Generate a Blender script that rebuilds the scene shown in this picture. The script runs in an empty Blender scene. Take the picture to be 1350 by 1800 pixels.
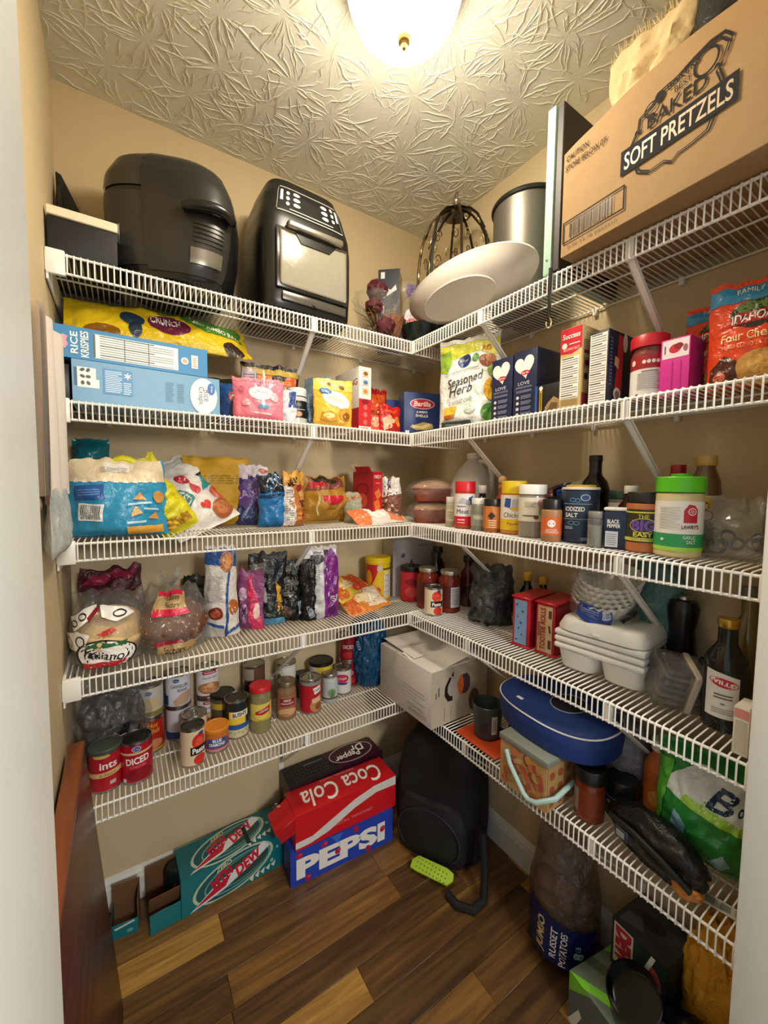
import bpy, bmesh, math, random
from mathutils import Vector, Matrix, noise
random.seed(7)
SC = bpy.context.scene
COL = SC.collection
R = math.radians

# ------------------------------------------------------------------ camera
cam_d = bpy.data.cameras.new('camera'); cam = bpy.data.objects.new('camera', cam_d); COL.objects.link(cam)
cam_d.sensor_fit = 'HORIZONTAL'; cam_d.sensor_width = 36.0
cam_d.lens = 711.8 / 1350 * 36.0
cam_d.clip_start = .004
def look(yaw, pitch, roll):
    y, p, r = R(yaw), R(pitch), R(roll)
    F = Vector((math.cos(p)*math.cos(y), math.cos(p)*math.sin(y), math.sin(p)))
    Rt = Vector((math.sin(y), -math.cos(y), 0)); U = Rt.cross(F)
    R2 = Rt*math.cos(r) + U*math.sin(r); U2 = U*math.cos(r) - Rt*math.sin(r)
    return Matrix((R2, U2, -F)).transposed()
EYE = Vector((-1.1734, -1.4742, 1.3543))
cam.matrix_world = Matrix.Translation(EYE) @ look(56.9045, -3.8225, .5945).to_4x4()
SC.camera = cam

# ------------------------------------------------------------------ world (light of the hall behind the doorway), exposure
w = bpy.data.worlds.new('world'); SC.world = w; w.use_nodes = True
w.node_tree.nodes['Background'].inputs['Color'].default_value = (.92, .98, 1.0, 1)
w.node_tree.nodes['Background'].inputs['Strength'].default_value = .34
SC.view_settings.view_transform = 'Standard'; SC.view_settings.look = 'None'
SC.view_settings.gamma = 1.0; SC.view_settings.use_curve_mapping = False
SC.view_settings.exposure = .98
SC.cycles.use_denoising = True
SC.cycles.max_bounces = 8; SC.cycles.transparent_max_bounces = 16
SC.cycles.caustics_reflective = False; SC.cycles.caustics_refractive = False
# lamp of the hall, two metres behind the doorway
hl = bpy.data.lights.new('hall_lamp', 'AREA'); hl.shape = 'DISK'; hl.size = .45; hl.energy = 21; hl.color = (1.0, .96, .9)
hall = bpy.data.objects.new('hall_lamp', hl); COL.objects.link(hall); hall.location = (-.78, -3.3, 2.15)
hall.rotation_euler = (Vector((-.45, 0, .9)) - Vector(hall.location)).to_track_quat('-Z', 'Y').to_euler()
LAMP = 58.0          # emission of the ceiling lamp's glass bowl

# ------------------------------------------------------------------ materials
def lin(h, k=1.0):
    h = h.lstrip('#'); o = []
    for i in (0, 2, 4):
        c = int(h[i:i+2], 16) / 255
        o.append(min(1, (c/12.92 if c <= .04045 else ((c+.055)/1.055)**2.4) * k))
    return (*o, 1)
MATS = {}
def nd(nt, t, **kw):
    n = nt.nodes.new(t)
    for k, v in kw.items():
        if k in n.inputs: n.inputs[k].default_value = v
        else: setattr(n, k, v)
    return n
def M(hexc, rough=.45, metal=0.0, kind='p', bump=0.0, scale=60.0, var=.06, emit=0, alpha=.25):
    key = (hexc, rough, metal, kind, bump, scale, var, emit, alpha)
    if key in MATS: return MATS[key]
    m = bpy.data.materials.new('%s_%s' % ({'p': 'paint', 'f': 'film', 'c': 'clear', 'g': 'glass', 'w': 'weave'}[kind], hexc.lstrip('#')))
    m.use_nodes = True; nt = m.node_tree; L = nt.links.new
    b = nt.nodes['Principled BSDF']; out = nt.nodes['Material Output']
    tc = nd(nt, 'ShaderNodeTexCoord')
    if kind in 'pfw':
        nz = nd(nt, 'ShaderNodeTexNoise', Scale=scale, Detail=3.0)
        L(tc.outputs['Object'], nz.inputs['Vector'])
        mx = nd(nt, 'ShaderNodeMix', data_type='RGBA')
        mx.inputs[6].default_value = lin(hexc, 1-var); mx.inputs[7].default_value = lin(hexc, 1+var)
        L(nz.outputs['Fac'], mx.inputs[0]); L(mx.outputs[2], b.inputs['Base Color'])
        b.inputs['Roughness'].default_value = rough; b.inputs['Metallic'].default_value = metal
        if kind == 'f' or bump:
            n2 = nd(nt, 'ShaderNodeTexNoise', Scale=(scale if kind == 'p' else 26.0), Detail=4.0, Roughness=.55, Distortion=(0.0 if kind == 'p' else 1.4))
            L(tc.outputs['Object'], n2.inputs['Vector'])
            bp = nd(nt, 'ShaderNodeBump', Strength=bump or .5, Distance=(.004 if kind == 'p' else .009))
            L(n2.outputs['Fac'], bp.inputs['Height']); L(bp.outputs['Normal'], b.inputs['Normal'])
        if kind == 'w':
            wv = nd(nt, 'ShaderNodeTexWave', Scale=220.0); wv.wave_type = 'BANDS'; wv.bands_direction = 'Z'
            L(tc.outputs['Object'], wv.inputs['Vector'])
            bp = nd(nt, 'ShaderNodeBump', Strength=.4, Distance=.001)
            L(wv.outputs['Fac'], bp.inputs['Height']); L(bp.outputs['Normal'], b.inputs['Normal'])
    else:
        tr = nd(nt, 'ShaderNodeBsdfTransparent'); tr.inputs['Color'].default_value = lin(hexc)
        gl = nd(nt, 'ShaderNodeBsdfGlossy', Roughness=rough)
        gl.inputs['Color'].default_value = (1, 1, 1, 1)
        df = nd(nt, 'ShaderNodeBsdfDiffuse'); df.inputs['Color'].default_value = lin(hexc)
        m1 = nd(nt, 'ShaderNodeMixShader'); m1.inputs[0].default_value = alpha
        L(tr.outputs[0], m1.inputs[1]); L(df.outputs[0], m1.inputs[2])
        fr = nd(nt, 'ShaderNodeLayerWeight', Blend=.5); pw = nd(nt, 'ShaderNodeMath', operation='POWER'); pw.inputs[1].default_value = 3.0
        ma = nd(nt, 'ShaderNodeMath', operation='MULTIPLY_ADD'); ma.inputs[1].default_value = .55; ma.inputs[2].default_value = .06
        L(fr.outputs['Facing'], pw.inputs[0]); L(pw.outputs[0], ma.inputs[0])
        m2 = nd(nt, 'ShaderNodeMixShader')
        L(ma.outputs[0], m2.inputs[0]); L(m1.outputs[0], m2.inputs[1]); L(gl.outputs[0], m2.inputs[2])
        if kind == 'c':
            n2 = nd(nt, 'ShaderNodeTexNoise', Scale=30.0, Detail=4.0, Roughness=.6, Distortion=1.6)
            L(tc.outputs['Object'], n2.inputs['Vector'])
            bp = nd(nt, 'ShaderNodeBump', Strength=1.0, Distance=.012)
            L(n2.outputs['Fac'], bp.inputs['Height'])
            L(bp.outputs['Normal'], gl.inputs['Normal']); L(bp.outputs['Normal'], fr.inputs['Normal'])
        L(m2.outputs[0], out.inputs['Surface'])
    if emit:
        b.inputs['Emission Color'].default_value = lin(hexc); b.inputs['Emission Strength'].default_value = emit
    MATS[key] = m; return m
STEEL = M('#b9b9b4', .28, 1.0); DSTEEL = M('#5d5b57', .35, .9); WIRE = M('#ece9e2', .38)
CLEAR = M('#f4f4f2', .07, 0, 'c', alpha=.06); GLASS = M('#e8ece8', .05, 0, 'g', alpha=.12)
def FOIL(h, r=.27, b=.7): return M(h, r, 0, 'f', b)

# ------------------------------------------------------------------ mesh building
class MB:
    def __init__(s): s.v = []; s.f = []; s.fm = []; s.mats = []
    def mi(s, m):
        if isinstance(m, str): m = M(m)
        if m not in s.mats: s.mats.append(m)
        return s.mats.index(m)
    def add(s, vs, fs, m):
        n = len(s.v); i = s.mi(m)
        s.v += [tuple(p) for p in vs]
        for f in fs: s.f.append(tuple(n+k for k in f)); s.fm.append(i)
    def bm(s, b, m, T=None):
        b.verts.index_update()
        s.add([(T @ v.co if T else v.co.copy()) for v in b.verts], [[v.index for v in f.verts] for f in b.faces], m); b.free()
    def box(s, a, c, m, bev=.0012, seg=1, T=None):
        b = bmesh.new(); bmesh.ops.create_cube(b, size=1)
        for v in b.verts: v.co = Vector([(a[i]+c[i])/2 + v.co[i]*(c[i]-a[i]) for i in range(3)])
        if bev: bmesh.ops.bevel(b, geom=b.edges[:], offset=bev, segments=seg, affect='EDGES', profile=.5)
        s.bm(b, m, T)
    def lathe(s, prof, m, seg=28, T=None, flute=0, nf=0):
        vs = []; fs = []; idx = []
        for r, z in prof:
            if r < 1e-6: idx.append([len(vs)]); vs.append(Vector((0, 0, z)))
            else:
                idx.append(list(range(len(vs), len(vs)+seg)))
                for k in range(seg):
                    a = 2*math.pi*k/seg; rr = r*(1+flute*math.cos(nf*a)) if nf else r
                    vs.append(Vector((rr*math.sin(a), -rr*math.cos(a), z)))
        for p, q in zip(idx, idx[1:]):
            for k in range(seg):
                k2 = (k+1) % seg
                if len(p) == 1 and len(q) == 1: continue
                if len(p) == 1: fs.append((p[0], q[k], q[k2])[::-1])
                elif len(q) == 1: fs.append((p[k], p[k2], q[0]))
                else: fs.append((p[k], p[k2], q[k2], q[k]))
        if T: vs = [T @ v for v in vs]
        s.add(vs, fs, m)
    def tube(s, pts, r, m, seg=6, closed=False):
        pts = [Vector(p) for p in pts]; n = len(pts); vs = []; fs = []
        rr = r if isinstance(r, (list, tuple)) else [r]*n
        prev = None
        for i, p in enumerate(pts):
            t = (pts[(i+1) % n] - pts[i-1]) if closed else (pts[min(i+1, n-1)] - pts[max(i-1, 0)])
            t = t.normalized() if t.length > 1e-9 else Vector((0, 0, 1))
            if prev is None:
                a = Vector((0, 0, 1)) if abs(t.z) < .9 else Vector((1, 0, 0)); u = t.cross(a).normalized()
            else:
                u = prev - t*prev.dot(t); u = u.normalized() if u.length > 1e-9 else t.orthogonal().normalized()
            prev = u; w_ = t.cross(u)
            for k in range(seg):
                a = 2*math.pi*k/seg; vs.append(p + (u*math.cos(a) + w_*math.sin(a))*rr[i])
        for i in range(n if closed else n-1):
            for k in range(seg):
                a, b = i*seg+k, i*seg+(k+1) % seg; j = ((i+1) % n)*seg
                fs.append((a, b, j+(k+1) % seg, j+k))
        if not closed: fs += [tuple(range(seg))[::-1], tuple(range((n-1)*seg, n*seg))]
        s.add(vs, fs, m)
    def prism(s, poly, y0, y1, m, T=None, bev=0):
        """outline in x,z extruded along y"""
        b = bmesh.new()
        f = b.faces.new([b.verts.new((p[0], y0, p[1])) for p in poly])
        g = bmesh.ops.extrude_face_region(b, geom=[f])
        for v in g['geom']:
            if isinstance(v, bmesh.types.BMVert): v.co.y = y1
        bmesh.ops.recalc_face_normals(b, faces=b.faces[:])
        if bev: bmesh.ops.bevel(b, geom=b.edges[:], offset=bev, segments=2, affect='EDGES', profile=.5)
        s.bm(b, m, T)
    def build(s, name, parent=None, loc=None, rz=0, rot=None, sharp=38):
        me = bpy.data.meshes.new(name); me.from_pydata(s.v, [], s.f)
        for m in s.mats: me.materials.append(m)
        me.polygons.foreach_set('material_index', s.fm)
        me.polygons.foreach_set('use_smooth', [True]*len(s.f)); me.set_sharp_from_angle(angle=R(sharp)); me.update()
        o = bpy.data.objects.new(name, me); COL.objects.link(o)
        if parent: o.parent = parent
        if loc is not None: o.location = loc
        if rot: o.rotation_euler = [R(a) for a in rot]
        elif rz: o.rotation_euler.z = R(rz)
        return o
def tag(o, label, cat=None, group=None, kind=None):
    o['label'] = label
    if cat: o['category'] = cat
    if group: o['group'] = group
    if kind: o['kind'] = kind
    return o
def thing(name, label, cat, loc, rz=0, group=None, rot=None):
    o = bpy.data.objects.new(name, None); COL.objects.link(o); o.empty_display_size = .02
    o.location = loc; o.rotation_euler = rot.to_euler() if isinstance(rot, Matrix) else [R(a) for a in rot] if rot else (0, 0, R(rz))
    return tag(o, label, cat, group)
def RX(a): return Matrix.Rotation(R(a), 3, 'X')
def RY(a): return Matrix.Rotation(R(a), 3, 'Y')
def RZ(a): return Matrix.Rotation(R(a), 3, 'Z')
def facing(x, y): return math.degrees(math.atan2(EYE.x-x, y-EYE.y))   # turned to someone in the doorway

# ------------------------------------------------------------------ print on surfaces (centimetres)
TXT = {}
def text2d(body, bold=0.0, shear=0.0):
    k = (body, bold, shear)
    if k not in TXT:
        c = bpy.data.curves.new('lettering', 'FONT'); c.body = body; c.resolution_u = 3; c.offset = bold; c.shear = shear
        o = bpy.data.objects.new('lettering', c); me = o.to_mesh()
        v = [(p.co.x, p.co.y) for p in me.vertices]; f = [tuple(p.vertices) for p in me.polygons]
        o.to_mesh_clear(); bpy.data.objects.remove(o); bpy.data.curves.remove(c)
        x0 = min(p[0] for p in v); x1 = max(p[0] for p in v); y0 = min(p[1] for p in v); y1 = max(p[1] for p in v)
        TXT[k] = ([((x-(x0+x1)/2)/(x1-x0), (y-(y0+y1)/2)/(y1-y0)) for x, y in v], f)
    return TXT[k]
def fine(vs, fs, mx):
    b = bmesh.new(); bv = [b.verts.new((x, y, 0)) for x, y in vs]
    for f in fs:
        try: b.faces.new([bv[i] for i in f])
        except ValueError: pass
    bmesh.ops.triangulate(b, faces=b.faces[:])
    for _ in range(5):
        e = [e for e in b.edges if e.calc_length() > mx]
        if not e: break
        bmesh.ops.subdivide_edges(b, edges=e, cuts=1)
        bmesh.ops.triangulate(b, faces=[f for f in b.faces if len(f.verts) > 3])
    b.verts.index_update()
    r = ([(v.co.x, v.co.y) for v in b.verts], [tuple(v.index for v in f.verts) for f in b.faces]); b.free(); return r
def grid(s0, t0, s1, t1, cell):
    nu = max(1, int(math.ceil(abs(s1-s0)/cell))); nv = max(1, int(math.ceil(abs(t1-t0)/cell)))
    vs = [(s0+(s1-s0)*i/nu, t0+(t1-t0)*j/nv) for j in range(nv+1) for i in range(nu+1)]
    fs = [(j*(nu+1)+i, j*(nu+1)+i+1, (j+1)*(nu+1)+i+1, (j+1)*(nu+1)+i) for j in range(nv) for i in range(nu)]
    return vs, fs
def rotp(vs, s, t, a):
    c, d = math.cos(R(a)), math.sin(R(a)); return [(s+x*c-y*d, t+x*d+y*c) for x, y in vs]
HEART = [(math.sin(a)**3*.5, (13*math.cos(a)-5*math.cos(2*a)-2*math.cos(3*a)-math.cos(4*a))/29) for a in [2*math.pi*i/28 for i in range(28)]]
def deco(mb, surf, ops, curved=False, base=.0003, step=.00012, film=False):
    """ops: r rect, e ellipse, t text, p polygon, l print lines, n nutrition panel, b barcode, h heart, k ring"""
    cell = .55 if curved else 99; rnd = random.Random(len(ops))
    def put(vs, fs, col, o): mb.add([surf(x, y, o) for x, y in vs], fs, (FOIL(col) if film else M(col, .4)) if isinstance(col, str) else col)
    for i, op in enumerate(ops):
        o = base + step*i; k = op[0]
        if k == 'r': put(*grid(op[1], op[2], op[3], op[4], cell), op[5], o)
        elif k == 'rr':
            vs, fs = grid(-op[3]/2, -op[4]/2, op[3]/2, op[4]/2, cell); put(rotp(vs, op[1], op[2], op[6]), fs, op[5], o)
        elif k in 'eh':
            s, t, a, b, col = op[1:6]; rot = op[6] if len(op) > 6 else 0
            ring = [(math.cos(2*math.pi*j/26), math.sin(2*math.pi*j/26)) for j in range(26)] if k == 'e' else [(x*2, y*2) for x, y in HEART]
            n = len(ring); nr = max(1, int(max(a, b)/.7)) if curved else 1
            vs = [(0, 0)] + [(x*a*q/nr, y*b*q/nr) for q in range(1, nr+1) for x, y in ring]
            fs = [(0, 1+j, 1+(j+1) % n) for j in range(n)]
            for q in range(nr-1): fs += [(1+q*n+j, 1+(q+1)*n+j, 1+(q+1)*n+(j+1) % n, 1+q*n+(j+1) % n) for j in range(n)]
            put(rotp(vs, s, t, rot), fs, col, o)
        elif k == 'k':
            s, t, a, b, wd, col = op[1:7]; rot = op[7] if len(op) > 7 else 0; n = 32
            vs = [((a-q*wd)*math.cos(2*math.pi*j/n), (b-q*wd)*math.sin(2*math.pi*j/n)) for q in (0, 1) for j in range(n)]
            put(rotp(vs, s, t, rot), [(j, (j+1) % n, n+(j+1) % n, n+j) for j in range(n)], col, o)
        elif k == 't':
            body, s, t, wd, h, col = op[1:7]; rot, sh, bo = (list(op[7:])+[0, 0, 0])[:3]
            vs, fs = text2d(body, bo, sh); vs = [(x*wd, y*h) for x, y in vs]
            if curved: vs, fs = fine(vs, fs, .7)
            put(rotp(vs, s, t, rot), fs, col, o)
        elif k == 'p':
            vs, fs = fine(op[1], [tuple(range(len(op[1])))], .7 if curved else 99); put(vs, fs, op[2], o)
        elif k == 'l':
            s, t, wd, h, n, col = op[1:7]; rot = op[7] if len(op) > 7 else 0
            for j in range(n):
                y = h/2 - h*(j+.5)/n; x1 = wd/2*(1 - .5*rnd.random()*(j % 3 == 2))
                vs, fs = grid(-wd/2, y-h/n*.22, x1, y+h/n*.22, cell); put(rotp(vs, s, t, rot), fs, col, o)
        elif k == 'n':
            s, t, wd, h = op[1:5]; rot = op[5] if len(op) > 5 else 0
            vs, fs = grid(-wd/2, -h/2, wd/2, h/2, cell); put(rotp(vs, s, t, rot), fs, '#f1efe8', o)
            n = max(4, int(h/.55))
            for j in range(n):
                y = h/2 - h*(j+.5)/n; th = h/n*(.28 if j % 4 else .4)
                vs, fs = grid(-wd*.44, y-th/2, wd*(.44 if j % 4 else .2), y+th/2, cell); put(rotp(vs, s, t, rot), fs, '#6c6a66' if j % 4 else '#2a2826', o+.0002)
        elif k == 'b':
            s, t, wd, h = op[1:5]; rot = op[5] if len(op) > 5 else 0; col = op[6] if len(op) > 6 else '#2a2622'
            x = -wd/2
            while x < wd/2:
                bw = rnd.choice((.02, .03, .05))*wd
                vs, fs = grid(x, -h/2, min(x+bw*.6, wd/2), h/2, cell); put(rotp(vs, s, t, rot), fs, col, o); x += bw*1.15
def plane_surf(org, ex, ey):
    org, ex, ey = Vector(org), Vector(ex), Vector(ey); n = ex.cross(ey)
    return lambda s, t, o: org + ex*(s/100) + ey*(t/100) + n*o
def cyl_surf(rf):
    def f(s, t, o):
        r = rf(t/100) if callable(rf) else rf
        a = s/100/r; return Vector(((r+o)*math.sin(a), -(r+o)*math.cos(a), t/100))
    return f

# ================================================================== the pantry
W, YF, CH = 1.300, -1.272, 2.44                 # side wall at x=-W, door wall at y=YF, ceiling height
def struct(mb, name, label, **k): return tag(mb.build(name, **k), label, kind='structure')
WALL = M('#cdb993', .75, 0, 'p', .12, 90, .03)
def wallbox(name, a, c, label, m=WALL):
    b = MB(); b.box(a, c, m, 0); return struct(b, name, label)
wallbox('wall_left', (-W-.1, 0, 0), (.1, .1, CH), 'cream painted wall behind the left run of shelves')
wallbox('wall_right', (0, YF-.12, 0), (.1, 0, CH), 'cream painted wall behind the right run of shelves')
wallbox('wall_side', (-W-.1, YF-.12, 0), (-W, 0, CH), 'narrow cream side wall by the left door jamb')
wallbox('wall_front', (-W, YF-.12, 0), (-1.222, YF, CH), 'sliver of cream wall left of the doorway')
wallbox('wall_front', (-.296, YF-.12, 0), (0, YF, CH), 'cream wall right of the doorway')
wallbox('wall_front', (-1.222, YF-.12, 2.06), (-.296, YF, CH), 'cream wall above the doorway')
JAMB = M('#eeeee6', .42, 0, 'p', .05, 40, .02)
def jamb(name, x0, x1, label, stop):
    b = MB(); b.box((x0, YF-.128, 0), (x1, YF+.004, 2.045), JAMB, .003, 2); o = struct(b, name, label)
    b = MB(); b.box((min(stop, x0 if stop > x0 else x1), YF-.055, 0), (max(stop, x1 if stop < x1 else x0), YF-.02, 2.04), JAMB, .002); return o
jamb('trim_1', -1.222, -1.1995, 'off-white painted left door jamb', -1.19)
jamb('trim_2', -.318, -.296, 'off-white painted right door jamb', -.33)
b = MB(); b.box((-1.222, YF-.128, 2.045), (-.296, YF+.004, 2.066), JAMB, .003, 2); struct(b, 'trim_3', 'off-white painted head of the door frame')

# ceiling with stomped plaster stars
CEIL = M('#e4e2d4', .8, 0, 'p', .18, 120, .03)
b = MB(); b.box((-W-.1, YF-.12, CH), (.1, .1, CH+.08), CEIL, 0)
ceil = struct(b, 'ceiling', 'off-white ceiling with stomped plaster star texture')
b = MB(); rnd = random.Random(3); stars = []
for _ in range(4000):
    p = (rnd.uniform(-W-.02, .02), rnd.uniform(YF, .02))
    if all((p[0]-q[0])**2+(p[1]-q[1])**2 > .112**2 for q in stars): stars.append(p)
for sx, sy in stars:
    n = rnd.randint(19, 27); a0 = rnd.random()*6
    for k in range(n):
        a = a0 + 2*math.pi*(k+rnd.uniform(-.8, .8))/n; r0 = rnd.uniform(.006, .045); ln = rnd.uniform(.03, .12)
        np_ = 6; pts = []; cu = rnd.uniform(-16, 16); j = 0
        for i in range(np_):
            q = i/(np_-1); rr = r0+ln*q; aa = a + cu*(ln*q)**1.0*.35 + rnd.uniform(-.07, .07)
            pts.append(Vector((sx+rr*math.cos(aa), sy+rr*math.sin(aa), CH)))
        wd = rnd.uniform(.0013, .0023); hh = rnd.uniform(.001, .0022)
        vs = []; fs = []
        for i, p in enumerate(pts):
            t = (pts[min(i+1, np_-1)]-pts[max(i-1, 0)]).normalized(); s_ = Vector((-t.y, t.x, 0))
            e = .35 if i in (0, np_-1) else rnd.uniform(.75, 1.15)
            vs += [p+s_*wd*e, p+s_*wd*e*.45-Vector((0, 0, hh*e)), p-s_*wd*e*.45-Vector((0, 0, hh*e)), p-s_*wd*e]
        for i in range(np_-1):
            for c in range(3): fs.append((i*4+c, i*4+c+1, i*4+c+5, i*4+c+4))
        if all(-W+.002 < p.x < -.002 and YF+.002 < p.y < -.002 for p in pts): b.add(vs, fs, CEIL)
o = b.build('plaster_ridges', ceil, sharp=80); o['kind'] = 'stuff'

# plank floor
def wood(c1, c2, c3, rough=.38, ax=0):
    m = bpy.data.materials.new('wood_grain'); m.use_nodes = True; nt = m.node_tree; L = nt.links.new
    p = nt.nodes['Principled BSDF']; p.inputs['Roughness'].default_value = rough
    tc = nd(nt, 'ShaderNodeTexCoord'); mp = nd(nt, 'ShaderNodeMapping'); oi = nd(nt, 'ShaderNodeObjectInfo')
    sc = [38, 38, 38]; sc[ax] = 3.2; mp.inputs['Scale'].default_value = sc
    L(tc.outputs['Object'], mp.inputs['Vector'])
    mul = nd(nt, 'ShaderNodeMath', operation='MULTIPLY'); mul.inputs[1].default_value = 40; L(oi.outputs['Random'], mul.inputs[0])
    nz = nd(nt, 'ShaderNodeTexNoise', noise_dimensions='4D', Scale=1.0, Detail=5.0, Distortion=1.2, Roughness=.6)
    L(mp.outputs[0], nz.inputs['Vector']); L(mul.outputs[0], nz.inputs['W'])
    cr = nd(nt, 'ShaderNodeValToRGB'); e = cr.color_ramp.elements
    e[0].position = .3; e[0].color = lin(c1); e[1].position = .52; e[1].color = lin(c2)
    x = e.new(.72); x.color = lin(c3); L(nz.outputs['Fac'], cr.inputs[0])
    n2 = nd(nt, 'ShaderNodeTexNoise', noise_dimensions='4D', Scale=.45, Detail=2.0)
    L(mp.outputs[0], n2.inputs['Vector']); L(mul.outputs[0], n2.inputs['W'])
    c2_ = nd(nt, 'ShaderNodeValToRGB'); c2_.color_ramp.elements[0].position = .2; c2_.color_ramp.elements[0].color = (.12, .1, .09, 1)
    c2_.color_ramp.elements[1].position = .34; c2_.color_ramp.elements[1].color = (1, 1, 1, 1); L(n2.outputs['Fac'], c2_.inputs[0])
    mx = nd(nt, 'ShaderNodeMix', data_type='RGBA', blend_type='MULTIPLY'); mx.inputs[0].default_value = .8
    L(cr.outputs[0], mx.inputs[6]); L(c2_.outputs[0], mx.inputs[7]); L(mx.outputs[2], p.inputs['Base Color'])
    bp = nd(nt, 'ShaderNodeBump', Strength=.12, Distance=.002); L(nz.outputs['Fac'], bp.inputs['Height']); L(bp.outputs[0], p.inputs['Normal'])
    return m
PLANKS = [wood('#46301c', '#674827', '#80602f'), wood('#573c20', '#7d592d', '#977038'), wood('#85602c', '#ac823f', '#c19850'), wood('#936b30', '#ba8e47', '#cca45a'), wood('#3a2817', '#573d22', '#6d4d2a')]
b = MB(); b.box((-W-.1, -2.6, -.05), (.1, .1, -.009), M('#2c1c12', .8), 0)
floor = struct(b, 'floor', 'brown and honey wood plank floor')
rnd = random.Random(12); PW = .0905; y = -.0165 + PW; row = 0
pick = [0, 1, 2, 0, 1, 4, 3, 0, 2, 1, 0, 3, 4, 1, 0, 2, 1, 0, 3, 1, 0, 2]
while y > -1.75:
    x = -W + .006 - rnd.uniform(0, .4)
    while x < 0:
        ln = rnd.uniform(.45, .95); x0, x1 = max(x, -W), min(x+ln, -.001); yt = min(y, 0)
        if x1-x0 > .02 and yt-(y-PW) > .01:
            b = MB(); b.box((x0+.0004, y-PW+.0004, -.009), (x1-.0004, yt-.0004, 0), PLANKS[pick[(row*3+int(x*7)) % len(pick)] if rnd.random() < .75 else rnd.randint(0, 4)], .0008)
            b.build('plank', floor)
        x += ln
    y -= PW; row += 1

# baseboards
BASE = M('#e6e4dd', .4, 0, 'p', .03, 40, .02)
prof = [(0, 0), (.014, 0), (.014, .075), (.011, .082), (.0105, .09), (.006, .098), (.004, .106), (0, .107)]
def baseboard(name, p0, p1, inward, label):
    p0, p1, n = Vector(p0), Vector(p1), Vector(inward); k = len(prof)
    vs = [p + n*d + Vector((0, 0, z)) for p in (p0, p1) for d, z in prof]
    fs = [(i, (i+1) % k, k+(i+1) % k, k+i) for i in range(k)] + [tuple(range(k))[::-1], tuple(range(k, 2*k))]
    b = MB(); b.add(vs, fs, BASE); struct(b, name, label, sharp=20)
baseboard('baseboard_left', (-W, 0, 0), (0, 0, 0), (0, -1, 0), 'white baseboard along the left wall')
baseboard('baseboard_right', (0, 0, 0), (0, YF, 0), (-1, 0, 0), 'white baseboard along the right wall')
baseboard('baseboard_side', (-W, YF, 0), (-W, 0, 0), (1, 0, 0), 'white baseboard along the narrow side wall')

# ceiling lamp
lamp = thing('ceiling_lamp', 'round flush ceiling lamp with glowing white glass bowl and brass finial', 'lamp', (-.642, -.718, CH))
b = MB(); b.lathe([(0, 0), (.135, 0), (.138, -.012), (.13, -.03), (.116, -.036), (0, -.036)], M('#d9d4c6', .3), 48); b.build('ceiling_pan', lamp)
b = MB(); b.lathe([(.115, -.03), (.122, -.04), (.12, -.06)][::-1], M('#fff4e0', .3, emit=2.2), 48)
b.lathe([(.12, -.06), (.114, -.078), (.104, -.096), (.082, -.119)][::-1], M('#fff2da', .3, emit=LAMP*.46), 48)
b.lathe([(.082, -.119), (.05, -.137), (.012, -.144), (0, -.144)][::-1], M('#fff0d6', .31, emit=LAMP), 48)
o = b.build('glass_bowl', lamp); o['label'] = 'frosted white glass bowl, lit from inside'
b = MB(); b.lathe([(0, -.163), (.004, -.162), (.007, -.155), (.005, -.152), (.012, -.150), (.016, -.144), (.012, -.142), (0, -.142)], M('#b59a62', .3, .9), 20); b.build('finial', lamp)

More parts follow.
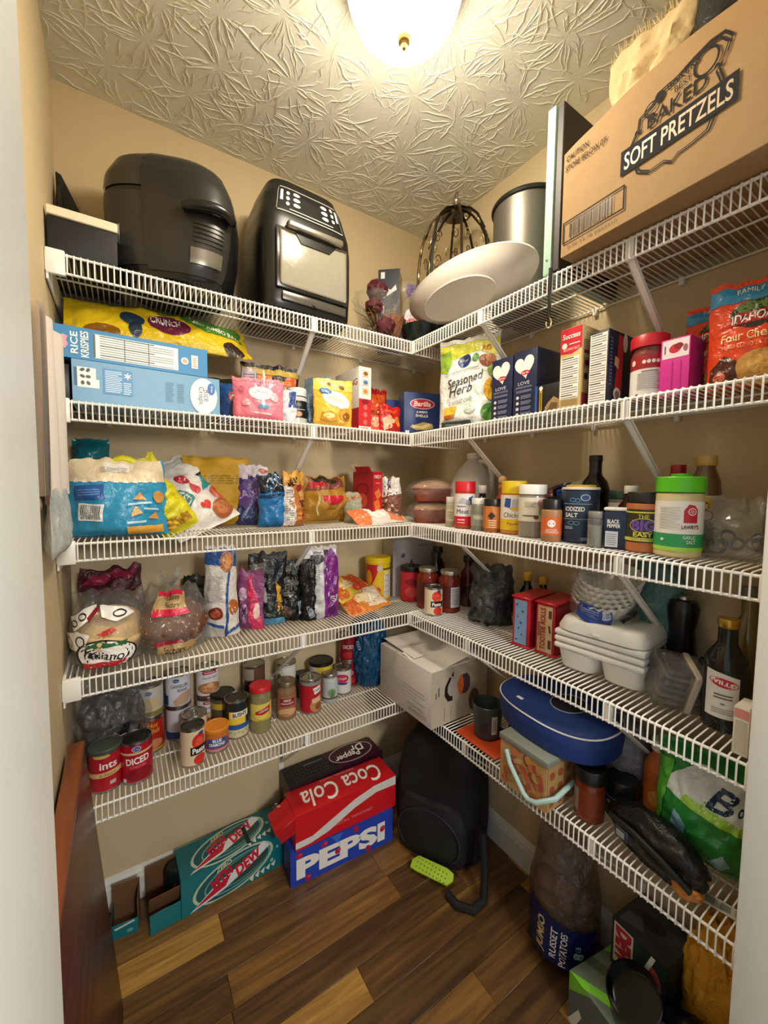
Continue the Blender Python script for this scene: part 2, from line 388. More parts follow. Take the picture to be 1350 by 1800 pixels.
# ------------------------------------------------------------------ wire shelves
Z = {1: 1.8644, 2: 1.5347, 3: 1.2105, 4: .8866, 5: .5357}
DA = {1: .2797, 2: .3043, 3: .3064, 4: .306, 5: .2703}; DB = {1: .2805, 2: .2973, 3: .2953, 4: .2965, 5: .2727}
LIP = .040; WR = .0017; S = {0: 0.0}
for i in Z: S[i] = Z[i] + .0062               # top of the deck wires
NTH = {1: 'top', 2: 'second', 3: 'third', 4: 'fourth', 5: 'lowest'}
def wire_shelf(i, side):
    d = DA[i] if side == 'A' else DB[i]; z = Z[i]
    ln = W-.002 if side == 'A' else -YF-.008-DA[i]-.004
    # local: x along the run, y = 0 at the wall, -d at the front
    root = thing('wire_shelf', '%s white wire shelf along the %s wall' % (NTH[i], 'left' if side == 'A' else 'right'), 'shelf',
                 (-W+.001, 0, z) if side == 'A' else (0, -DA[i]-.004, z), 0 if side == 'A' else -90, 'ventilated wire shelves')
    def rod(name, y, zz, r=.003):
        b = MB(); b.tube([(0, y, zz), (ln, y, zz)], r, WIRE, 8); b.build(name, root)
    rod('front_rod', -d, 0); rod('lip_rod', -d-.001, -LIP); rod('middle_rod', -d*.5, 0, .0025); rod('back_rod', -.008, 0, .0028)
    b = MB(); b.tube([(0, -.004, .0045), (0, -d+.003, .0045), (0, -d-.0025, .002), (0, -d-.0042, -.003), (0, -d-.0045, -LIP-.002)], WR, WIRE, 5)
    w0 = b.build('cross_wire', root); n = int(ln/.0127)
    off = (ln - n*.0127)/2; w0.location.x = off
    for k in range(1, n+1):
        c = w0.copy(); COL.objects.link(c); c.parent = root; c.location.x = off+k*.0127
    br = {('A', 1): [.64], ('A', 2): [.626], ('A', 3): [.622], ('A', 4): [.59], ('A', 5): [.62]}.get((side, i)) or \
         {1: [.325, .736], 2: [.27, .726], 3: [.24, .724], 4: [.29, .72], 5: [.3, .72]}[i]
    for x in br:
        b = MB(); p = Vector((x, -d+.006, -LIP+.002)); q = Vector((x, -.004, -.262)); v = (q-p).normalized(); nrm = Vector((0, -v.z, v.y))
        for o_, t_, wd in ((0, .0012, .0085), (-.007, .0012, .0012), (.007, .0012, .0012)):
            dep = .0012 if o_ == 0 else .005
            vs = [e + Vector((o_+sx*wd, 0, 0)) + nrm*sy*dep for e in (p, q) for sx in (-1, 1) for sy in (0, 1)]
            b.add(vs, [(0, 1, 3, 2), (4, 6, 7, 5), (0, 4, 5, 1), (2, 3, 7, 6), (0, 2, 6, 4), (1, 5, 7, 3)], WIRE)
        b.box((x-.0085, -d-.0015, -LIP-.003), (x+.0085, -d+.008, .001), WIRE, .001)
        b.box((x-.01, -.006, -.29), (x+.01, -.001, -.245), WIRE, .001)
        b.build('support_brace', root)
    for x in [ln*f for f in (.08, .3, .52, .74, .95)]:
        b = MB(); b.box((x-.006, -.013, -.016), (x+.006, -.001, .004), WIRE, .0015); b.build('wall_clip', root)
    if side == 'A':
        b = MB(); b.box((.0005, -d-.007, -LIP-.007), (.036, -d+.006, .008), WIRE, .003, 2); b.box((.0005, -d-.004, -LIP-.02), (.006, -.02, .006), WIRE, .0015); b.build('end_bracket', root)
    else:
        b = MB(); b.box((-.006, -d-.006, -LIP-.004), (.008, -d+.006, .003), WIRE, .002); b.build('corner_clip', root)
for i in Z:
    for sd in 'AB': wire_shelf(i, sd)

# ================================================================== makers
class Pouch:
    """a filled soft bag: front sheet + back sheet; local x width, z height, front faces -y"""
    def __init__(s, w, h, d, style='stand', seed=0, wr=.004, pinch=0.0, rag=.004, taper=0.0, lean=0.0, sag=0.0, slump=0.0):
        s.w, s.h, s.d, s.style, s.seed, s.wr, s.pinch, s.rag, s.taper, s.lean, s.sag, s.slump = w, h, d, style, seed*7.31, wr, pinch, rag, taper, lean, sag, slump
    def tv(s, v):
        v = min(max(v, 0), 1)
        if s.style == 'stand': return min(1, .55+v/.12*.45) * max(0, 1-max(0, (v-.12)/.84))**.62
        if s.style == 'pillow': return max(0, math.sin(math.pi*min(max((v-.04)/.92, 0), 1)))**.55
        if s.style == 'sack': return min(1, .5+v/.1*.5) * max(0, 1-max(0, (v-.35)/.65)**2.2)**.8
        return 1
    def P(s, u, v, front):
        tu = max(0, 1-abs(u)**2.4)**.75; tv = s.tv(v)
        T = s.d/2*tu*tv
        n = noise.noise
        hw = s.w/2*(1 - s.pinch*max(0, v-.55)/.45*(1 if s.style != 'pillow' else .6) - s.taper*v)
        hw *= 1 - .05*tv*s.d/s.w
        x = hw*u; z = s.h*v
        q = Vector((u*1.7, v*2.1*s.h/s.w, s.seed))
        k = min(1, tu*tv*2)
        y = -T if front else T
        y += s.wr*(n(q*2.2+Vector((0, 0, 3 if front else 9)))*1.1 + .6*n(q*4.7+Vector((0, 0, 5 if front else 11))))*k
        y += s.wr*k*(.9*abs(n(q*1.6+Vector((2, 3, 7 if front else 13)))) + .45*abs(n(q*3.4+Vector((1, 8, 2 if front else 6)))) - .3)
        y += s.wr*1.3*n(Vector((u*1.3, v*1.5, s.seed+20)))          # whole sheet waves
        x += s.wr*.9*n(Vector((v*5, s.seed, u)))
        z += s.rag*n(Vector((u*2.3, s.seed, 4)))*max(0, v-.6)/.4 + s.rag*.7*n(Vector((u*4.5, 7, s.seed)))*max(0, v-.8)/.2
        y += s.lean*v + s.sag*v*v
        z -= s.slump*v*(u*u)
        return Vector((x, y, z))
    def surf(s, S_, T_, o):
        u = S_/100/(s.w/2); v = T_/100/s.h; e = .02
        u = max(-.999, min(.999, u)); v = max(0, min(1, v))
        p = s.P(u, v, True); a = s.P(min(u+e, 1), v, True)-s.P(max(u-e, -1), v, True); c = s.P(u, min(v+e, 1), True)-s.P(u, max(v-e, 0), True)
        nn = a.cross(c)
        nn = nn.normalized() if nn.length > 1e-12 else Vector((0, -1, 0))
        return p + nn*(o*1.6+.0004)
    def back(s, S_, T_, o):
        p = s.P(-S_/100/(s.w/2), T_/100/s.h, False); return p+Vector((0, o+.001, 0))
    def mesh(s, mb, m, cell=.0055):
        nu = max(10, int(s.w/cell)); nv = max(10, int(s.h/cell)); vs = []; fs = []
        for fr in (True, False):
            b0 = len(vs)
            for j in range(nv+1):
                for i in range(nu+1): vs.append(s.P(math.sin(math.pi*(i/nu-.5)), j/nv, fr))
            for j in range(nv):
                for i in range(nu):
                    a = b0+j*(nu+1)+i; f = (a, a+1, a+nu+2, a+nu+1); fs.append(f if fr else f[::-1])
        n1 = (nu+1)*(nv+1)
        fs += [(i+1, i, n1+i, n1+i+1) for i in range(nu)]
        k = nv*(nu+1); fs += [(k+i, k+i+1, n1+k+i+1, n1+k+i) for i in range(nu)]
        mb.add(vs, fs, m)
def bag(name, label, cat, x, y, z, pouch, m, ops=(), rz=0, group=None, rot=None, seal=None, extra=None):
    if isinstance(m, str): m = FOIL(m)
    root = thing(name, label, cat, (x, y, z), rz, group, rot)
    b = MB(); pouch.mesh(b, m); b.build('bag_film', root, sharp=60)
    if ops:
        b = MB(); deco(b, pouch.surf, list(ops), True, .0004, .0001, True); b.build('printed_label', root, sharp=60)
    if seal:
        b = MB(); n = 24; h = pouch.h
        for fr in (0, 1):
            vs = [pouch.P(-1+2*i/n, v, True)+Vector((0, -.0012 if fr == 0 else .0012, 0)) for v in (1-seal/100/h, 1) for i in range(n+1)]
            fs = [(i, i+1, n+2+i, n+1+i) for i in range(n)]; b.add(vs, fs if fr == 0 else [f[::-1] for f in fs], m)
        b.build('top_seal', root, sharp=60)
    return root
def carton(name, label, cat, x, y, z, w, d, h, rz=0, col='#ffffff', front=(), left=(), right=(), top=(), back=(), group=None, rot=None, flaps=True, bev=.0012, m=None, slot=None):
    """box standing on its base centre; print in cm from each face's bottom-left corner (top: from front-left)"""
    root = thing(name, label, cat, (x, y, z), rz, group, rot); m = m or M(col, .42)
    b = MB(); b.box((-w/2, -d/2, 0), (w/2, d/2, h), m, bev, 2); b.build('carton', root)
    b = MB(); X, Y, Zv = Vector((1, 0, 0)), Vector((0, 1, 0)), Vector((0, 0, 1))
    for ops, org, ex, ey in ((front, (-w/2, -d/2, 0), X, Zv), (left, (-w/2, d/2, 0), -Y, Zv), (right, (w/2, -d/2, 0), Y, Zv), (top, (-w/2, -d/2, h), X, Y), (back, (w/2, d/2, 0), -X, Zv)):
        if ops: b = MB(); deco(b, plane_surf(org, ex, ey), list(ops)); b.build('printed_label', root)
    if flaps:
        b = MB(); b.box((-w/2+.001, -d/2+.001, h), (w/2-.001, d*.1, h+.0012), m, .0004); b.build('top_flap', root)
    return root
def steps(*p): return list(p)
def can(label, x, y, z, r, h, col, ops=(), turn=0, lid=STEEL, name='food_can', group='canned food on the lowest shelf', tab=False, band=None, plastic=None, tilt=None):
    root = thing(name, label, 'can', (x, y, z), 0, group, rot=(tilt[0], tilt[1], facing(x, y)+turn) if tilt else (0, 0, facing(x, y)+turn))
    b = MB(); b.lathe([(0, .0015), (r*.9, .0015), (r*.93, 0), (r*1.0, .001), (r*1.01, .003), (r*.985, .006), (r*.985, h-.006), (r*1.01, h-.003), (r, h-.0005), (r*.95, h), (r*.93, h-.004)], STEEL, 36); b.build('can_body', root)
    b = MB(); b.lathe([(r*.99, .0065), (r*.992, h-.0065)], M(col, .35), 36)
    if ops: deco(b, cyl_surf(r*.992), list(ops), True)
    b.build('paper_label', root)
    b = MB()
    if plastic:
        b.lathe([(r*1.03, h-.008), (r*1.05, h-.007), (r*1.05, h+.002), (r*1.0, h+.004), (r*.9, h+.0045), (r*.86, h+.003), (0, h+.003)], M(plastic, .35), 36); b.build('plastic_lid', root)
    else:
        b.lathe([(r*.94, h-.003), (r*.9, h-.0045), (r*.78, h-.0035), (r*.76, h-.0025), (r*.6, h-.0035), (r*.58, h-.0028), (0, h-.003)], lid, 36); lo = b.build('lid', root)
        if tab:
            b = MB(); b.tube([(.011*math.cos(a)*.8, .004+.011*math.sin(a), h-.0012) for a in [2*math.pi*k/14 for k in range(14)]], .0016, STEEL, 5, True); b.box((-.004, -.014, h-.002), (.004, -.005, h-.0005), STEEL, .0005); b.build('pull_tab', lo)
    return root
def jar(name, label, cat, x, y, z, prof, m, cap=None, lab=None, turn=0, group=None, cont=None, capname='cap', face=None, seg=32, tilt=None, neck=None):
    """prof: (r,z) body; cap=(r0,z0,z1,hex[,ribs]); lab=(z0,z1,hex,ops); cont=(hex, z top) filled inside"""
    rz = (facing(x, y) if face is None else face)+turn
    root = thing(name, label, cat, (x, y, z), 0, group, rot=(tilt[0], tilt[1], rz) if tilt else (0, 0, rz))
    if isinstance(m, str): m = M(m, .25)
    b = MB(); b.lathe(prof, m, seg); b.build('body', root)
    if cont:
        pr = [(max(0, r-.0018), max(.0015, zz)) for r, zz in prof if zz <= cont[1]]
        rr = pr[-1][0]; b = MB(); b.lathe(pr+[(rr, cont[1]), (0, cont[1])], M(cont[0], .7, 0, 'p', .6, 300, .35), seg); b.build('contents', root)
    if cap:
        r0, z0, z1, hx = cap[:4]; ribs = cap[4] if len(cap) > 4 else 0
        cm = M(hx, .38) if isinstance(hx, str) else hx
        b = MB(); b.lathe([(r0*.96, z0), (r0, z0+.001), (r0, z1-.002), (r0*.96, z1), (r0*.8, z1), (0, z1)], cm, 48 if ribs else 32, flute=.012 if ribs else 0, nf=24 if ribs else 0)
        b.build(capname, root)
    if lab:
        z0, z1, hx, ops = lab[:4]
        def rf(t):
            for (a, c), (e, f) in zip(prof, prof[1:]):
                if c <= t <= f and f > c: return a+(e-a)*(t-c)/(f-c)
            return max(r for r, _ in prof)
        b = MB(); n = 6
        b.lathe([(rf(z0+(z1-z0)*i/n)+.0004, z0+(z1-z0)*i/n) for i in range(n+1)], M(hx, .4), seg)
        if ops: deco(b, cyl_surf(lambda t: rf(t)+.0004), list(ops), True)
        b.build('printed_label', root)
    return root
def cyl(r, h, sh=.008, nr=None, nh=0.0):
    nr = nr or r*.8
    return [(0, .001), (r*.9, 0), (r, .004), (r, h-nh-sh), (r*.97, h-nh-sh*.5), (nr, h-nh), (nr, h)]
def blob(mb, m, size, seed=0, amp=.18, freq=2.2, sub=4, flat=True, ridge=True, T=None):
    b = bmesh.new(); bmesh.ops.create_icosphere(b, subdivisions=sub, radius=1)
    for v in b.verts:
        p = v.co.normalized(); q = p*freq+Vector((seed*3.1, seed*1.7, seed))
        n = noise.noise(q); n2 = noise.noise(q*2.3+Vector((5, 1, 2)))
        k = 1 + amp*((1-2*abs(n))*.6-.1 + (1-2*abs(n2))*.4 if ridge else n+.4*n2)
        v.co = Vector((p.x*k*size[0]/2, p.y*k*size[1]/2, p.z*k*size[2]/2+size[2]/2))
        if flat and v.co.z < size[2]*.12: v.co.z = max(0, v.co.z)*.4
    mb.bm(b, m, T)
def wad(name, label, cat, x, y, z, size, m, seed=0, amp=.25, freq=2.4, rz=0, group=None, rot=None, sub=4):
    b = MB(); blob(b, m, size, seed, amp, freq, sub)
    return tag(b.build(name, None, (x, y, z), rz, rot, sharp=70), label, cat, group)
def rect_ring(x0, z0, x1, z1, w_): return [(x0, z0, x1, z0+w_), (x0, z1-w_, x1, z1), (x0, z0, x0+w_, z1), (x1-w_, z0, x1, z1)]

# ================================================================== top shelf
def loft_pt(secs, ex, a, z, o=0.0):
    for s0, s1 in zip(secs, secs[1:]):
        if z <= s1[0] or s1 is secs[-1]:
            k = min(1, max(0, (z-s0[0])/max(1e-6, s1[0]-s0[0]))); hw, hd, cy = [s0[i]+(s1[i]-s0[i])*k for i in (1, 2, 3)]; break
    c, s_ = math.sin(a), -math.cos(a)
    px = hw*math.copysign(abs(c)**(2/ex), c); py = hd*math.copysign(abs(s_)**(2/ex), s_)
    v = Vector((px, py, 0)); n = v.normalized() if v.length else v
    return Vector((px, py+cy, z)) + n*o
def loft(mb, secs, ex, m, seg=48, cap=True):
    vs = [loft_pt([s, s], ex, 2*math.pi*k/seg, s[0]) for s in secs for k in range(seg)]; fs = []
    for j in range(len(secs)-1):
        for k in range(seg): fs.append((j*seg+k, j*seg+(k+1) % seg, (j+1)*seg+(k+1) % seg, (j+1)*seg+k))
    if cap: fs += [tuple(range(seg))[::-1], tuple((len(secs)-1)*seg+k for k in range(seg))]
    mb.add(vs, fs, m)
def loft_patch(mb, secs, ex, a0, a1, z0, z1, o, m, n=14, nz=8):
    vs = [loft_pt(secs, ex, a0+(a1-a0)*i/n, z0+(z1-z0)*j/nz, o) for j in range(nz+1) for i in range(n+1)]
    mb.add(vs, [(j*(n+1)+i, j*(n+1)+i+1, (j+1)*(n+1)+i+1, (j+1)*(n+1)+i) for j in range(nz) for i in range(n)], m)
def smooth_secs(keys, n=40):
    out = []
    for i in range(n+1):
        q = keys[0][0]+(keys[-1][0]-keys[0][0])*i/n
        for a, b in zip(keys, keys[1:]):
            if q <= b[0]+1e-9:
                k = (q-a[0])/(b[0]-a[0]); k = k*k*(3-2*k)*.35+k*.65; out.append((q,)+tuple(a[j]+(b[j]-a[j])*k for j in (1, 2, 3))); break
    return out
BLK = M('#141312', .3); BLKG = M('#1b1a19', .22); GUN = M('#34322f', .25, .15, 'p', 0, 60, .1); MATTE = M('#111110', .6)

# black case and the board behind it, at the side wall
t = thing('storage_case', 'black case with a cream lid at the left end of the top shelf', 'case', (-1.228, -.165, S[1]))
b = MB(); b.box((-.068, -.1, 0), (.066, .1, .082), M('#090a0a', .6), .004, 2); b.build('case_body', t)
b = MB(); b.box((-.068, -.102, .083), (.068, .09, .104), M('#e6dcc0', .5), .002); b.box((.0685, -.103, .08), (.0705, .06, .106), M('#8d9090', .35), .0006); b.build('lid', t)
b = MB(); b.prism([(0, 0), (.15, 0), (.012, .3), (0, .305)], -.008, .008, M('#131211', .45), None, .0015)
t = thing('black_board', 'thin black wedge-shaped board leaning on the side wall behind the case', 'board', (-1.294, -.04, S[1]), 0)
b.build('panel', t)
b = MB(); b.prism([(.004, .1), (.02, .1), (.012, .26), (.004, .26)], -.03, -.009, M('#1d1b19', .5)); b.build('strut', t)

# round-topped black multi cooker
t = thing('multi_cooker', 'large black dome-lidded multi cooker with side vents', 'appliance', (-1.02, -.15, S[1]+.006), -20)
K = [(0, .115, .1, 0), (.012, .13, .112, 0), (.05, .148, .122, 0), (.12, .16, .128, 0), (.2, .164, .13, 0), (.255, .158, .126, 0), (.3, .138, .112, .004), (.33, .105, .085, .008), (.345, .06, .05, .01), (.348, .0, .0, .01)]
sec = smooth_secs(K, 46)
b = MB(); loft(b, sec, 3.0, BLKG, 56, False); b.lathe([(0, -.006), (.1, -.006), (.115, 0), (0, 0)][::-1], BLK, 32); b.build('body', t)
b = MB(); loft_patch(b, sec, 3.0, R(-52), R(62), .03, .2, .004, GUN, 26, 12); fp = b.build('front_panel', t)
b = MB(); loft_patch(b, sec, 3.0, R(-60), R(72), .215, .33, .003, M('#3a3834', .24, .15), 28, 12); ls = b.build('lid_shell', t)
b = MB(); loft_patch(b, sec, 3.0, R(-8), R(62), .02, .322, .0065, M('#2a2927', .24, .15), 20, 26); b.build('center_panel', t)
for k in range(5): b = MB(); loft_patch(b, sec, 3.0, R(16), R(50), .098+k*.011, .104+k*.011, .009, BLK, 10, 2); b.build('vent_slat', fp)
b = MB(); pts = [loft_pt(sec, 3.0, R(a), .172+.008*math.cos((a-34)/26*1.5), .016+.014*math.cos((a-34)/26*1.5)) for a in range(8, 61, 4)]
b.tube(pts, [.008]+[.013]*(len(pts)-2)+[.008], BLK, 10); b.build('lid_handle', ls)
b = MB(); loft_patch(b, sec, 3.0, R(14), R(50), .045, .083, .0105, M('#6d6a60', .28, .6), 10, 6); b.build('name_plate', fp)
b = MB(); loft_patch(b, sec, 3.0, R(-58), R(-48), .07, .086, .006, M('#dedcd2', .5), 4, 2); loft_patch(b, sec, 3.0, R(-53), R(-50), .073, .083, .0066, M('#4a4a46', .5), 2, 2); b.build('rating_sticker', t)
b = MB(); p = loft_pt(sec, 3.0, R(-82), .13, .012); b.box((p.x-.012, p.y-.02, .105), (p.x+.012, p.y+.02, .16), BLK, .006, 2); b.build('side_handle', t)
b = MB(); loft_patch(b, sec, 3.0, R(-80), R(-64), .118, .138, .006, STEEL, 4, 2); b.build('latch', t)

# upright air fryer oven
t = thing('air_fryer_oven', 'tall black air fryer oven with glass door and touch panel', 'appliance', (-.665, -.145, S[1]+.008), 3)
K = [(0, .145, .118, 0), (.015, .152, .123, 0), (.1, .156, .126, 0), (.215, .156, .126, 0), (.26, .152, .125, .001), (.33, .135, .116, .008), (.386, .114, .103, .016), (.402, .092, .075, .025), (.406, 0, 0, .025)]
sec = smooth_secs(K, 40)
b = MB(); loft(b, sec, 5.0, M('#131211', .32), 64, False); b.box((-.13, -.1, -.008), (.13, .1, .004), BLK, .002); b.build('body', t)
b = MB(); b.box((-.118, -.1305, .05), (.122, -.122, .224), M('#3a3733', .2, .3), .004, 2); df = b.build('door', t)
dg = M('#8f8a7c', .2, 0, 'f', .08)
b = MB(); b.box((-.108, -.1335, .058), (.112, -.129, .216), dg, .008, 3); b.build('door_glass', df)
b = MB(); b.prism([(-.062, .216), (.075, .216), (.052, .19), (-.042, .19)], -.1365, -.133, BLK); b.build('handle_recess', df)
b = MB(); b.box((-.088, -.152, .219), (.094, -.126, .239), M('#a8a398', .25, .8), .006, 3); b.build('handle', df)
b = MB(); b.box((-.1, -.131, .018), (.115, -.123, .044), M('#57534d', .25, .4), .003, 2); b.build('drip_tray', t)
def topsurf(s, q, o):
    z = .272 + q/100*.1; a = .75*s/11; return loft_pt(sec, 5.0, a, z, o+.001)
b = MB(); W_ = '#e9e7df'
deco(b, topsurf, [('r', -7.5, .1, 7.5, 88, '#0c0c0c')] + [('r', x0, y0, x1, y1, '#b9b6ac') for x0, y0, x1, y1 in ((-7.4, 6, -7.2, 82), (7.2, 6, 7.4, 82), (-6.8, 84, 6.8, 87), (-6.8, 2, 6.8, 5))]
     + [('r', -6, 38, -4.8, 74, W_), ('r', 4.8, 38, 6, 74, W_)] + [('e', -3+i*2, 66-18*j+(i % 2)*3, .55, 6, W_) for i in range(4) for j in range(3)] + [('r', -2.4, 11, 2.4, 14, '#c9c6ba')], True)
b.build('control_panel', t)
b = MB(); pts = [Vector((-.17+.02*k, -.03-.012*k, .012+.05*math.sin(k/9*3.1))) for k in range(10)]; b.tube(pts, .003, BLK, 6); b.build('power_cord', t)

# dried roses wrapped in clear film
t = thing('rose_bouquet', 'dried dark red rose bouquet wrapped in clear film', 'bouquet', (-.365, -.165, S[1]), 20)
rs = M('#4d0f1c', .7, 0, 'p', .5, 160, .3)
for px, py, pz, sz in ((-.05, -.03, .115, .05), (.005, .0, .2, .062), (-.02, -.06, .05, .055), (.045, -.04, .07, .05)):
    b = MB(); blob(b, rs, (sz, sz, sz*.95), px*50, .45, 4.5, 3, False, T=Matrix.Translation((px, py, pz-sz/2)))
    for k in range(5):
        a = k*1.26; b.box((-.008, -.001, -.012), (.008, .001, .006), M('#5a4a22', .8), .0004, 1, Matrix.Translation((px+.016*math.cos(a), py+.016*math.sin(a), pz-sz*.45)) @ Matrix.Rotation(a, 4, 'Z') @ Matrix.Rotation(.9, 4, 'X'))
    b.build('rose_head', t)
    b = MB(); b.tube([(px, py, pz-sz*.4), (px*.5+.02, py*.4, pz*.4), (.06, .02, .006)], .002, M('#4b4320', .8), 5); b.build('stem', t)
rnd = random.Random(5); b = MB()
for k in range(38):
    a = rnd.uniform(2.2, 4.6); l = rnd.uniform(.03, .085); p = Vector((-.02, -.02, .04)); q = p+Vector((math.cos(a)*l*1.2, rnd.uniform(-.05, .03), rnd.uniform(-.02, .09)))
    q.z = max(q.z, .004); m_ = (p+q)/2+Vector((0, 0, .012)); b.tube([p, m_, q], [.0012, .0022, .0005], M(rnd.choice(['#8a6a35', '#5f4a25', '#a5803f']), .8), 4)
o = b.build('dried_leaves', t); o['kind'] = 'stuff'
b = MB(); b.lathe([(.012, .0), (.035, .03), (.062, .09), (.075, .15), (.085, .165)], CLEAR, 26, flute=.12, nf=7); b.build('film_wrap', t, sharp=80)
b = MB(); b.lathe([(.004, .002), (.04, .02), (.058, .06), (.066, .1)], M('#9b5a26', .55, 0, 'c', alpha=.55), 22, flute=.1, nf=9, T=Matrix.Translation((.05, -.02, 0))); b.build('paper_wrap', t, sharp=80)

carton('gift_box', 'tall box with navy front and tan side at the corner of the top shelf', 'box', -.235, -.065, S[1], .085, .085, .33, -42, '#c2a877',
       front=[('r', 0, 0, 8.5, 33, '#171c30'), ('r', 1.0, 29.5, 2.6, 32, '#e4e3e2'), ('p', [(1.2, 24), (3, 26), (5, 25), (7, 27), (7.4, 25), (4, 23), (2, 22)], '#dfe0e4'), ('r', .6, 16, 2.5, 19, '#dcdce0')], flaps=False)
bag('clear_gift_bag', 'clear bag of white and purple paper shred beside the navy box', 'bag', -.165, -.165, S[1]+.002, Pouch(.15, .28, .06, 'sack', 3, .012, .1), CLEAR,
    [('p', [(-5, 16), (-1, 20), (2, 17), (5, 21), (6, 14), (3, 9), (-3, 8), (-6, 12)], '#d9cfd6'), ('p', [(-6, 21), (6, 23), (6, 27), (-5, 26)], '#7b6a90'), ('e', -3, 10, 2, 3, '#c9524a'), ('e', 3, 7, 3, 3, '#8e78a8'), ('p', [(-6, 2), (6, 2), (5, 6), (-5, 7)], '#4a2d45')], rz=-30)
b = MB(); b.lathe([(0, .004), (.04, .003), (.042, 0), (.05, .004), (.072, .03), (.085, .062), (.088, .072), (.085, .072), (.08, .06), (.066, .032), (.045, .01), (0, .008)], M('#12211f', .18), 44)
tag(b.build('bowl', None, (-.195, -.232, S[1])), 'dark green glazed bowl in the corner of the top shelf', 'bowl')

# bird-cage cake stand
t = thing('cake_stand', 'black bird-cage cake stand with gilt scrollwork and finial', 'cake stand', (-.13, -.33, S[1])); t.scale = (1.1, 1.1, 1.07)
BRZ = M('#4a3b26', .35, .8); GILT = M('#c9b88a', .3, .9)
b = MB(); b.lathe([(0, 0), (.07, 0), (.072, .006), (.02, .02), (.014, .05), (.014, .12), (.03, .15), (0, .15)], BLK, 32); b.build('pedestal', t)
b = MB(); b.lathe([(0, .15), (.115, .152), (.125, .16), (.127, .172), (.122, .172), (.118, .163), (0, .158)], MATTE, 44); b.build('tray', t)
b = MB(); b.tube([(.126*math.sin(2*math.pi*k/44), .126*math.cos(2*math.pi*k/44), .175) for k in range(44)], .005, GILT, 8, True); b.build('rim', t)
dome = [(.122, .178), (.121, .24), (.115, .3), (.103, .35), (.082, .395), (.052, .428), (.018, .444)]
for k in range(8):
    a = 2*math.pi*k/8+.2; b = MB(); b.tube([(r*math.sin(a), -r*math.cos(a), z) for r, z in dome], .0042, BRZ if k % 2 else BLK, 6); b.build('rib', t)
    for sgn in (1, -1):
        for z0, rr in ((.22, .026), (.3, .022), (.36, .015)):
            pts = []; b = MB()
            for i in range(16):
                th = i/15*2*math.pi*1.25; q = rr*(1-i/15*.75); z = z0+q*math.sin(th); da = sgn*(.26-q*math.cos(th)*5)
                rad = [dr+(dr2-dr)*((z-dz)/(dz2-dz)) for (dr, dz), (dr2, dz2) in zip(dome, dome[1:]) if dz <= z <= dz2]
                rad = rad[0] if rad else .1; pts.append((rad*math.sin(a+.39+da*.9), -rad*math.cos(a+.39+da*.9), z))
            b.tube(pts, .0015, GILT if k % 2 else BRZ, 5); b.build('scroll', t)
b = MB(); b.lathe([(.05, .428), (.03, .44), (.008, .448), (.006, .456), (.012, .462), (.014, .47), (.008, .478), (.004, .482), (.008, .488), (.006, .496), (0, .505)], M('#9a8a78', .3, .7), 20); b.build('finial', t)

# oval platter standing on its rim, underside to the room
t = thing('platter', 'large white oval platter standing tilted on the top shelf', 'platter', (-.28, -.508, S[1]+.057), rot=(3, 33, 0))
PL = M('#d9d2c9', .3, 0, 'p', .04, 30, .05); b = MB(); vs = []; fs = []; n = 48
rings = [(.0, .0, .006), (.55, .5, .004), (.6, .56, .0), (.64, .6, .004), (.78, .72, .012), (.9, .86, .03), (1, 1, .042), (1.0, 1.0, .046), (.9, .86, .036), (.76, .7, .018), (.5, .45, .012), (0, 0, .012)]
for fx, fy, z in rings:
    for k in range(n):
        a = 2*math.pi*k/n; vs.append((.1*fx*math.cos(a), .272*fy*math.sin(a), z))
for j in range(len(rings)-1):
    for k in range(n): fs.append((j*n+k, j*n+(k+1) % n, (j+1)*n+(k+1) % n, (j+1)*n+k))
b.add(vs, [f[::-1] for f in fs], PL); b.build('dish', t)
b = MB(); b.tube([(.1*.6*math.cos(2*math.pi*k/n), .272*.56*math.sin(2*math.pi*k/n), .0005) for k in range(n)], .0025, PL, 6, True); b.build('foot_ring', t)

carton('white_box', 'small white carton behind the platter on the top shelf', 'box', -.07, -.5, S[1], .1, .06, .2, -75, '#dedad0', front=[('l', 5, 14, 7, 4, 4, '#b7b3a8')])
t = thing('stock_pot', 'brushed silver round pot with black rim behind the platter', 'pot', (-.108, -.625, S[1])); t.scale = (.84, .84, 1)
b = MB(); b.lathe([(0, .002), (.108, .002), (.118, .01), (.12, .03), (.12, .325), (.114, .325), (.112, .02), (0, .015)], M('#6d685f', .42, .7, 'p', .05, 200, .06), 56); b.build('body', t)
b = MB(); b.tube([(.121*math.sin(2*math.pi*k/56), .121*math.cos(2*math.pi*k/56), .325) for k in range(56)], .0075, BLK, 8, True); b.build('rim', t)
b = MB(); b.box((-.02, -.15, .27), (.02, -.118, .285), BLK, .004, 2); b.build('handle', t)
bag('plastic_sheet', 'crumpled translucent white plastic sheet sticking out of the pot', 'plastic sheet', -.08, -.63, S[1]+.2, Pouch(.17, .19, .03, 'sack', 11, .014), M('#d9d6cf', .3, 0, 'c', alpha=.55), rz=-80)
b = MB(); b.lathe([(0, 0), (.03, 0), (.036, .01), (.03, .05), (.012, .09), (0, .092)], BLK, 24)
tag(b.build('black_funnel', None, (-.125, -.68, S[1]+.02), rot=(0, 0, 0)), 'black kitchen funnel standing inside the silver pot', 'funnel')
t = thing('star_pick', 'yellow star on a stick behind the bird-cage stand', 'ornament', (-.03, -.475, S[1]), -78)
st = [((.05 if k % 2 == 0 else .022)*math.sin(math.pi*k/5), .33+(.075 if k % 2 == 0 else .03)*math.cos(math.pi*k/5)) for k in range(10)]
b = MB(); b.prism(st, -.006, .006, M('#e8d76a', .45), None, .002); b.build('star', t)
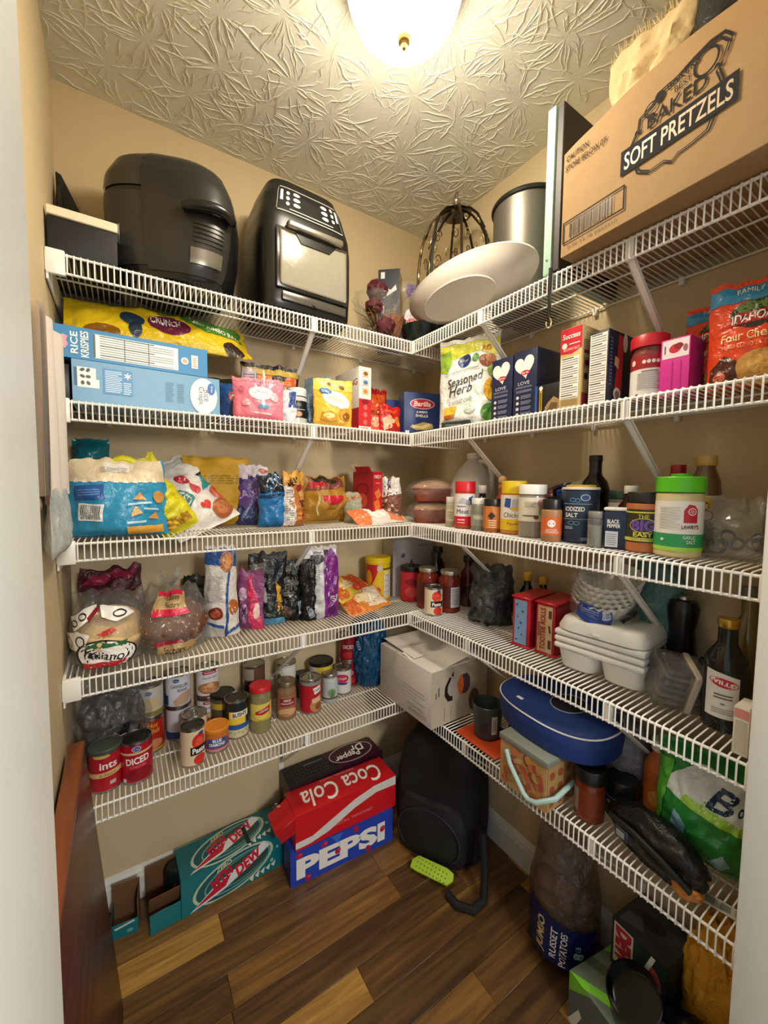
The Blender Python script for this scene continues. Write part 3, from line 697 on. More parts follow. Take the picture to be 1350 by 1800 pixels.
b = MB(); b.tube([(0, 0, 0), (0, 0, .3)], .004, M('#cbb98a', .6), 6); b.build('stick', t)

# mint canvas
t = thing('canvas_panel', 'deep canvas panel with mint green edge beside the cardboard box', 'picture', (-.15, -.838, S[1]), -90)
b = MB(); b.box((-.022, -.135, 0), (.0, .135, .385), M('#a9cdbb', .6, 0, 'p', .25, 220, .06), .003, 2); b.build('canvas_wrap', t)
b = MB(); b.box((.001, -.13, .003), (.019, .135, .383), M('#2b2423', .5), .002); b.build('dark_frame', t)
for z in (.035, .35): b = MB(); b.lathe([(.0035, 0), (.003, .0015), (0, .002)], STEEL, 10, Matrix.Translation((-.011, -.135, z)) @ Matrix.Rotation(R(90), 4, 'X')); b.build('staple', t)

# open cardboard box
CB = M('#98794f', .8, 0, 'p', .1, 35, .09); INK = M('#19181c', .95); INK2 = M('#2e2418', .95)
t = thing('cardboard_box', 'open brown cardboard box of soft pretzels overhanging the top shelf', 'box', (-.2, -1.08, S[1]), -94.25)
L_, D_, H_ = .362, .27, .222; h2 = L_/2
b = MB(); b.box((-h2, -D_/2, 0), (h2, D_/2, .004), CB, .001); b.build('bottom_panel', t)
b = MB()
vs = []; n = 24
for y_ in (-D_/2, -D_/2+.004):
    for i in range(n+1):
        u = i/n; vs.append((-h2+L_*u, y_, 0.002)); vs.append((-h2+L_*u, y_-.001*math.sin(u*20), H_+.03*math.sin(min(1, u*1.5)*math.pi*.5)-.03*max(0, u-.6)))
m2 = 2*(n+1)
fs = [(2*i, 2*i+2, 2*i+3, 2*i+1) for i in range(n)] + [(m2+2*i+1, m2+2*i+3, m2+2*i+2, m2+2*i) for i in range(n)] + [(2*i+1, 2*i+3, m2+2*i+3, m2+2*i+1) for i in range(n)] + [(2*i+2, 2*i, m2+2*i, m2+2*i+2) for i in range(n)]
fs += [(0, 1, m2+1, m2), (2*n+1, 2*n, m2+2*n, m2+2*n+1)]
b.add(vs, fs, CB); fp = b.build('front_panel', t)
b = MB(); b.box((-h2, D_/2-.004, 0), (h2, D_/2, H_), CB, .001); b.build('back_panel', t)
for sx in (-1, 1):
    b = MB(); b.box((sx*h2-.002, -D_/2+.004, .002), (sx*h2+.002, D_/2-.004, H_), CB, .001); b.build('side_panel', t)
b = MB(); b.box((-h2+.004, 0, 0), (h2-.004, .1, .003), CB, .001, 1, Matrix.Translation((0, D_/2-.002, H_)) @ Matrix.Rotation(R(115), 4, 'X')); b.build('top_flap', t)
b = MB(); sf = plane_surf((-h2, -D_/2-.0012, 0), (1, 0, 0), (0, 0, 1)); C_ = 22.6; ops = []
shield = [(-7.2, -1), (-7.6, 2), (-6.4, 4), (-6.2, 5.8), (-4, 6.6), (-2.4, 8), (0, 8.2), (2.6, 9.2), (5, 9.8), (7, 9.6), (8.2, 8), (7.6, 6), (6.6, 4.4), (7.4, 2), (7.2, -1), (5.6, -4.6), (3, -5.2), (1, -5.4), (0, -6.2), (-1.4, -5.2), (-4, -5.4), (-6.2, -4)]
def outline(pts, w_): return [('p', [pts[i], pts[(i+1) % len(pts)], (pts[(i+1) % len(pts)][0]*w_, pts[(i+1) % len(pts)][1]*w_), (pts[i][0]*w_, pts[i][1]*w_)]) for i in range(len(pts))]
for sc_ in (1.0, .94): ops += [(o[0], [(C_+x*sc_, 11.8+y*sc_) for x, y in o[1]], INK) for o in outline(shield, .965)]
ops += [('rr', C_, 11.4, 18.6, 4.6, INK, 0), ('t', 'SOFT PRETZELS', C_, 11.4, 17.2, 3.1, '#b9a283', 0, 0, .012), ('t', 'BAKED', C_+.2, 15.7, 9.4, 2.4, INK, 0, 0, .01), ('t', 'BAKERS', C_+1.2, 19.6, 5, 1.2, INK, 8), ('t', 'BEST', C_+1.2, 18, 2.6, 1, INK, 5),
        ('t', '~', C_-6.2, 15.2, 1.2, .9, INK), ('t', '~', C_+6.4, 16.6, 1.2, .9, INK), ('k', C_+4.6, 18.6, 1.9, 2.1, .35, INK), ('k', C_-3.8, 17.6, 1.4, 1.3, .25, INK), ('e', C_-2.6, 18.8, .8, .9, INK),
        ('t', 'CAUTION', 3.4, 20.6, 5.2, 1.2, INK2, 0, 0, .01), ('t', "STORE BELOW 0'F", 5.4, 18.6, 9.4, 1.2, INK2, 0, 0, .01), ('b', 7.2, 5, 10, 3.2), ('t', '0 00 54 78 0452310', 7.2, 1.7, 11, .7, '#6b5236')]
ops += [('r', *(a/1 for a in q), INK) for q in rect_ring(.5, 2.6, 14.4, 7.2, .3)]
deco(b, sf, ops, False, .0004, .00002); b.build('printed_label', fp)
def inbox(lx, ly): c, s_ = math.cos(R(-94.25)), math.sin(R(-94.25)); return (-.2+lx*c-ly*s_, -1.08+lx*s_+ly*c)
x_, y_ = inbox(-.045, -.052)
t2 = bag('throw_blanket', 'beige fringed throw stuffed into the cardboard box', 'blanket', x_, y_, S[1]+.012, Pouch(.17,   .40, .09, 'sack', 21, .016, -.1, .02), M('#bda67c', .9, 0, 'p', .35, 150, .08), rz=-94)
b = MB(); rnd = random.Random(8); pz = Pouch(.17,   .40, .09, 'sack', 21, .016, -.1, .02)
for k in range(60):
    p = pz.P(-1+2*k/59, 1, True); b.tube([p, p+Vector((rnd.uniform(-.006, .006), rnd.uniform(-.006, .006), rnd.uniform(.01, .02)))], [.0013, .0006], M('#c4b084', .9), 4)
o = b.build('fringe', t2); o['kind'] = 'stuff'
x_, y_ = inbox(.09, -.04); wad('black_bag', 'glossy black plastic bag on top of the cardboard box', 'bag', x_, y_, S[1]+.01, (.13, .13, .4), M('#0e0f0f', .15, 0, 'f', .6), 4, .3, 3, rot=(0, 0, 20))
x_, y_ = inbox(-.15, -.06); wad('pink_packet', 'small pink packet in the corner of the cardboard box', 'packet', x_, y_, S[1]+.012, (.04, .05, .245), FOIL('#d98a78'), 6, .2, 2)
# hook strap hanging under the shelf edge
t = thing('hook_strap', 'black strap with a brass hook hanging from the top shelf lip', 'strap', (-.29, -.842, S[1]-.14), -70)
b = MB(); b.box((-.004, -.002, .04), (.004, .002, .15), BLK, .001); b.build('strap', t)
b = MB(); b.tube([(.006*math.cos(a), 0, .02+.012*math.sin(a)) for a in [R(x) for x in range(-200, 100, 25)]], .0018, M('#cbb88c', .3, .8), 6); b.tube([(0, 0, .032), (0, 0, .045)], .0025, BLK, 6); b.build('hook', t)

# ================================================================== second shelf, left run
WHT = '#f2f0ea'
bag('candy_bag', 'long yellow and green jumbo candy bag lying on the cereal boxes', 'bag', -1.283, -.12, S[2]+.246, Pouch(.165, .46, .075, 'pillow', 31, .004, 0, .008), '#e2bf1c',
    [('p', [(-10, 8), (-6, 10), (-4, 24), (-6, 38), (-10, 40)], '#3d7a2c'), ('p', [(-9.5, 30), (-3, 27), (1.5, 33), (0, 45), (-6, 45), (-9.8, 40)], '#4b8a30'), ('e', 2, 24, 5.5, 3.4, '#6b1f3e', 90), ('t', 'CRUNCH', 1.2, 23, 7.5, 3, WHT, 90, 0, .02), ('l', -1.8, 23.5, 4.6, .8, 1, '#2b2b2b', 90),
     ('t', '40oz JUMBO BAG', -1, 37, 13.5, 2.6, WHT, 82, 0, .015), ('t', 'JUMBO', -6, 34, 9, 2.4, '#dfe8c8', 96, 0, .02), ('e', 2, 15, 3, 2.3, '#20384e', 60), ('e', 5.4, 15.5, 2.2, 1.6, '#1d2f3f'), ('e', 7, 8, 2, 4, '#8a5a12'), ('e', 6, 41, 3, 3, '#33221e')], rot=RX(-42) @ RY(88), seal=1.2)
bag('snack_pouch', 'dark grey crumpled pouch behind the pale blue cereal box', 'bag', -.87, -.08, S[2], Pouch(.13, .15, .07, 'sack', 33, .008), '#3c3a35', [('e', 0, 9, 4.5, 2, '#76736a')], rz=-12)
carton('cereal_box', 'bright blue rice cereal box lying on its side on the pale blue one', 'box', -1.13, -.16, S[2]+.103, .33, .2, .072, 1, '#1f7fb5',
       front=[('r', 0, 0, 33, 7.2, '#1f7fb5'), ('n', 16.8, 3.5, 18, 5.6), ('r', 7.6, .8, 8, 6.2, '#55524e'), ('r', 13.8, .8, 14, 6.2, '#55524e'), ('r', 19, .8, 19.2, 6.2, '#55524e'), ('t', 'RICE', 3.9, 3.6, 5, 1.4, WHT, 90, 0, .02), ('t', 'KRISPIES', 5.9, 3.5, 6, 1.6, WHT, 90, 0, .02), ('p', [(1.2, 2.2), (2.2, 2), (2.8, 3), (2.4, 4), (2.8, 4.8), (1.8, 5.2), (1.3, 4.4), (1.6, 3.4)], '#e59aa8'), ('e', 27.4, 3.4, .9, .9, WHT), ('e', 27.4, 3.4, .6, .6, '#e0a07a'), ('r', 29, 1.8, 30.6, 5.2, WHT), ('l', 29.8, 3.4, 1, 2.6, 5, '#d87a4a')], right=[('r', 0, 0, 20, 7.2, '#2585ba')])
carton('cereal_box', 'pale blue crisped rice box lying on its side at the shelf edge', 'box', -1.1, -.172, S[2], .325, .2, .098, 1.5, '#6b9fc2', left=[('r', 0, 0, 20, 9.8, '#2c3238')],
       front=[('r', 0, 0, 32.5, 9.8, '#6b9fc2'), ('r', 1, 3.6, 4.6, 8.2, WHT), ('r', .4, 3.8, 1, 8, '#1d5c78'), ('r', 4.2, 3.6, 5.2, 5.6, WHT)] + [('e', 2+1.1*(i % 2), 4.6+1.5*(i//2), .35, .5, '#3b3b3b', 30*i) for i in range(6)] +
       [('r', 6, 2.6, 12, 8.6, '#4389bf'), ('l', 8.1, 5.6, 3.4, 5.2, 12, '#cfe2f0'), ('l', 10.9, 4.3, 1.6, 3, 6, '#cfe2f0')] + [('rr', 11, 7.3, .25, 1.6, WHT, a) for a in (0, 60, 120)] + [('l', 20.2, 4.9, 1.8, 5, 11, '#5a8bab'), ('l', 22.8, 4.9, 1.6, 5, 9, '#5a8bab'),
        ('e', 28.4, 4.8, 3.4, 4.7, WHT), ('t', 'Rice', 29.2, 5, 3, 1.5, '#3d3355', -90), ('t', 'Crisps', 27.6, 4.9, 4.6, 1.7, '#3d3355', -90), ('e', 30.3, 6.9, 1.0, 1.6, '#2f6fb5'), ('t', 'Great', 30.5, 6.9, 1.7, .6, WHT, -90)],
       right=[('r', 0, 0, 20, 9.8, '#b99b78')])
carton('black_box', 'narrow black box filling the gap at the side wall', 'box', -1.281, -.15, S[2], .03, .2, .09, 0, '#121312', flaps=False)
bag('candy_packet', 'small blue and red candy packet beside the pink pouch', 'packet', -.885, -.17, S[2], Pouch(.06, .115, .03, 'pillow', 35, .004), '#27508f', [('e', 1.2, 7.5, 1.6, 1.6, '#d8493a'), ('e', .8, 7.2, .8, .9, '#f0c9b8')], rz=-20)
bag('sweets_pouch', 'pink resealable pouch with white oval label', 'bag', -.818, -.235, S[2], Pouch(.145, .125, .06, 'stand', 37, .004, 0, .006), '#ee7f92',
    [('e', .6, 8, 3.6, 2, '#f8dfe0'), ('l', .6, 8.1, 4, 1.3, 2, '#e8a2ad', -8), ('k', 0, 11, .6, .6, .2, '#a05a68'), ('e', 1.2, 4, 1.7, .7, '#6f9cc0'), ('p', [(.6, 4.4), (1.8, 4.4), (1.6, 6), (.8, 6)], '#c9dcea'), ('l', 1, 2, 5, .8, 1, '#f7cdd2', -4), ('e', -4.8, 9, .8, .8, '#c9637a'), ('e', 4.6, 7, 1.1, 1.4, '#f5b3bc'), ('e', -3.6, 5, 1.2, 1, '#f3a6b0')], rz=-14, seal=1)
bag('chip_bag', 'black and gold chip bag with a white clip band behind the pink pouch', 'bag', -.75, -.13, S[2], Pouch(.185, .2, .075, 'stand', 39, .006, 0, .012), '#1c1813',
    [('r', -9, 16.6, 9, 20, '#c9a53a'), ('r', -9, 11, -4.4, 18, '#c9bcc8'), ('l', -6.6, 14, 3.4, 5, 6, '#7d7180'), ('p', [(-4.2, 12.5), (0, 13), (.5, 16.4), (-4.2, 16.4)], '#e07a3a'), ('p', [(4, 13), (8.4, 14), (8.4, 16.5), (5, 16.4)], '#d9622c'), ('t', 'TWIST', 4.2, 12, 7, 2.4, '#d8cfb8', 0, .2, .02), ('l', 3.6, 14.6, 6, 1.2, 2, '#c9a53a'), ('rr', -1.9, 15, .7, 6, '#ded8cc', 6)], rz=-8, seal=1.5)
bag('clear_packet', 'white-edged packet with blue corner right of the pink pouch', 'packet', -.718, -.18, S[2], Pouch(.075, .115, .035, 'stand', 40, .005), '#d9dbe2', [('r', 1.5, 6, 3.6, 11, '#2b4a8c')], rz=-30)
jar('supplement_jar', 'grey plastic jar with a black label on the second shelf', 'jar', -.672, -.165, S[2], cyl(.034, .1, .006), '#c2c2c4', cap=(.032, .101, .128, '#d6d5d6', 1), lab=(.03, .085, '#17181a', [('r', -3, 5.6, 3, 5.8, '#b9bcc0'), ('e', -.6, 4, 1.2, .9, '#a06a48'), ('e', .8, 4.2, 1, .8, '#c49a72'), ('l', 0, 7.2, 3, 1, 2, '#8d9094')]))
bag('zip_bag', 'blue tinted zip bag standing between jar and yellow pouch', 'bag', -.612, -.19, S[2], Pouch(.1, .17, .035, 'stand', 41, .007), M('#8fb0c9', .2, 0, 'c', alpha=.5), [('p', [(-4, 1), (4, 1), (3, 7), (-3, 9)], '#6a86a0')], rz=-48)
bag('snack_pouch', 'yellow stand-up pouch with white cloud label', 'bag', -.575, -.24, S[2], Pouch(.13, .158, .06, 'stand', 43, .003), '#f0bf45',
    [('r', -6.4, 12, 6.4, 15.7, '#f4cd55'), ('e', .6, 9.2, 4.4, 2.5, WHT, -14), ('e', 2.8, 8, 2.6, 2, WHT), ('l', .8, 9, 5.6, 1.4, 2, '#e8c88a', -12), ('e', -2.6, 11.6, 2, 1, '#2f66a8', -8), ('t', 'Great', -2.6, 11.6, 2.4, .8, WHT, -8), ('e', 2.6, 13.2, 1.1, .7, '#8a5a2a', -30), ('e', -1.4, 14, .7, .5, '#7d5a2a'), ('p', [(-4, 4.6), (-1, 5.2), (1, 4), (1.2, 2), (-2, 1.6), (-4.4, 2.4)], '#c98e28'), ('e', -1.6, 3.6, 1.9, .9, '#f7e08a'), ('e', 3.6, 4.4, 2, 2, '#d99a33'), ('e', 4, 3.6, 1.2, 1.4, '#8a5220')], rz=-16, seal=1)
carton('cracker_box', 'tall red and white cracker box seen edge-on', 'box', -.455, -.155, S[2], .05, .17, .218, 2, '#e9e4da', front=[('r', 0, 0, 5, 11, '#c9242c'), ('r', 0, 0, 5, 1.6, WHT), ('b', 2.4, .8, 3, 1.1)] + [('e', 2.6, 3+2.6*i, .8, .9, '#e06a62') for i in range(3)] + [('r', 1.2, 12.6+3*i, 3.9, 14.8+3*i, '#cfc6b4') for i in range(3)] + [('e', 2.6, 13.6+3*i, .9, .7, ['#c98a3a', '#4a78b0', '#8a5a2a'][i]) for i in range(3)] + [('e', 2.5, 10.2, 1.4, .8, '#8a1a20')],
       left=[('r', 0, 0, 17, 8, '#c9242c'), ('t', 'N SONG', 10, 17, 12, 2.2, '#c9313a', 0, 0, .01)])
for k, (x, y, w_, h_, c, lab, rz) in enumerate(((-.385, -.2, .08, .105, '#d9481f', 'open orange snack bag showing a biscuit', -10), (-.335, -.222, .095, .1, '#c21f1c', 'red snack bag in front of the blue pasta box', 4), (-.345, -.145, .1, .175, '#a5231d', 'taller dark red chip bag leaning behind the red one', 14))):
    bag('snack_bag', lab, 'bag', x, y, S[2], Pouch(w_, h_, .045, 'stand', 50+k, .006, 0, .012), c, [[('k', 0, 5.5, 2.2, 3, .5, '#c79a3a'), ('e', -.4, 4, 1.8, 2, '#d8a58c'), ('p', [(-3, 8), (1, 8.6), (2, 7), (-2, 6.6)], '#8a2a18')], [('e', 2.2, 4.6, 1.7, 1.8, '#e9822a'), ('p', [(-4, 5), (-1, 7), (1, 5), (-1, 2), (-3.6, 1)], '#e8b08f'), ('p', [(-3.4, 8), (3, 9), (1, 7)], '#e54a2a')], [('p', [(-4, 15), (4, 16), (3, 12), (-3, 11)], '#d85a22'), ('e', 0, 10, 2.6, 1, '#e8c9b8')]][k], rz=rz, group='red snack bags on the second shelf', seal=1)
BARI = [('r', 0, 0, 14, 16.8, '#24386f')]
carton('pasta_box', 'blue jumbo pasta shells box in the corner of the second shelf', 'box', -.185, -.2, S[2], .145, .07, .165, -18, '#24386f',
       front=[('e', 7.4, 12.4, 5, 2, '#d8d5da'), ('e', 7.4, 12.4, 4.7, 1.75, '#c2243c'), ('t', 'Barilla', 7.4, 12.4, 6.8, 1.9, WHT, 0, .1, .02), ('t', 'JUMBO', 7.2, 9.2, 4.6, 1, WHT, 0, 0, .02), ('t', 'SHELLS', 7.2, 7.9, 5, 1, WHT, 0, 0, .02), ('p', [(2.4, 3.6), (5, 4.6), (8, 5.6), (11.5, 5), (12, 3.4), (9, 2.6), (5, 2.4)], '#b7a169'), ('p', [(3, 4.4), (7, 4), (10, 5.2), (11, 4.4), (8, 3), (4, 3.2)], '#e0cf96'), ('r', .6, .6, 2.2, 2.2, '#bcd0e6'), ('r', 3.6, 1.2, 9, 1.5, '#8b97b8')], left=[('r', 0, 0, 7, 16.5, '#3c4d86')])
carton('pasta_box', 'plain dark blue pasta box at the back corner, mostly hidden', 'box', -.255, -.09, S[2], .1, .06, .15, -10, '#2d4586')

# ================================================================== second shelf, right run
bag('crouton_bag', 'white seasoned herb crouton bag with lime green corners', 'bag', -.215, -.5, S[2], Pouch(.205, .29, .075, 'stand', 61, .005, 0, .014), '#e9ebe6',
    [('p', [(-10, 27.4), (10, 27.4), (10, 22), (4, 24), (-4, 22.6), (-10, 19)], '#d7d84a'), ('p', [(-10, 25), (-6, 25.5), (-5, 21), (-7, 18), (-10, 19)], '#8fb63a'), ('e', -.6, 21.3, 2.2, 2.1, '#1f3a74'), ('t', 'Kroger', -.6, 21.3, 3.2, 1.2, WHT, -6, .2), ('e', 6.6, 20.6, 2.6, 2, '#8a4a2a', -30), ('e', 7.4, 21.4, 1.6, 1.2, '#b5713f', -30), ('e', 3, 21.8, 1.1, 1.3, '#5f9a4a'), ('t', 'RG', 6.2, 25, 2.8, 1.8, '#cc5a28', 6, 0, .02),
     ('t', 'Seasoned', -.6, 15.4, 12.5, 2.8, '#2f3233', 10, .35, .005), ('t', 'Herb', -2, 12.2, 8.4, 3, '#2f3233', 10, .35, .005), ('t', 'CROUTONS', -1.6, 8.4, 8.6, 1.2, '#7d837f', 8), ('k', 4.6, 12, 1.4, 1.4, .12, '#c9cfcc'), ('k', 3.4, 9.6, 1.6, 1.6, .12, '#c9cfcc'), ('l', -2, 18.2, 12, .5, 1, '#9aa09a', 6),
     ('e', 8.4, 17.2, 1.6, 2, '#8fb23c', 20), ('e', 8.2, 11.4, 2.2, 3.4, '#d8a728', 10), ('e', 9, 12.6, 1.3, 1.8, '#8a5a22'), ('e', 8, 4.4, 2.4, 2.8, '#4f8a3a'), ('e', 8.6, 2.4, 2, 2.2, '#6ea446'), ('p', [(-7.4, 3.6), (-3.6, 3.8), (-3, 7), (-7.6, 6.8)], '#e8b93c'), ('p', [(-7.2, 2.9), (-4, 3.1), (-3.7, 4.4), (-7.3, 4.2)], '#b5651f'), ('e', 2, 6, 2.2, 1.6, '#c8dccf'), ('r', -8.6, .2, 2.4, 2.4, '#3a4a44'), ('l', -4, 1.4, 6, .6, 1, '#b7c0ba')], rz=-66, seal=1.4)
LOVE = [('h', 3.6, 14.4, 3.2, 3.1, WHT, 8), ('e', 3.9, 12.6, 1.5, .65, '#c2243c'), ('t', 'Barilla', 3.9, 12.6, 2.2, .6, WHT), ('t', 'LOVE', 3.5, 9.8, 3.8, .9, '#c9cddd', 0, 0, .005), ('t', 'LIMITED EDITION', 3.5, 8.7, 5.2, .5, '#aab0c6'), ('l', 3.6, 7.6, 5, .7, 2, '#8d95b5')] + \
       [('e', 1.6, 6-1.55*i, .5, .45, '#c9cddd') for i in range(4)] + [('l', 4.4, 6-1.55*i, 3.4, 1, 3, '#8d95b5') for i in range(4)]
for k, (y, h, lab) in enumerate(((-.65, .183, 'navy pasta box with a white heart, beside the crouton bag'), (-.731, .186, 'navy pasta box with a white heart, nearer the tan rice box'))):
    carton('pasta_box', lab, 'box', -.148, y, S[2], .076, .165, h, -90, '#1d2647', front=LOVE, right=[('h', 12, 9, 3.4, 3.2, '#5a2440'), ('t', 'Barilla', 8.6, 8.4, 7, 2, '#a33a52', 0, .1, .01), ('e', 6, 3, 3, 1.4, '#3c3a52')], group='heart pasta boxes')
carton('pasta_packet', 'low black packet with a noodle picture and blue edge', 'packet', -.205, -.81, S[2], .074, .07, .078, -90, '#17161a', front=[('r', 0, 0, .7, 7.8, '#2b56a8'), ('r', 1.4, .6, 2.2, 6.6, '#c9a93c'), ('e', 1.8, 7, .55, .55, '#dde2ea'), ('p', [(3, .6), (7, .6), (7.2, 3.4), (5.6, 4.4), (4, 3), (3.2, 2)], '#a5885a'), ('p', [(3.6, .9), (6.6, 1.2), (6.8, 2.6), (5, 3)], '#6b5334'), ('l', 1.8, 3.6, 4.6, .6, 1, '#3b2c10', 90)], flaps=False)
carton('rice_box', 'tan boil-in-bag rice box with red top panel', 'box', -.17, -.875, S[2], .056, .15, .198, -90, '#d9bd83',
       front=[('p', [(0, 14), (0, 19.8), (5.6, 19.8), (5.6, 14.6), (3, 13.6)], '#cf2436'), ('t', 'Success', 2.8, 18, 4.6, 1.3, WHT, 0, .1, .02), ('e', 1.1, 15.8, .7, .7, WHT), ('l', 3.7, 16, 2.8, .5, 1, WHT), ('t', 'BROWN RICE', 3, 14.8, 4.2, .7, '#f3d5cf'), ('n', 2.7, 7.9, 4.8, 10), ('l', 2.8, 2, 4.4, 1.4, 3, '#9a8350')],
       right=[('l', 6, 17.5, 9, 2, 4, '#a98f5c'), ('r', 1, 13.4, 3, 14.2, '#b03a3a'), ('e', 2, 8, .8, .8, '#4a3a2a'), ('r', 1, 10, 4, 12.4, '#c99a80'), ('e', 2.2, 11.2, .9, .7, '#8a2a2a'), ('r', .4, .6, 3, 4, '#b5484a'), ('l', 9, 8, 9, 8, 9, '#b59c6c')])
carton('pasta_box', 'navy box with a white nutrition panel on its end', 'box', -.165, -.943, S[2], .045, .155, .17, -90, '#151a33', front=[('n', 2.2, 8.5, 4, 16)],
       right=[('l', 1.2, 10, 1, 11, 14, '#5a607c'), ('p', [(3, 3.4), (6.2, 3.4), (6.4, 16), (4.2, 16.6)], '#c3212f'), ('p', [(2.6, 9.4), (4.4, 8.6), (4.6, 11), (2.8, 11.4)], '#d9b37a'), ('e', 4.2, 3, 1.6, 1.4, '#e5ded2'), ('e', 4.2, 2.8, 1.0, .9, '#a8707a'), ('e', 7, 15, 1, 2.2, '#d9d4c4'), ('e', 6, 1.4, 2.6, .9, '#3f5f9a')])
jar('creamer_jar', 'clear jar with red lid and white printed label', 'jar', -.2, -1.032, S[2], cyl(.034, .112, .012, .031, .006), M('#7a3a35', .25), cap=(.036, .112, .138, '#c21f2d', 1), lab=(.004, .095, '#e6e3e0', [('r', -5, 6.6, 5, 9.5, '#9e1d28'), ('e', -3.2, 8.1, .5, .6, '#e9d9d6')] + [('e', -.9+.85*i, 8, .36, .4, '#f0dcdc') for i in range(5)] + [('l', .2, 4, 4.6, 3.6, 8, '#a9a6a6'), ('l', .2, 6, 3, .5, 1, '#77706f'), ('e', -2, .9, .35, .5, '#9e1d28')]))
carton('drink_mix_box', 'magenta box with a white cherry label in clear film', 'box', -.185, -1.092, S[2], .052, .085, .114, -90, '#d8329a', front=[('r', .3, 7.6, 5, 11.2, '#f4e8ee'), ('e', 2.6, 9.4, 1.1, .9, '#cf2b3f', 10), ('e', 3.2, 9.8, .8, .6, '#8a1d2a'), ('r', .7, 8.6, .9, 10.2, '#4a3a44'), ('e', 4.4, 9.2, .4, .7, '#a86a7a'), ('r', 2.1, .3, 2.3, 7, '#c22a88'), ('r', 3.6, .3, 3.8, 7, '#c22a88')], right=[('r', 0, 0, 8.5, 11.4, '#b3287f')])
bag('plum_packet', 'purple folded packet behind the magenta box', 'packet', -.11, -1.1, S[2], Pouch(.075, .15, .03, 'stand', 66, .005), '#8a1f6a', rz=-90)
for k, (x, y, w_, h, rz, lab) in enumerate(((-.135, -1.125, .1, .19, -75, 'orange potato pouch standing behind its twin'), (-.195, -1.195, .115, .195, -80, 'orange potato pouch with a brown potato picture at the door end'))):
    bag('potato_pouch', lab, 'bag', x, y, S[2], Pouch(w_, h, .06, 'stand', 70+k, .004, 0, .006), '#d8451f',
        [('r', -6, 15.6, 6, 19.6, '#2f87b5'), ('t', 'FAMILY SIZE', 1.4, 17.6, 6.6, .9, WHT), ('e', 1.4, 13, 4, 2.6, '#1d2a18'), ('e', 1.4, 14.2, 3, 1.3, '#5d7a3a'), ('rr', 1.2, 12.4, 7.4, 2.2, '#a81f22', 3), ('t', 'IDAHOAN', 1.2, 12.4, 6.8, 1.6, WHT, 3, .15, .02), ('t', 'Four Cheese', .8, 9.1, 8.6, 1.5, '#f3d9a0', 0, 0, .015), ('t', 'MASHED POTATOES', .6, 7.4, 7.8, .8, '#e8a878'), ('p', [(-5, .4), (-5, 3.8), (-3, 6), (-1, 4.6), (-1, .6)], '#4a1f14'), ('e', 2.6, 3.2, 3.8, 3.1, '#c2924a'), ('e', 3.2, 3.6, 2.6, 2, '#d6ab62'), ('e', -3.4, 2, .9, .8, '#c9614a')], rz=rz, group='orange potato pouches', seal=1)

# ================================================================== third shelf, left run
def lay(pitch, rz=0): return RZ(rz) @ RX(pitch)      # pitch < 0 lets a bag lie back
bag('tortilla_chip_bag', 'large sky blue and cream tortilla chip bag at the side wall', 'bag', -1.178, -.215, S[3], Pouch(.235, .195, .13, 'sack', 81, .006, .12, .012), '#2f93bd',
    [('p', [(-11.6, 13.8), (11.6, 13.8), (11, 19.4), (-11, 19.4)], '#e6d3b0'), ('p', [(-2, 15.6), (4, 17), (4, 18.6), (-3, 18.2)], '#f0ece2'), ('l', -.4, 16.6, 6, 1.4, 4, '#9a948a', 6)] + [('p', [(-9.4+2.2*i, 13.6), (-8.2+2.2*i, 13.6), (-8.8+2.2*i, 14.8)], WHT) for i in range(9)] +
    [('rr', -5.4, 11.2, 6.4, 3.4, '#24569a', 3), ('l', -5.4, 11.2, 4.6, 1.6, 3, '#5f8cc4', 3), ('rr', -5.2, 6.4, 5.2, 4.2, WHT, -3), ('b', -5.2, 6.4, 4.2, 3.4, -3), ('p', [(3.4, 9.4), (6.4, 9.2), (5, 11.4)], '#d9a55c'), ('p', [(3.6, 5.2), (6, 6), (4, 7.8)], '#e0b468'), ('p', [(7, 4.6), (9.4, 4.2), (8.6, 6.4)], '#c98f48'), ('e', 9.2, 10, 1.2, 1.6, '#c98f48'), ('r', 2.4, 1, 10.2, 2.8, '#e5a83c'), ('rr', 5, 8.4, 5, .5, '#bfe0ec', 4), ('rr', 7.6, 7, 3, .4, '#bfe0ec', -4), ('rr', 4.6, 3.8, 4, .5, '#bfe0ec', 4)], rz=-6)
t = bag('teal_pouch', 'dark teal glossy pouch slumped under the shelf at the side wall', 'bag', -1.24, -.085, S[3], Pouch(.105, .255, .1, 'pillow', 83, .01, .2), FOIL('#0f6470', .2), [('r', -4, 1, 4, 11, '#0f1416'), ('e', 0, 17, 2, 2.6, '#1d8794')], rz=-18)
carton('phone_case', 'small black box tilted against the teal pouch', 'box', -1.163, -.072, S[3], .05, .03, .17, 0, '#15161a', front=[('r', .4, 15.2, 4.6, 15.5, '#8d9094')], rot=RZ(-10) @ RY(-16), flaps=False)
t = bag('grocery_bag', 'bright yellow crumpled shopping bag with handle loop', 'bag', -1.03, -.205, S[3], Pouch(.1, .22, .09, 'pillow', 85, .014, .1, .02), FOIL('#d9cf22', .28, .7), [('p', [(-4, 2), (4, 2), (4, 4.5), (-3, 5)], '#b98a2a')], rot=RZ(-6) @ RY(-30))
b = MB(); b.tube([(-.03+.035*math.cos(a), -.02, .19+.05*math.sin(a)) for a in [R(k) for k in range(-30, 215, 20)]], [.012]*13, FOIL('#cfc81e', .28, .7), 8); b.build('handle_loop', t)
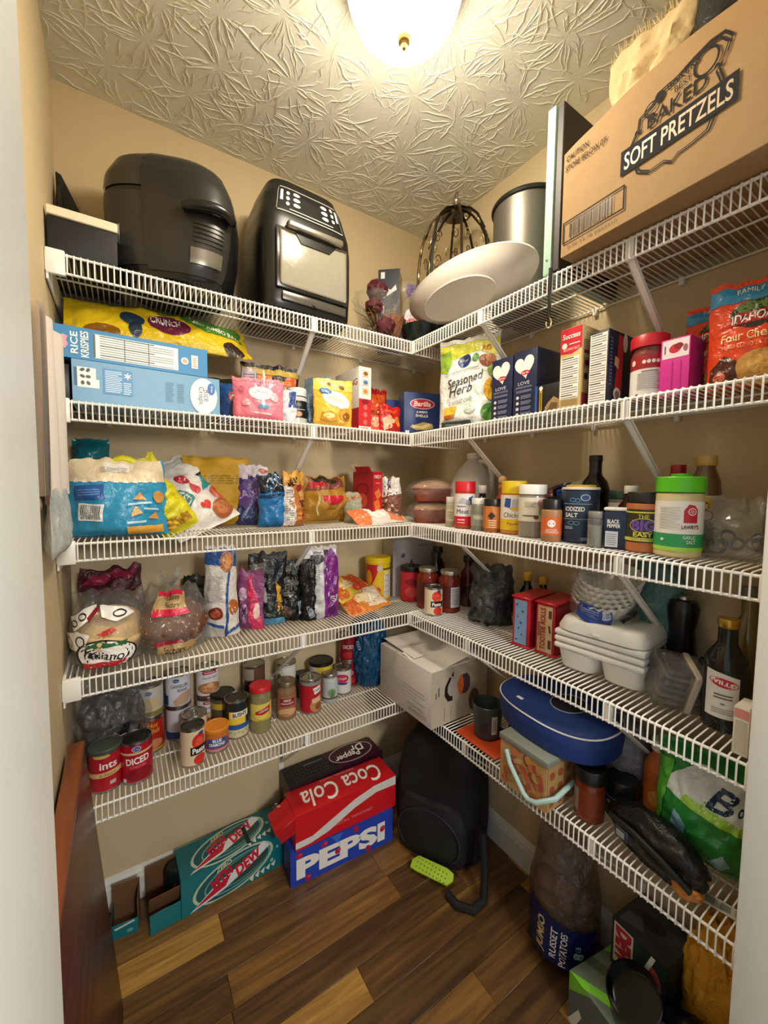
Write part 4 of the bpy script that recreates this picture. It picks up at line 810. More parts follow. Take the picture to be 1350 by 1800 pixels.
bag('bagel_bag', 'white bread bag with teal lettering and toasted bun picture', 'bag', -.94, -.15, S[3], Pouch(.21, .27, .1, 'pillow', 87, .012, .08, .016), '#ece7e0',
    [('p', [(-10, 23.6), (-4, 25.6), (-3, 23), (-9.6, 21)], '#b7303a'), ('e', -5.4, 18.6, 1.8, 2.4, '#c4612e', 20), ('e', -5.4, 18.6, 1.1, 1.7, '#ece7e0', 20), ('rr', -5.4, 12.6, 11.5, 3.4, '#3f8c8e', -52), ('t', 'TOASTED', -5.4, 12.6, 10.5, 2.4, WHT, -52, 0, .02), ('e', -.4, 16, 1.6, 2, '#c92c40', 20), ('t', 'N', -.4, 16, 1.5, 2, '#ece7e0', -40, 0, .02), ('e', 1, 12, 1.4, 2, '#d24a5a', 30), ('p', [(3, 10.6), (9.4, 13.6), (9.8, 16.8), (5.6, 16.4)], '#2d9ea2'), ('p', [(5.4, 16), (9.8, 16.6), (9.8, 17.6), (5, 17.2)], '#26282a'), ('h', 1.6, 6.4, 1.5, 1.6, '#df4436', 15), ('e', 6.4, 4.2, 4, 3, '#b3633a', 8), ('e', 6.4, 4.4, 3, 2.1, '#cf8450', 8), ('e', 7.4, 9.4, 2, 2.4, '#e0664a')], rot=RZ(4) @ RX(-36) @ RY(-26))
bag('flour_bag', 'folded mustard yellow paper bag at the back of the third shelf', 'bag', -.905, -.055, S[3], Pouch(.2, .225, .085, 'sack', 89, .007, .0, .008), M('#c89a1e', .6, 0, 'f', .3), [('l', 2, 15, 12, 3, 4, '#a07a14'), ('e', -6, 17, 1.2, 1, '#3a2a10')], rz=-4)
bag('candy_bag', 'purple and white candy bag leaning by the blue snack bag', 'bag', -.81, -.09, S[3], Pouch(.12, .2, .06, 'stand', 91, .007, 0, .014), '#5d4685',
    [('p', [(-6, 14), (6, 17), (6, 20), (-6, 20)], '#ded6dc'), ('t', 'CANE', 0, 10.5, 9, 2.6, '#a68fd0', 12, 0, .02), ('e', -3, 14.6, 1.3, 1, '#3c3f86', 10), ('e', 1, 15.8, .7, .6, '#51307a'), ('e', 3, 16.2, .7, .6, '#51307a'), ('e', 4.6, 18.2, 1.4, .8, '#b5562f', 12), ('p', [(-5, .6), (5, .6), (5, 7), (0, 5), (-5, 8)], '#36406b'), ('p', [(-1.4, 1), (1, 7), (.4, 7.4), (-2, 2)], '#8d95c4')], rz=-24)
bag('snack_bag', 'blue snack bag with black and silver top', 'bag', -.757, -.18, S[3], Pouch(.1, .165, .075, 'sack', 93, .01, .15, .02), '#2072b0',
    [('p', [(-5, 10.6), (5, 11.6), (5, 16.4), (-5, 16.4)], '#14202e'), ('k', -1, 13.6, 2, 1.5, .35, '#cfd6dc', 20), ('k', 1.6, 14.6, 1.6, 1.1, .3, '#e2e6ea', -20), ('p', [(-5, 9), (5, 10), (5, 11), (-5, 10)], '#123e6a'), ('e', 4, 5, 1.2, 2.6, '#b0805a')], rz=-6)
bag('chip_bag', 'orange and brown chip bag with white back panel', 'bag', -.695, -.19, S[3], Pouch(.085, .175, .07, 'stand', 95, .008, 0, .02), '#c27a3a',
    [('r', -4.2, .4, -1.2, 13, '#e4e0d8'), ('l', -2.7, 7, 2.2, 10, 14, '#8a8680'), ('p', [(-4, 14), (4, 13), (4, 17.4), (-4, 17.4)], '#e2a94a'), ('p', [(-3.4, 12.6), (0, 13.4), (1, 15.4), (-2, 16)], '#3a1f18'), ('e', 2.4, 10, 1.6, 1.8, '#e8b06a'), ('e', 2, 7.4, 2, 1.2, '#6b2f20'), ('e', 2.6, 4, 1.8, 2, '#b0502e'), ('e', 1.2, 12.4, 1.2, 1, '#a8303a')], rz=14)
bag('chip_bag', 'golden brown chip bag with red patch, behind the flat orange pack', 'bag', -.555, -.135, S[3], Pouch(.185, .165, .11, 'pillow', 97, .009, .25, .012), '#b8872f',
    [('p', [(-9, 11.5), (0, 12), (8, 13), (7, 16), (-8, 16.2)], '#8a4a3a'), ('p', [(-6, 13.4), (4, 14.6), (3, 16.2), (-7, 16)], '#20302a'), ('p', [(-8, 12.6), (-2, 13.2), (-3, 14.6), (-7, 14.6)], '#c4222f'), ('p', [(-3.4, 9.8), (4.4, 9.8), (4.4, 8.4), (2.4, 6.8), (-1, 6.6), (-3.4, 8)], '#d12437'), ('p', [(-5.4, 3), (-4.9, 3), (-4.4, 9.6), (-4.9, 9.6)], '#ead79a'), ('l', 1, 5.2, 3, .6, 1, '#7a5a1c')], rz=4)
bag('tortilla_pack', 'flat orange and white tortilla pack lying at the shelf edge', 'packet', -.5, -.245, S[3]+.018, Pouch(.1, .215, .032, 'pillow', 99, .004), '#e8dcd0', [('p', [(-5, 0), (5, 0), (5, 5), (0, 7), (-5, 5)], '#e07c46'), ('p', [(-5, 16), (4, 14), (5, 21), (-5, 21)], '#e58a56'), ('e', 0, 10, 3, 4, '#f3ece2')], rot=RX(-60) @ RY(82))
bag('clear_packet', 'clear packet of pale sweets left of the red cracker box', 'packet', -.452, -.175, S[3], Pouch(.08, .11, .05, 'sack', 101, .008), M('#d8d4b8', .2, 0, 'c', alpha=.55), [('e', -1, 5, 2, 1.6, '#9ab48a'), ('p', [(-4, 9), (3, 10.6), (3, 9.4), (-4, 7.6)], '#b98050')], rz=-14)
t = carton('cracker_box', 'open red cheese cracker box standing upright on the third shelf', 'box', -.407, -.185, S[3], .055, .095, .185, 20, '#8f1520',
       front=[('r', 0, 0, 5.5, 18.5, '#cc1f2a'), ('t', 'CHEEZ IT', 2.7, 16.7, 4.2, 1.2, WHT, 0, 0, .02), ('r', 1.6, 14.2, 4, 14.5, '#f0b8b0'), ('rr', 2.9, 10.4, 3, 3, '#ee8240', 32), ('rr', 2.4, 6.6, 3.2, 3.2, '#ef7a3a', 20), ('rr', 3.2, 3.4, 3.4, 3.4, '#f0864a', 40), ('e', 2.9, 10.4, .25, .25, '#c25a20'), ('e', 2.4, 6.6, .25, .25, '#c25a20')], left=[('k', 4.6, 12, 3, 2.2, .3, '#5a0d14'), ('e', 4.6, 8, 2.4, 2.6, '#b8452c'), ('r', 0, 0, 9.5, 1.5, '#6b0f18')], flaps=False)
b = MB(); b.box((-.026, .0, 0), (.026, .002, .03), M('#c9a88a', .7), .0004, 1, Matrix.Translation((0, .045, .185)) @ Matrix.Rotation(R(-20), 4, 'X')); b.box((-.002, -.04, 0), (0, .03, .022), M('#a31c26', .5), .0004, 1, Matrix.Translation((-.026, 0, .185)) @ Matrix.Rotation(R(-35), 4, 'Y')); b.build('open_flap', t)
bag('nut_bag', 'clear bag of chocolate nuts with white and navy header', 'bag', -.322, -.215, S[3], Pouch(.085, .165, .07, 'sack', 103, .007, .2, .012), M('#8a5a4a', .3, 0, 'f', 1.0, 40, .5),
    [('p', [(-4.2, 9), (4.2, 10.6), (4, 16.4), (-4, 16.4)], '#e6e2dc'), ('r', -1.2, 12.6, .2, 16.4, '#34407a'), ('l', .4, 10.4, 3.4, 1.2, 2, '#3a3a44', -18)] + [('e', -3+1.4*(i % 5), 1.4+1.6*(i//5), .6, .5, ['#d8b9a0', '#5f3426', '#b07a62'][i % 3], i*37) for i in range(22)], rz=-40)
# two loaf cakes in brown trays
for k, (z, lab) in enumerate(((0, 'lower film-wrapped loaf cake in a brown tray at the shelf corner'), (.078, 'upper film-wrapped loaf cake in a brown tray, stacked on the other'))):
    t = thing('loaf_cake', lab, 'cake', (-.185, -.305, S[3]+z), -33, 'wrapped loaf cakes')
    b = MB(); vs = []; n = 40; rings = [(.07, .045, 0), (.074, .05, .003), (.086, .06, .045), (.09, .064, .048), (.088, .062, .05), (.082, .056, .047)]
    for hw, hd, z_ in rings:
        for q in range(n):
            a = 2*math.pi*q/n; c, s_ = math.cos(a), math.sin(a); vs.append((hw*math.copysign(abs(c)**.5, c), hd*math.copysign(abs(s_)**.5, s_), z_))
    fs = [(j*n+q, j*n+(q+1) % n, (j+1)*n+(q+1) % n, (j+1)*n+q) for j in range(len(rings)-1) for q in range(n)]+[tuple(range(n))[::-1]]
    b.add(vs, fs, M('#9c4a32', .45)); b.build('tray', t)
    b = MB(); blob(b, M('#c99a72', .8, 0, 'p', .5, 90, .35), (.158, .106, .055), 3+k, .1, 5, 4, False, T=Matrix.Translation((0, 0, .022))); b.build('cake', t)
    b = MB(); blob(b, CLEAR, (.2, .15, .084), 8+k, .12, 3, 4, True); b.build('film_wrap', t, sharp=80)

# ================================================================== third shelf, right run
JUG = M('#e9e9e4', .3, 0, 'g', alpha=.6)
t = thing('milk_jug', 'empty translucent gallon jug without cap at the back of the third shelf', 'jug', (-.095, -.41, S[3]), -70)
b = MB(); vs = []; n = 36; rings = [(0, .062, 4), (.006, .07, 4), (.13, .071, 4), (.165, .066, 3), (.2, .048, 2.4), (.222, .03, 2), (.232, .021, 2), (.255, .021, 2)]
for z_, r_, e_ in rings:
    for q in range(n):
        a = 2*math.pi*q/n; c, s_ = math.cos(a), math.sin(a); vs.append((r_*math.copysign(abs(c)**(2/e_), c), r_*math.copysign(abs(s_)**(2/e_), s_), z_))
b.add(vs, [(j*n+q, j*n+(q+1) % n, (j+1)*n+(q+1) % n, (j+1)*n+q) for j in range(len(rings)-1) for q in range(n)]+[tuple(range(n))[::-1]], JUG); b.build('body', t)
b = MB(); b.lathe([(.021, .236), (.0235, .237), (.0235, .243), (.021, .244), (.0235, .249), (.0235, .255), (.02, .256)], M('#dcdbd4', .4), 28); b.build('neck_ring', t)
b = MB(); b.tube([(.02, 0, .224), (.045, 0, .225), (.064, 0, .21), (.072, 0, .175), (.07, 0, .13), (.06, 0, .1)], .0095, M('#d3d3cb', .4), 10); b.build('handle', t)
def spice(label, x, y, r, h, hc, body, capc, lab=None, turn=0, cont=None, sq=False, name='spice_jar', ribs=1, cr=None):
    z1 = h-hc
    return jar(name, label, 'jar', x, y, S[3], cyl(r, z1, .006, r*.82), body, cap=(cr or r*.95, z1-.001, h, capc, ribs), lab=lab, turn=turn, cont=cont, group='seasonings on the third shelf', seg=8 if sq else 32)
GJ = M('#cfc9b8', .12, 0, 'g', alpha=.35)
spice('tiny clear spice jar with white cap left of the red-capped one', -.243, -.458, .017, .1, .02, M('#b5ad92', .3), '#e8e6e0', (.02, .06, '#c9c2a4', [('l', 0, 4, 2, 2.6, 4, '#8a8468')]))
spice('tall shaker with red cap and white and red meat label', -.232, -.513, .034, .152, .034, M('#b5572f', .3), '#d3202f', (.012, .112, '#e9e3e4', [('r', -5.4, 1.2, 5.4, 4, '#d3202f'), ('l', -1.2, 2.9, 2.4, .8, 1, '#f2d8d8'), ('l', -1.2, 2, 2.4, .5, 1, '#f2d8d8'), ('t', 'Meat', -.8, 5.6, 4, 1.4, '#3a3536', 0, .1), ('p', [(.8, 8), (2.6, 8), (2.6, 10.6), (1.2, 10)], '#2f4f96'), ('p', [(-2.4, 8.4), (1.6, 7.8), (1.6, 9), (-1, 10)], '#b9bcc6'), ('l', -1.2, 7.2, 3, .6, 1, '#6a6264')]))
jar('extract_bottle', 'small dark bottle with white cap behind the herb jar', 'bottle', -.155, -.515, S[3], cyl(.02, .115, .02, .011, .012), M('#2a1a12', .2), cap=(.0145, .113, .14, '#eceae4', 1))
spice('clear jar of green herbs with white cap', -.238, -.583, .0255, .1, .018, GJ, '#e6e4dc', (.014, .05, '#9a9a86', [('l', 0, 2.4, 3, 2, 5, '#6d6e58'), ('r', -2, 3.6, 2, 4.6, '#b5b6a4')]), cont=('#5d6340', .076))
jar('hot_sauce_bottle', 'hot sauce bottle with round wooden stopper cap', 'bottle', -.155, -.6, S[3], cyl(.024, .13, .03, .012, .02), M('#a8421c', .2), cap=(.0135, .128, .142, '#b5702f'), lab=(.02, .085, '#d8a03a', [('e', 0, 5, 1.6, 2, '#b0302a')]))
b = MB(); blob(b, M('#c9a070', .6), (.028, .028, .03), 1, .02, 2, 3, False, T=Matrix.Translation((0, 0, .141))); o = b.build('wooden_ball', bpy.data.objects['hot_sauce_bottle'])
spice('square jar of orange spice with black cap', -.236, -.634, .027, .1, .02, M('#b5682c', .25), '#141312', (.012, .072, '#c9783a', [('rr', -.2, 5, 1.6, 1.6, '#3a2418', 45), ('l', 0, 2.6, 2.4, 2.6, 4, '#e8c8a0')]), sq=True)
spice('tall shaker with yellow cap and white and yellow chicken label', -.213, -.693, .037, .153, .036, M('#c98438', .3), '#e8c81c', (.012, .112, '#ebe6dc', [('r', -6, 1.2, 6, 4.4, '#e6bd22'), ('t', 'Poultry', .2, 3, 4, 1, '#5f4a10', 0, .1), ('t', 'Chicken', -.2, 5.6, 5.4, 1.4, '#3a342c', 0, .1), ('p', [(-2.8, 8), (-1, 7.6), (-.8, 10.2), (-2.4, 10.4)], '#2f4f96'), ('p', [(-.6, 7.6), (2.6, 8), (2.4, 10.4), (-.4, 10)], '#b5b8c4'), ('e', .6, 7.4, 1.6, .5, '#d8b040')]))
spice('wide jar with white lid and pale floral label over brown flakes', -.228, -.768, .036, .143, .026, GJ, '#f0eee8', (.044, .108, '#e4ddca', [('e', 2.4, 8.8, 1, 1.6, '#cf8f8a', 20), ('e', 2.8, 7, 1.2, 1.3, '#a8bf86'), ('l', -.6, 9, 3, 1.6, 4, '#b5a98e'), ('r', -2.6, 5.8, 1.6, 6.1, '#6b4a2c'), ('e', 1, 5.6, .7, .5, '#5f4a2c')]), cont=('#8a6a3f', .112), cr=.036)
spice('cinnamon shaker with black cap and orange label', -.257, -.848, .0245, .106, .024, M('#a8794e', .4), '#131211', (.016, .062, '#d8652b', [('e', 0, 4.6, .95, .95, WHT), ('t', 'GROUND', 0, 3, 2.6, .5, WHT), ('t', 'CINNAMON', 0, 2.4, 3.6, .6, WHT)]))
bag('baking_chip_bag', 'royal blue bag lying folded behind the seasonings', 'bag', -.1, -.615, S[3]+.045, Pouch(.12, .24, .075, 'pillow', 111, .007, 0, .012), '#1d3f92', [('p', [(-6, 11), (6, 11), (6, 15.6), (-6, 16)], '#7a3a34'), ('e', 0, 13.4, 3, 1.8, '#a86a50'), ('rr', 0, 19, 12, .7, '#d5dbe6', 4), ('p', [(-6, 20.6), (6, 20), (6, 24), (-6, 24)], '#cfd0d4')], rot=RZ(-90) @ RY(76))
t = carton('spice_rack_tin', 'black tin with looped handle and green label behind the cinnamon', 'tin', -.14, -.8, S[3], .06, .05, .11, -90, '#191614', front=[('r', 1.2, 6.4, 4.6, 9, '#7d9a5a'), ('r', 1.4, 6, 4.4, 6.8, '#d8d6c8'), ('r', 1.4, 8.6, 4.4, 9.4, '#6b2a4a')], flaps=False)
b = MB(); b.tube([(-.025, 0, .11), (-.026, 0, .13), (-.01, 0, .138), (.018, 0, .137), (.028, 0, .128), (.028, 0, .11)], .005, BLK, 8); b.build('handle', t)
jar('salt_canister', 'navy round iodized salt canister with white rim', 'canister', -.207, -.893, S[3], cyl(.0425, .13, .002, .042), '#25344f', cap=(.0435, .1305, .137, '#ebe7dc'), lab=(.002, .128, '#26364f', [('e', 1.4, 11.2, 1.1, .8, '#c9d4e6'), ('e', 1.4, 11.2, .9, .65, '#274a8c'), ('r', -4, 9.6, 3, 9.7, '#b5c0d2'), ('t', 'IODIZED', -1, 8.4, 4.6, 1.1, WHT, 0, 0, .02), ('t', 'SALT', -1.7, 6.9, 3, 1.1, WHT, 0, 0, .02), ('r', -4, 5.9, 3, 6, '#b5c0d2'), ('k', -1.4, 10.6, .7, .5, .15, '#5f9ac4'), ('k', -.3, 10.5, .6, .5, .15, '#5f9ac4'), ('k', -1.6, 5, .8, .5, .15, '#5f9ac4'), ('k', -.4, 5, .7, .5, .15, '#5f9ac4'), ('l', -2.2, 3.8, 2, .8, 2, '#a9b6ca'), ('l', 1.6, 1.2, 2, .8, 2, '#a9b6ca')]), turn=-4)
jar('wine_bottle', 'dark sauce bottle with tall neck behind the salt canister', 'bottle', -.105, -.87, S[3], [(0, .001), (.03, 0), (.036, .004), (.036, .13), (.03, .152), (.017, .17), (.0155, .178), (.0155, .212)], M('#140e0b', .12), cap=(.0165, .205, .222, '#16130f'))
b = MB(); b.lathe([(.03, .136), (.034, .137), (.034, .142), (.03, .143)], M('#d9b43a', .4), 30); b.build('yellow_band', bpy.data.objects['salt_canister'])
jar('spice_can', 'small can with dark green lid behind the pepper tin', 'can', -.125, -.953, S[3], cyl(.03, .11, .003, .029), '#6b6258', cap=(.0305, .109, .13, '#1f4030'), lab=(.01, .1, '#c8c4ba', [('l', 0, 6, 3, 6, 9, '#7a766c')]))
jar('juice_bottle', 'brown bottle with white cap and lemon label', 'bottle', -.16, -.99, S[3], cyl(.027, .125, .034, .013, .014), M('#3a1a10', .15), cap=(.015, .123, .142, '#eae8e2', 1), lab=(.02, .088, '#cdb98c', [('e', 0, 6.4, 2.2, 1.9, '#ead27a'), ('e', 0, 6.4, 1.6, 1.3, '#f4e4a4')]))
spice('small clear glass shaker with steel top', -.257, -.962, .017, .082, .014, GLASS, '#8d8a84', None, cont=('#8f8a80', .05), ribs=0, name='glass_shaker')
carton('pepper_tin', 'navy rectangular black pepper tin with white lid', 'tin', -.238, -1.002, S[3], .052, .038, .086, -72, '#1a2a48', front=[('t', 'BLACK', 2, 6.2, 2.4, .9, WHT, 0, 0, .02), ('t', 'PEPPER', 2.1, 5.2, 2.6, .8, WHT, 0, 0, .02), ('r', .5, .5, 3, 4, '#c9cdd4'), ('l', 1.7, 2.2, 2, 2.8, 6, '#8d93a0')], right=[('l', 1.9, 5, 2.6, 5, 8, '#3a4a68')], flaps=False, bev=.006)
b = MB(); b.box((-.0265, -.0195, .0855), (.0265, .0195, .093), M('#eae6da', .4), .003, 2); b.build('lid', bpy.data.objects['pepper_tin'])
spice('cajun seasoning shaker with black lid and purple lettering', -.228, -1.05, .033, .128, .022, M('#b5683a', .3), '#17140f', (.022, .092, '#35301a', [('r', -5, 8.4, 5, 8.7, '#d8cf5a'), ('t', 'THE', 0, 7.7, 2, .8, '#d8cf5a'), ('t', 'B!G', 0, 5.8, 4.4, 2.4, '#6d4aa0', 0, 0, .05), ('k', 0, 5.8, 2.6, 1.5, .12, '#d8cf5a'), ('t', 'EASY', 0, 3.9, 3.6, 1, '#d8cf5a', 0, 0, .03), ('r', -5, 2.5, 5, 3.2, '#d8cf5a'), ('t', 'CAJUN SEASONING', 0, 2.85, 5, .45, '#35301a')]))
spice('large garlic salt shaker with lime green cap', -.227, -1.115, .0405, .16, .03, M('#cdbf8e', .35), '#5ac41e', (.014, .112, '#eceae4', [('r', -6.4, 1.4, 6.4, 4.8, '#2f9a5a'), ('r', -6.4, 1.4, 6.4, 2.2, '#a5d84a'), ('p', [(.8, 7), (3.2, 7), (3.2, 9.6), (2.6, 10.4), (1.6, 10.6), (.8, 9.4)], '#c2203a'), ('k', 2.2, 9.2, .75, .75, .2, '#f0d8da'), ('k', 2.2, 9.2, .3, .3, .15, '#f0d8da'), ('t', "LAWRY'S", 2, 6.2, 3, .8, '#5a1420', 0, 0, .02), ('t', 'GARLIC', 1.9, 4.2, 2.2, .7, '#d5ecd8', 0, 0, .02), ('t', 'SALT', 2.2, 3.3, 1.6, .7, '#d5ecd8', 0, 0, .02), ('l', -1.6, 8, 3.6, 4.4, 8, '#cfccc6'), ('e', -2.6, 3.6, .3, .3, '#d5ecd8')]), cr=.0415)
b = MB(); b.lathe([(.015, .158), (.017, .16), (.017, .166), (0, .167)], M('#5ac41e', .38), 24); b.build('cap_spout', [o for o in bpy.data.objects if o.get('label', '').startswith('large garlic salt')][0])
jar('syrup_bottle', 'amber glass coffee syrup bottle with tan cap', 'bottle', -.105, -1.115, S[3], [(0, .001), (.026, 0), (.03, .004), (.03, .075), (.028, .09), (.03, .12), (.026, .155), (.017, .18), (.0155, .195)], M('#8a6a3c', .08, 0, 'g', alpha=.4), cap=(.0185, .186, .208, '#c9a257', 1), lab=(.05, .122, '#c9c2b4', [('e', 0, 10.6, 1.8, 1.4, '#d8b03a'), ('e', -.4, 10, 1.3, 1.1, '#3a1a14'), ('k', .4, 8, 1.4, 1.2, .3, '#2a1a14'), ('e', .6, 6, 1.2, .9, '#3a2018')]), cont=('#2a1410', .08))
jar('vinegar_bottle', 'bottle with red cap behind the green garlic salt lid', 'bottle', -.06, -1.045, S[3], cyl(.024, .165, .04, .012, .02), M('#6a2a20', .2), cap=(.0155, .163, .192, '#a81c2c', 1))
t = bag('clip_bag', 'clear bag of black clips at the door end of the third shelf', 'bag', -.17, -1.195, S[3], Pouch(.13, .12, .12, 'sack', 121, .012, .35, .02), CLEAR, rz=-80)
rnd = random.Random(4); 
for k in range(9):
    b = MB(); p = Vector((rnd.uniform(-.045, .045), rnd.uniform(-.03, .03), .018+rnd.uniform(0, .03))); rr = rnd.uniform(.009, .014)
    b.tube([p+Vector((rr*math.cos(a), rr*.6*math.sin(a+k), rr*math.sin(a))) for a in [2*math.pi*q/14 for q in range(14)]], .003, M(['#15171a', '#2b2620', '#3a3128'][k % 3], .35), 6, True); b.build('clip', t)
jar('dark_bottle', 'dark bottle with white cap at the door jamb', 'bottle', -.045, -1.225, S[3], cyl(.026, .13, .03, .013, .016), M('#181511', .2), cap=(.0155, .13, .15, '#d9d6cd', 1))

# ================================================================== fourth shelf, left run
TAN = M('#d9b47c', .7, 0, 'p', .35, 40, .12)
t = thing('bread_bag', 'bag of sliced white bread with swirl print and red and green seal', 'bread', (-1.205, -.2, S[4]), -8); t.scale = (1.05, 1.1, 1.18)
b = MB(); blob(b, M('#dcb983', .75, 0, 'p', .3, 30, .1), (.15, .2, .11), 2, .07, 2.2, 4); b.build('loaf', t)
p0 = Pouch(.175, .155, .2, 'sack', 131, .004, .15, .02)
b = MB(); p0.mesh(b, CLEAR); b.build('film_wrap', t, sharp=80)
b = MB(); deco(b, p0.surf, [('p', [(-8.4, 10.5), (-5, 12.4), (-2, 13.4), (-1, 11.8), (-4, 10), (-6, 8.4)], WHT), ('p', [(-1, 13), (5, 12.4), (6.4, 11), (3, 10), (0, 11)], WHT), ('k', -4.6, 11.2, 1, .7, .28, '#1b1a18'), ('k', -6.4, 9.8, 1, .7, .28, '#1b1a18'), ('k', 3.6, 11.4, 1.3, .7, .28, '#1b1a18'), ('p', [(-3.4, 11), (-1.6, 13), (-.8, 12.4), (-2.6, 10.2)], '#8f2230'), ('p', [(-8.6, 4), (-3.6, 5), (-2.4, 8), (-5, 8.6), (-8.4, 7.4)], WHT), ('k', -4.4, 6.6, 1.1, 1.2, .3, '#1b1a18'), ('k', -7.2, 6, .9, 1.1, .2, '#8d908a'), ('p', [(-1, 8), (2, 9), (3, 8.4), (.6, 7.4)], '#c23a34'),
    ('e', .4, 3.6, 6, 3.3, '#1b1a18', -4), ('e', .5, 3.6, 5.6, 3, WHT, -4), ('p', [(-3.4, 5.6), (-.6, 6.8), (2, 6), (5, 6.2), (4.4, 5.2), (.6, 5.3), (-2, 5.2)], '#2f6a3c'), ('t', 'Italiano', .4, 3.7, 8, 1.8, '#1b1a18', -10, .1, .01), ('p', [(-4, 2.2), (-1, 2.3), (4.6, 2.2), (3.4, .6), (0, 1.1), (-3, .6)], '#c22a2e')], True, .001, film=True); b.build('printed_label', t, sharp=60)
bag('tied_bag_end', 'dark red tied bag end behind the white bread', 'bag', -1.2, -.075, S[4], Pouch(.16, .215, .06, 'sack', 133, .014, .1, .02), M('#5a1c2c', .2, 0, 'c', alpha=.6), [('p', [(-7, 17), (6, 19), (7, 21), (-5, 20)], '#8a2440')], rz=-8)
t = thing('seeded_bread', 'brown seeded bread loaf in a clear bag with tan and red label', 'bread', (-1.06, -.195, S[4]), -6); t.scale = (.98, 1.05, 1.15)
b = MB(); blob(b, M('#6d3d22', .7, 0, 'p', .6, 70, .45), (.185, .2, .115), 5, .07, 2.4, 4); b.build('loaf', t)
rnd = random.Random(9); b = MB()
for k in range(70):
    a = rnd.uniform(-1.2, 1.3); z = rnd.uniform(.02, .105); rr = math.sqrt(max(.05, 1-((z-.057)/.062)**2)); b.box((-.003, -.0015, -.002), (.003, .0015, .002), M('#cfae78', .7), .0006, 1, Matrix.Translation((.094*math.sin(a)*rr, -.101*math.cos(a)*rr, z)) @ Matrix.Rotation(rnd.random()*3, 4, 'Y'))
o = b.build('seeds', t); o['kind'] = 'stuff'
p0 = Pouch(.21, .15, .215, 'sack', 135, .008, .35, .02); b = MB(); p0.mesh(b, CLEAR); b.build('film_wrap', t, sharp=80)
b = MB(); deco(b, p0.surf, [('p', [(-5, 10), (4.6, 10.4), (4.4, 14), (-4.6, 14.2)], '#b99b6a'), ('p', [(-5, 9.4), (4.8, 9.6), (4.4, 11), (0, 10), (-4.6, 11)], '#cf2448'), ('r', -4.4, 13.4, 3.6, 14.2, '#cf2448'), ('t', 'The Bakery', -.2, 13, 5.4, 1.3, '#231a12', -4, .2), ('t', 'Factory', .4, 11.6, 4.2, 1.2, '#231a12', -4, .2), ], True, .001, film=True); b.build('printed_label', t, sharp=60)
b = MB(); deco(b, p0.surf, [('p', [(-4, .6), (5, .4), (6.4, 3.2), (-3.4, 3.6)], '#a88a5c'), ('p', [(-4, 3.2), (3, 3.6), (2.4, 4.4), (-4, 4.2)], '#a8213a'), ('t', 'Factory', .6, 1.9, 6, 1.6, '#231a12', 0, .2)], True, .001, film=True); b.build('printed_label', t, sharp=60)
b = MB()
for k in range(16): b.tube([(0, 0, .148), (rnd.uniform(-.03, .03), rnd.uniform(-.02, .02), .148+rnd.uniform(.02, .045))], [.0025, .004], CLEAR, 5)
b.build('tied_end', t)
bag('trail_mix_pouch', 'dark green pouch of nuts behind the brown bread', 'bag', -.965, -.07, S[4], Pouch(.105, .17, .05, 'stand', 137, .006, 0, .02), '#1d211b', [('e', 0, 3.4, 4, 2.4, '#a88a5a'), ('e', 1, 3, 2, 1.2, '#cdb17c'), ('l', 0, 11, 5, 3, 4, '#3d443a')], rz=-24)
bag('pretzel_bag', 'tall white and blue snack bag with pretzel photo, back panel showing', 'bag', -.925, -.19, S[4], Pouch(.105, .275, .07, 'stand', 139, .004, 0, .01, .2), '#d8d2cc',
    [('p', [(-5.2, 22), (5.2, 21), (5.2, 27.4), (-5.2, 27.4)], '#24508e'), ('e', 2.2, 22.6, 2.2, 3.2, '#a5622f', -10), ('e', 2.2, 22.6, 1.4, 2.3, '#d08a4a', -10), ('l', -1.6, 14.5, 5, 8, 16, '#a8a29c'), ('e', -1.4, 7.4, 2.3, 1.9, '#7a2f22'), ('e', -1.4, 7.2, 1.5, 1.1, '#b8583a'), ('p', [(-5.2, 5.2), (1.2, 3.8), (1.2, 3), (-5.2, 4.4)], '#24508e'), ('p', [(1.2, .2), (1.9, .2), (3.2, 20), (2.6, 20)], '#24508e'), ('p', [(2, .4), (5.2, .4), (5.2, 8), (2.6, 10)], '#e3dcd4'), ('e', 3.8, 8.8, 1.3, 2.4, '#b5672f'), ('p', [(2, 2), (5.2, 3.4), (5.2, 2.2), (2, .8)], '#2f66a8')], rz=-16, seal=1)
bag('fruit_snack_bag', 'pink and plum fruit snack bag squeezed beside the tall white bag', 'bag', -.832, -.175, S[4], Pouch(.085, .185, .05, 'stand', 141, .006, 0, .02), '#8a4a78', [('p', [(1, 0), (4, 0), (2.6, 10), (0, 17), (-1, 16)], '#d83a62'), ('e', -1.6, 5, 1.6, 3, '#b58ab0'), ('r', -2.6, 4, -1, 7, '#4a3050'), ('e', -2, 11, 1.4, 2, '#c9a8c4'), ('e', 2.6, 6, .8, 2.4, '#f0c8c0')], rz=-34)
bag('jerky_bag', 'black pouch with yellow flashes and pale blue foot', 'bag', -.77, -.155, S[4], Pouch(.12, .235, .07, 'stand', 143, .007, 0, .014), '#17191a', [('r', -5.6, 12, -1, 20, '#5d5d58'), ('l', -3.2, 16, 4, 6, 7, '#8a8a84'), ('r', -3, 7.6, -.6, 12.4, '#a9a89f'), ('p', [(2, 7), (3, 10), (2.6, 14), (4.6, 12), (4, 8), (4.6, 5), (3, 3)], '#d8a236'), ('p', [(-2, 5), (1, 8), (4, 7), (4.8, 3), (1, 2)], '#26322c'), ('p', [(-3, .2), (5, .2), (5, 2), (-3, 3)], '#5aa0c4')], rz=-14, seal=1)
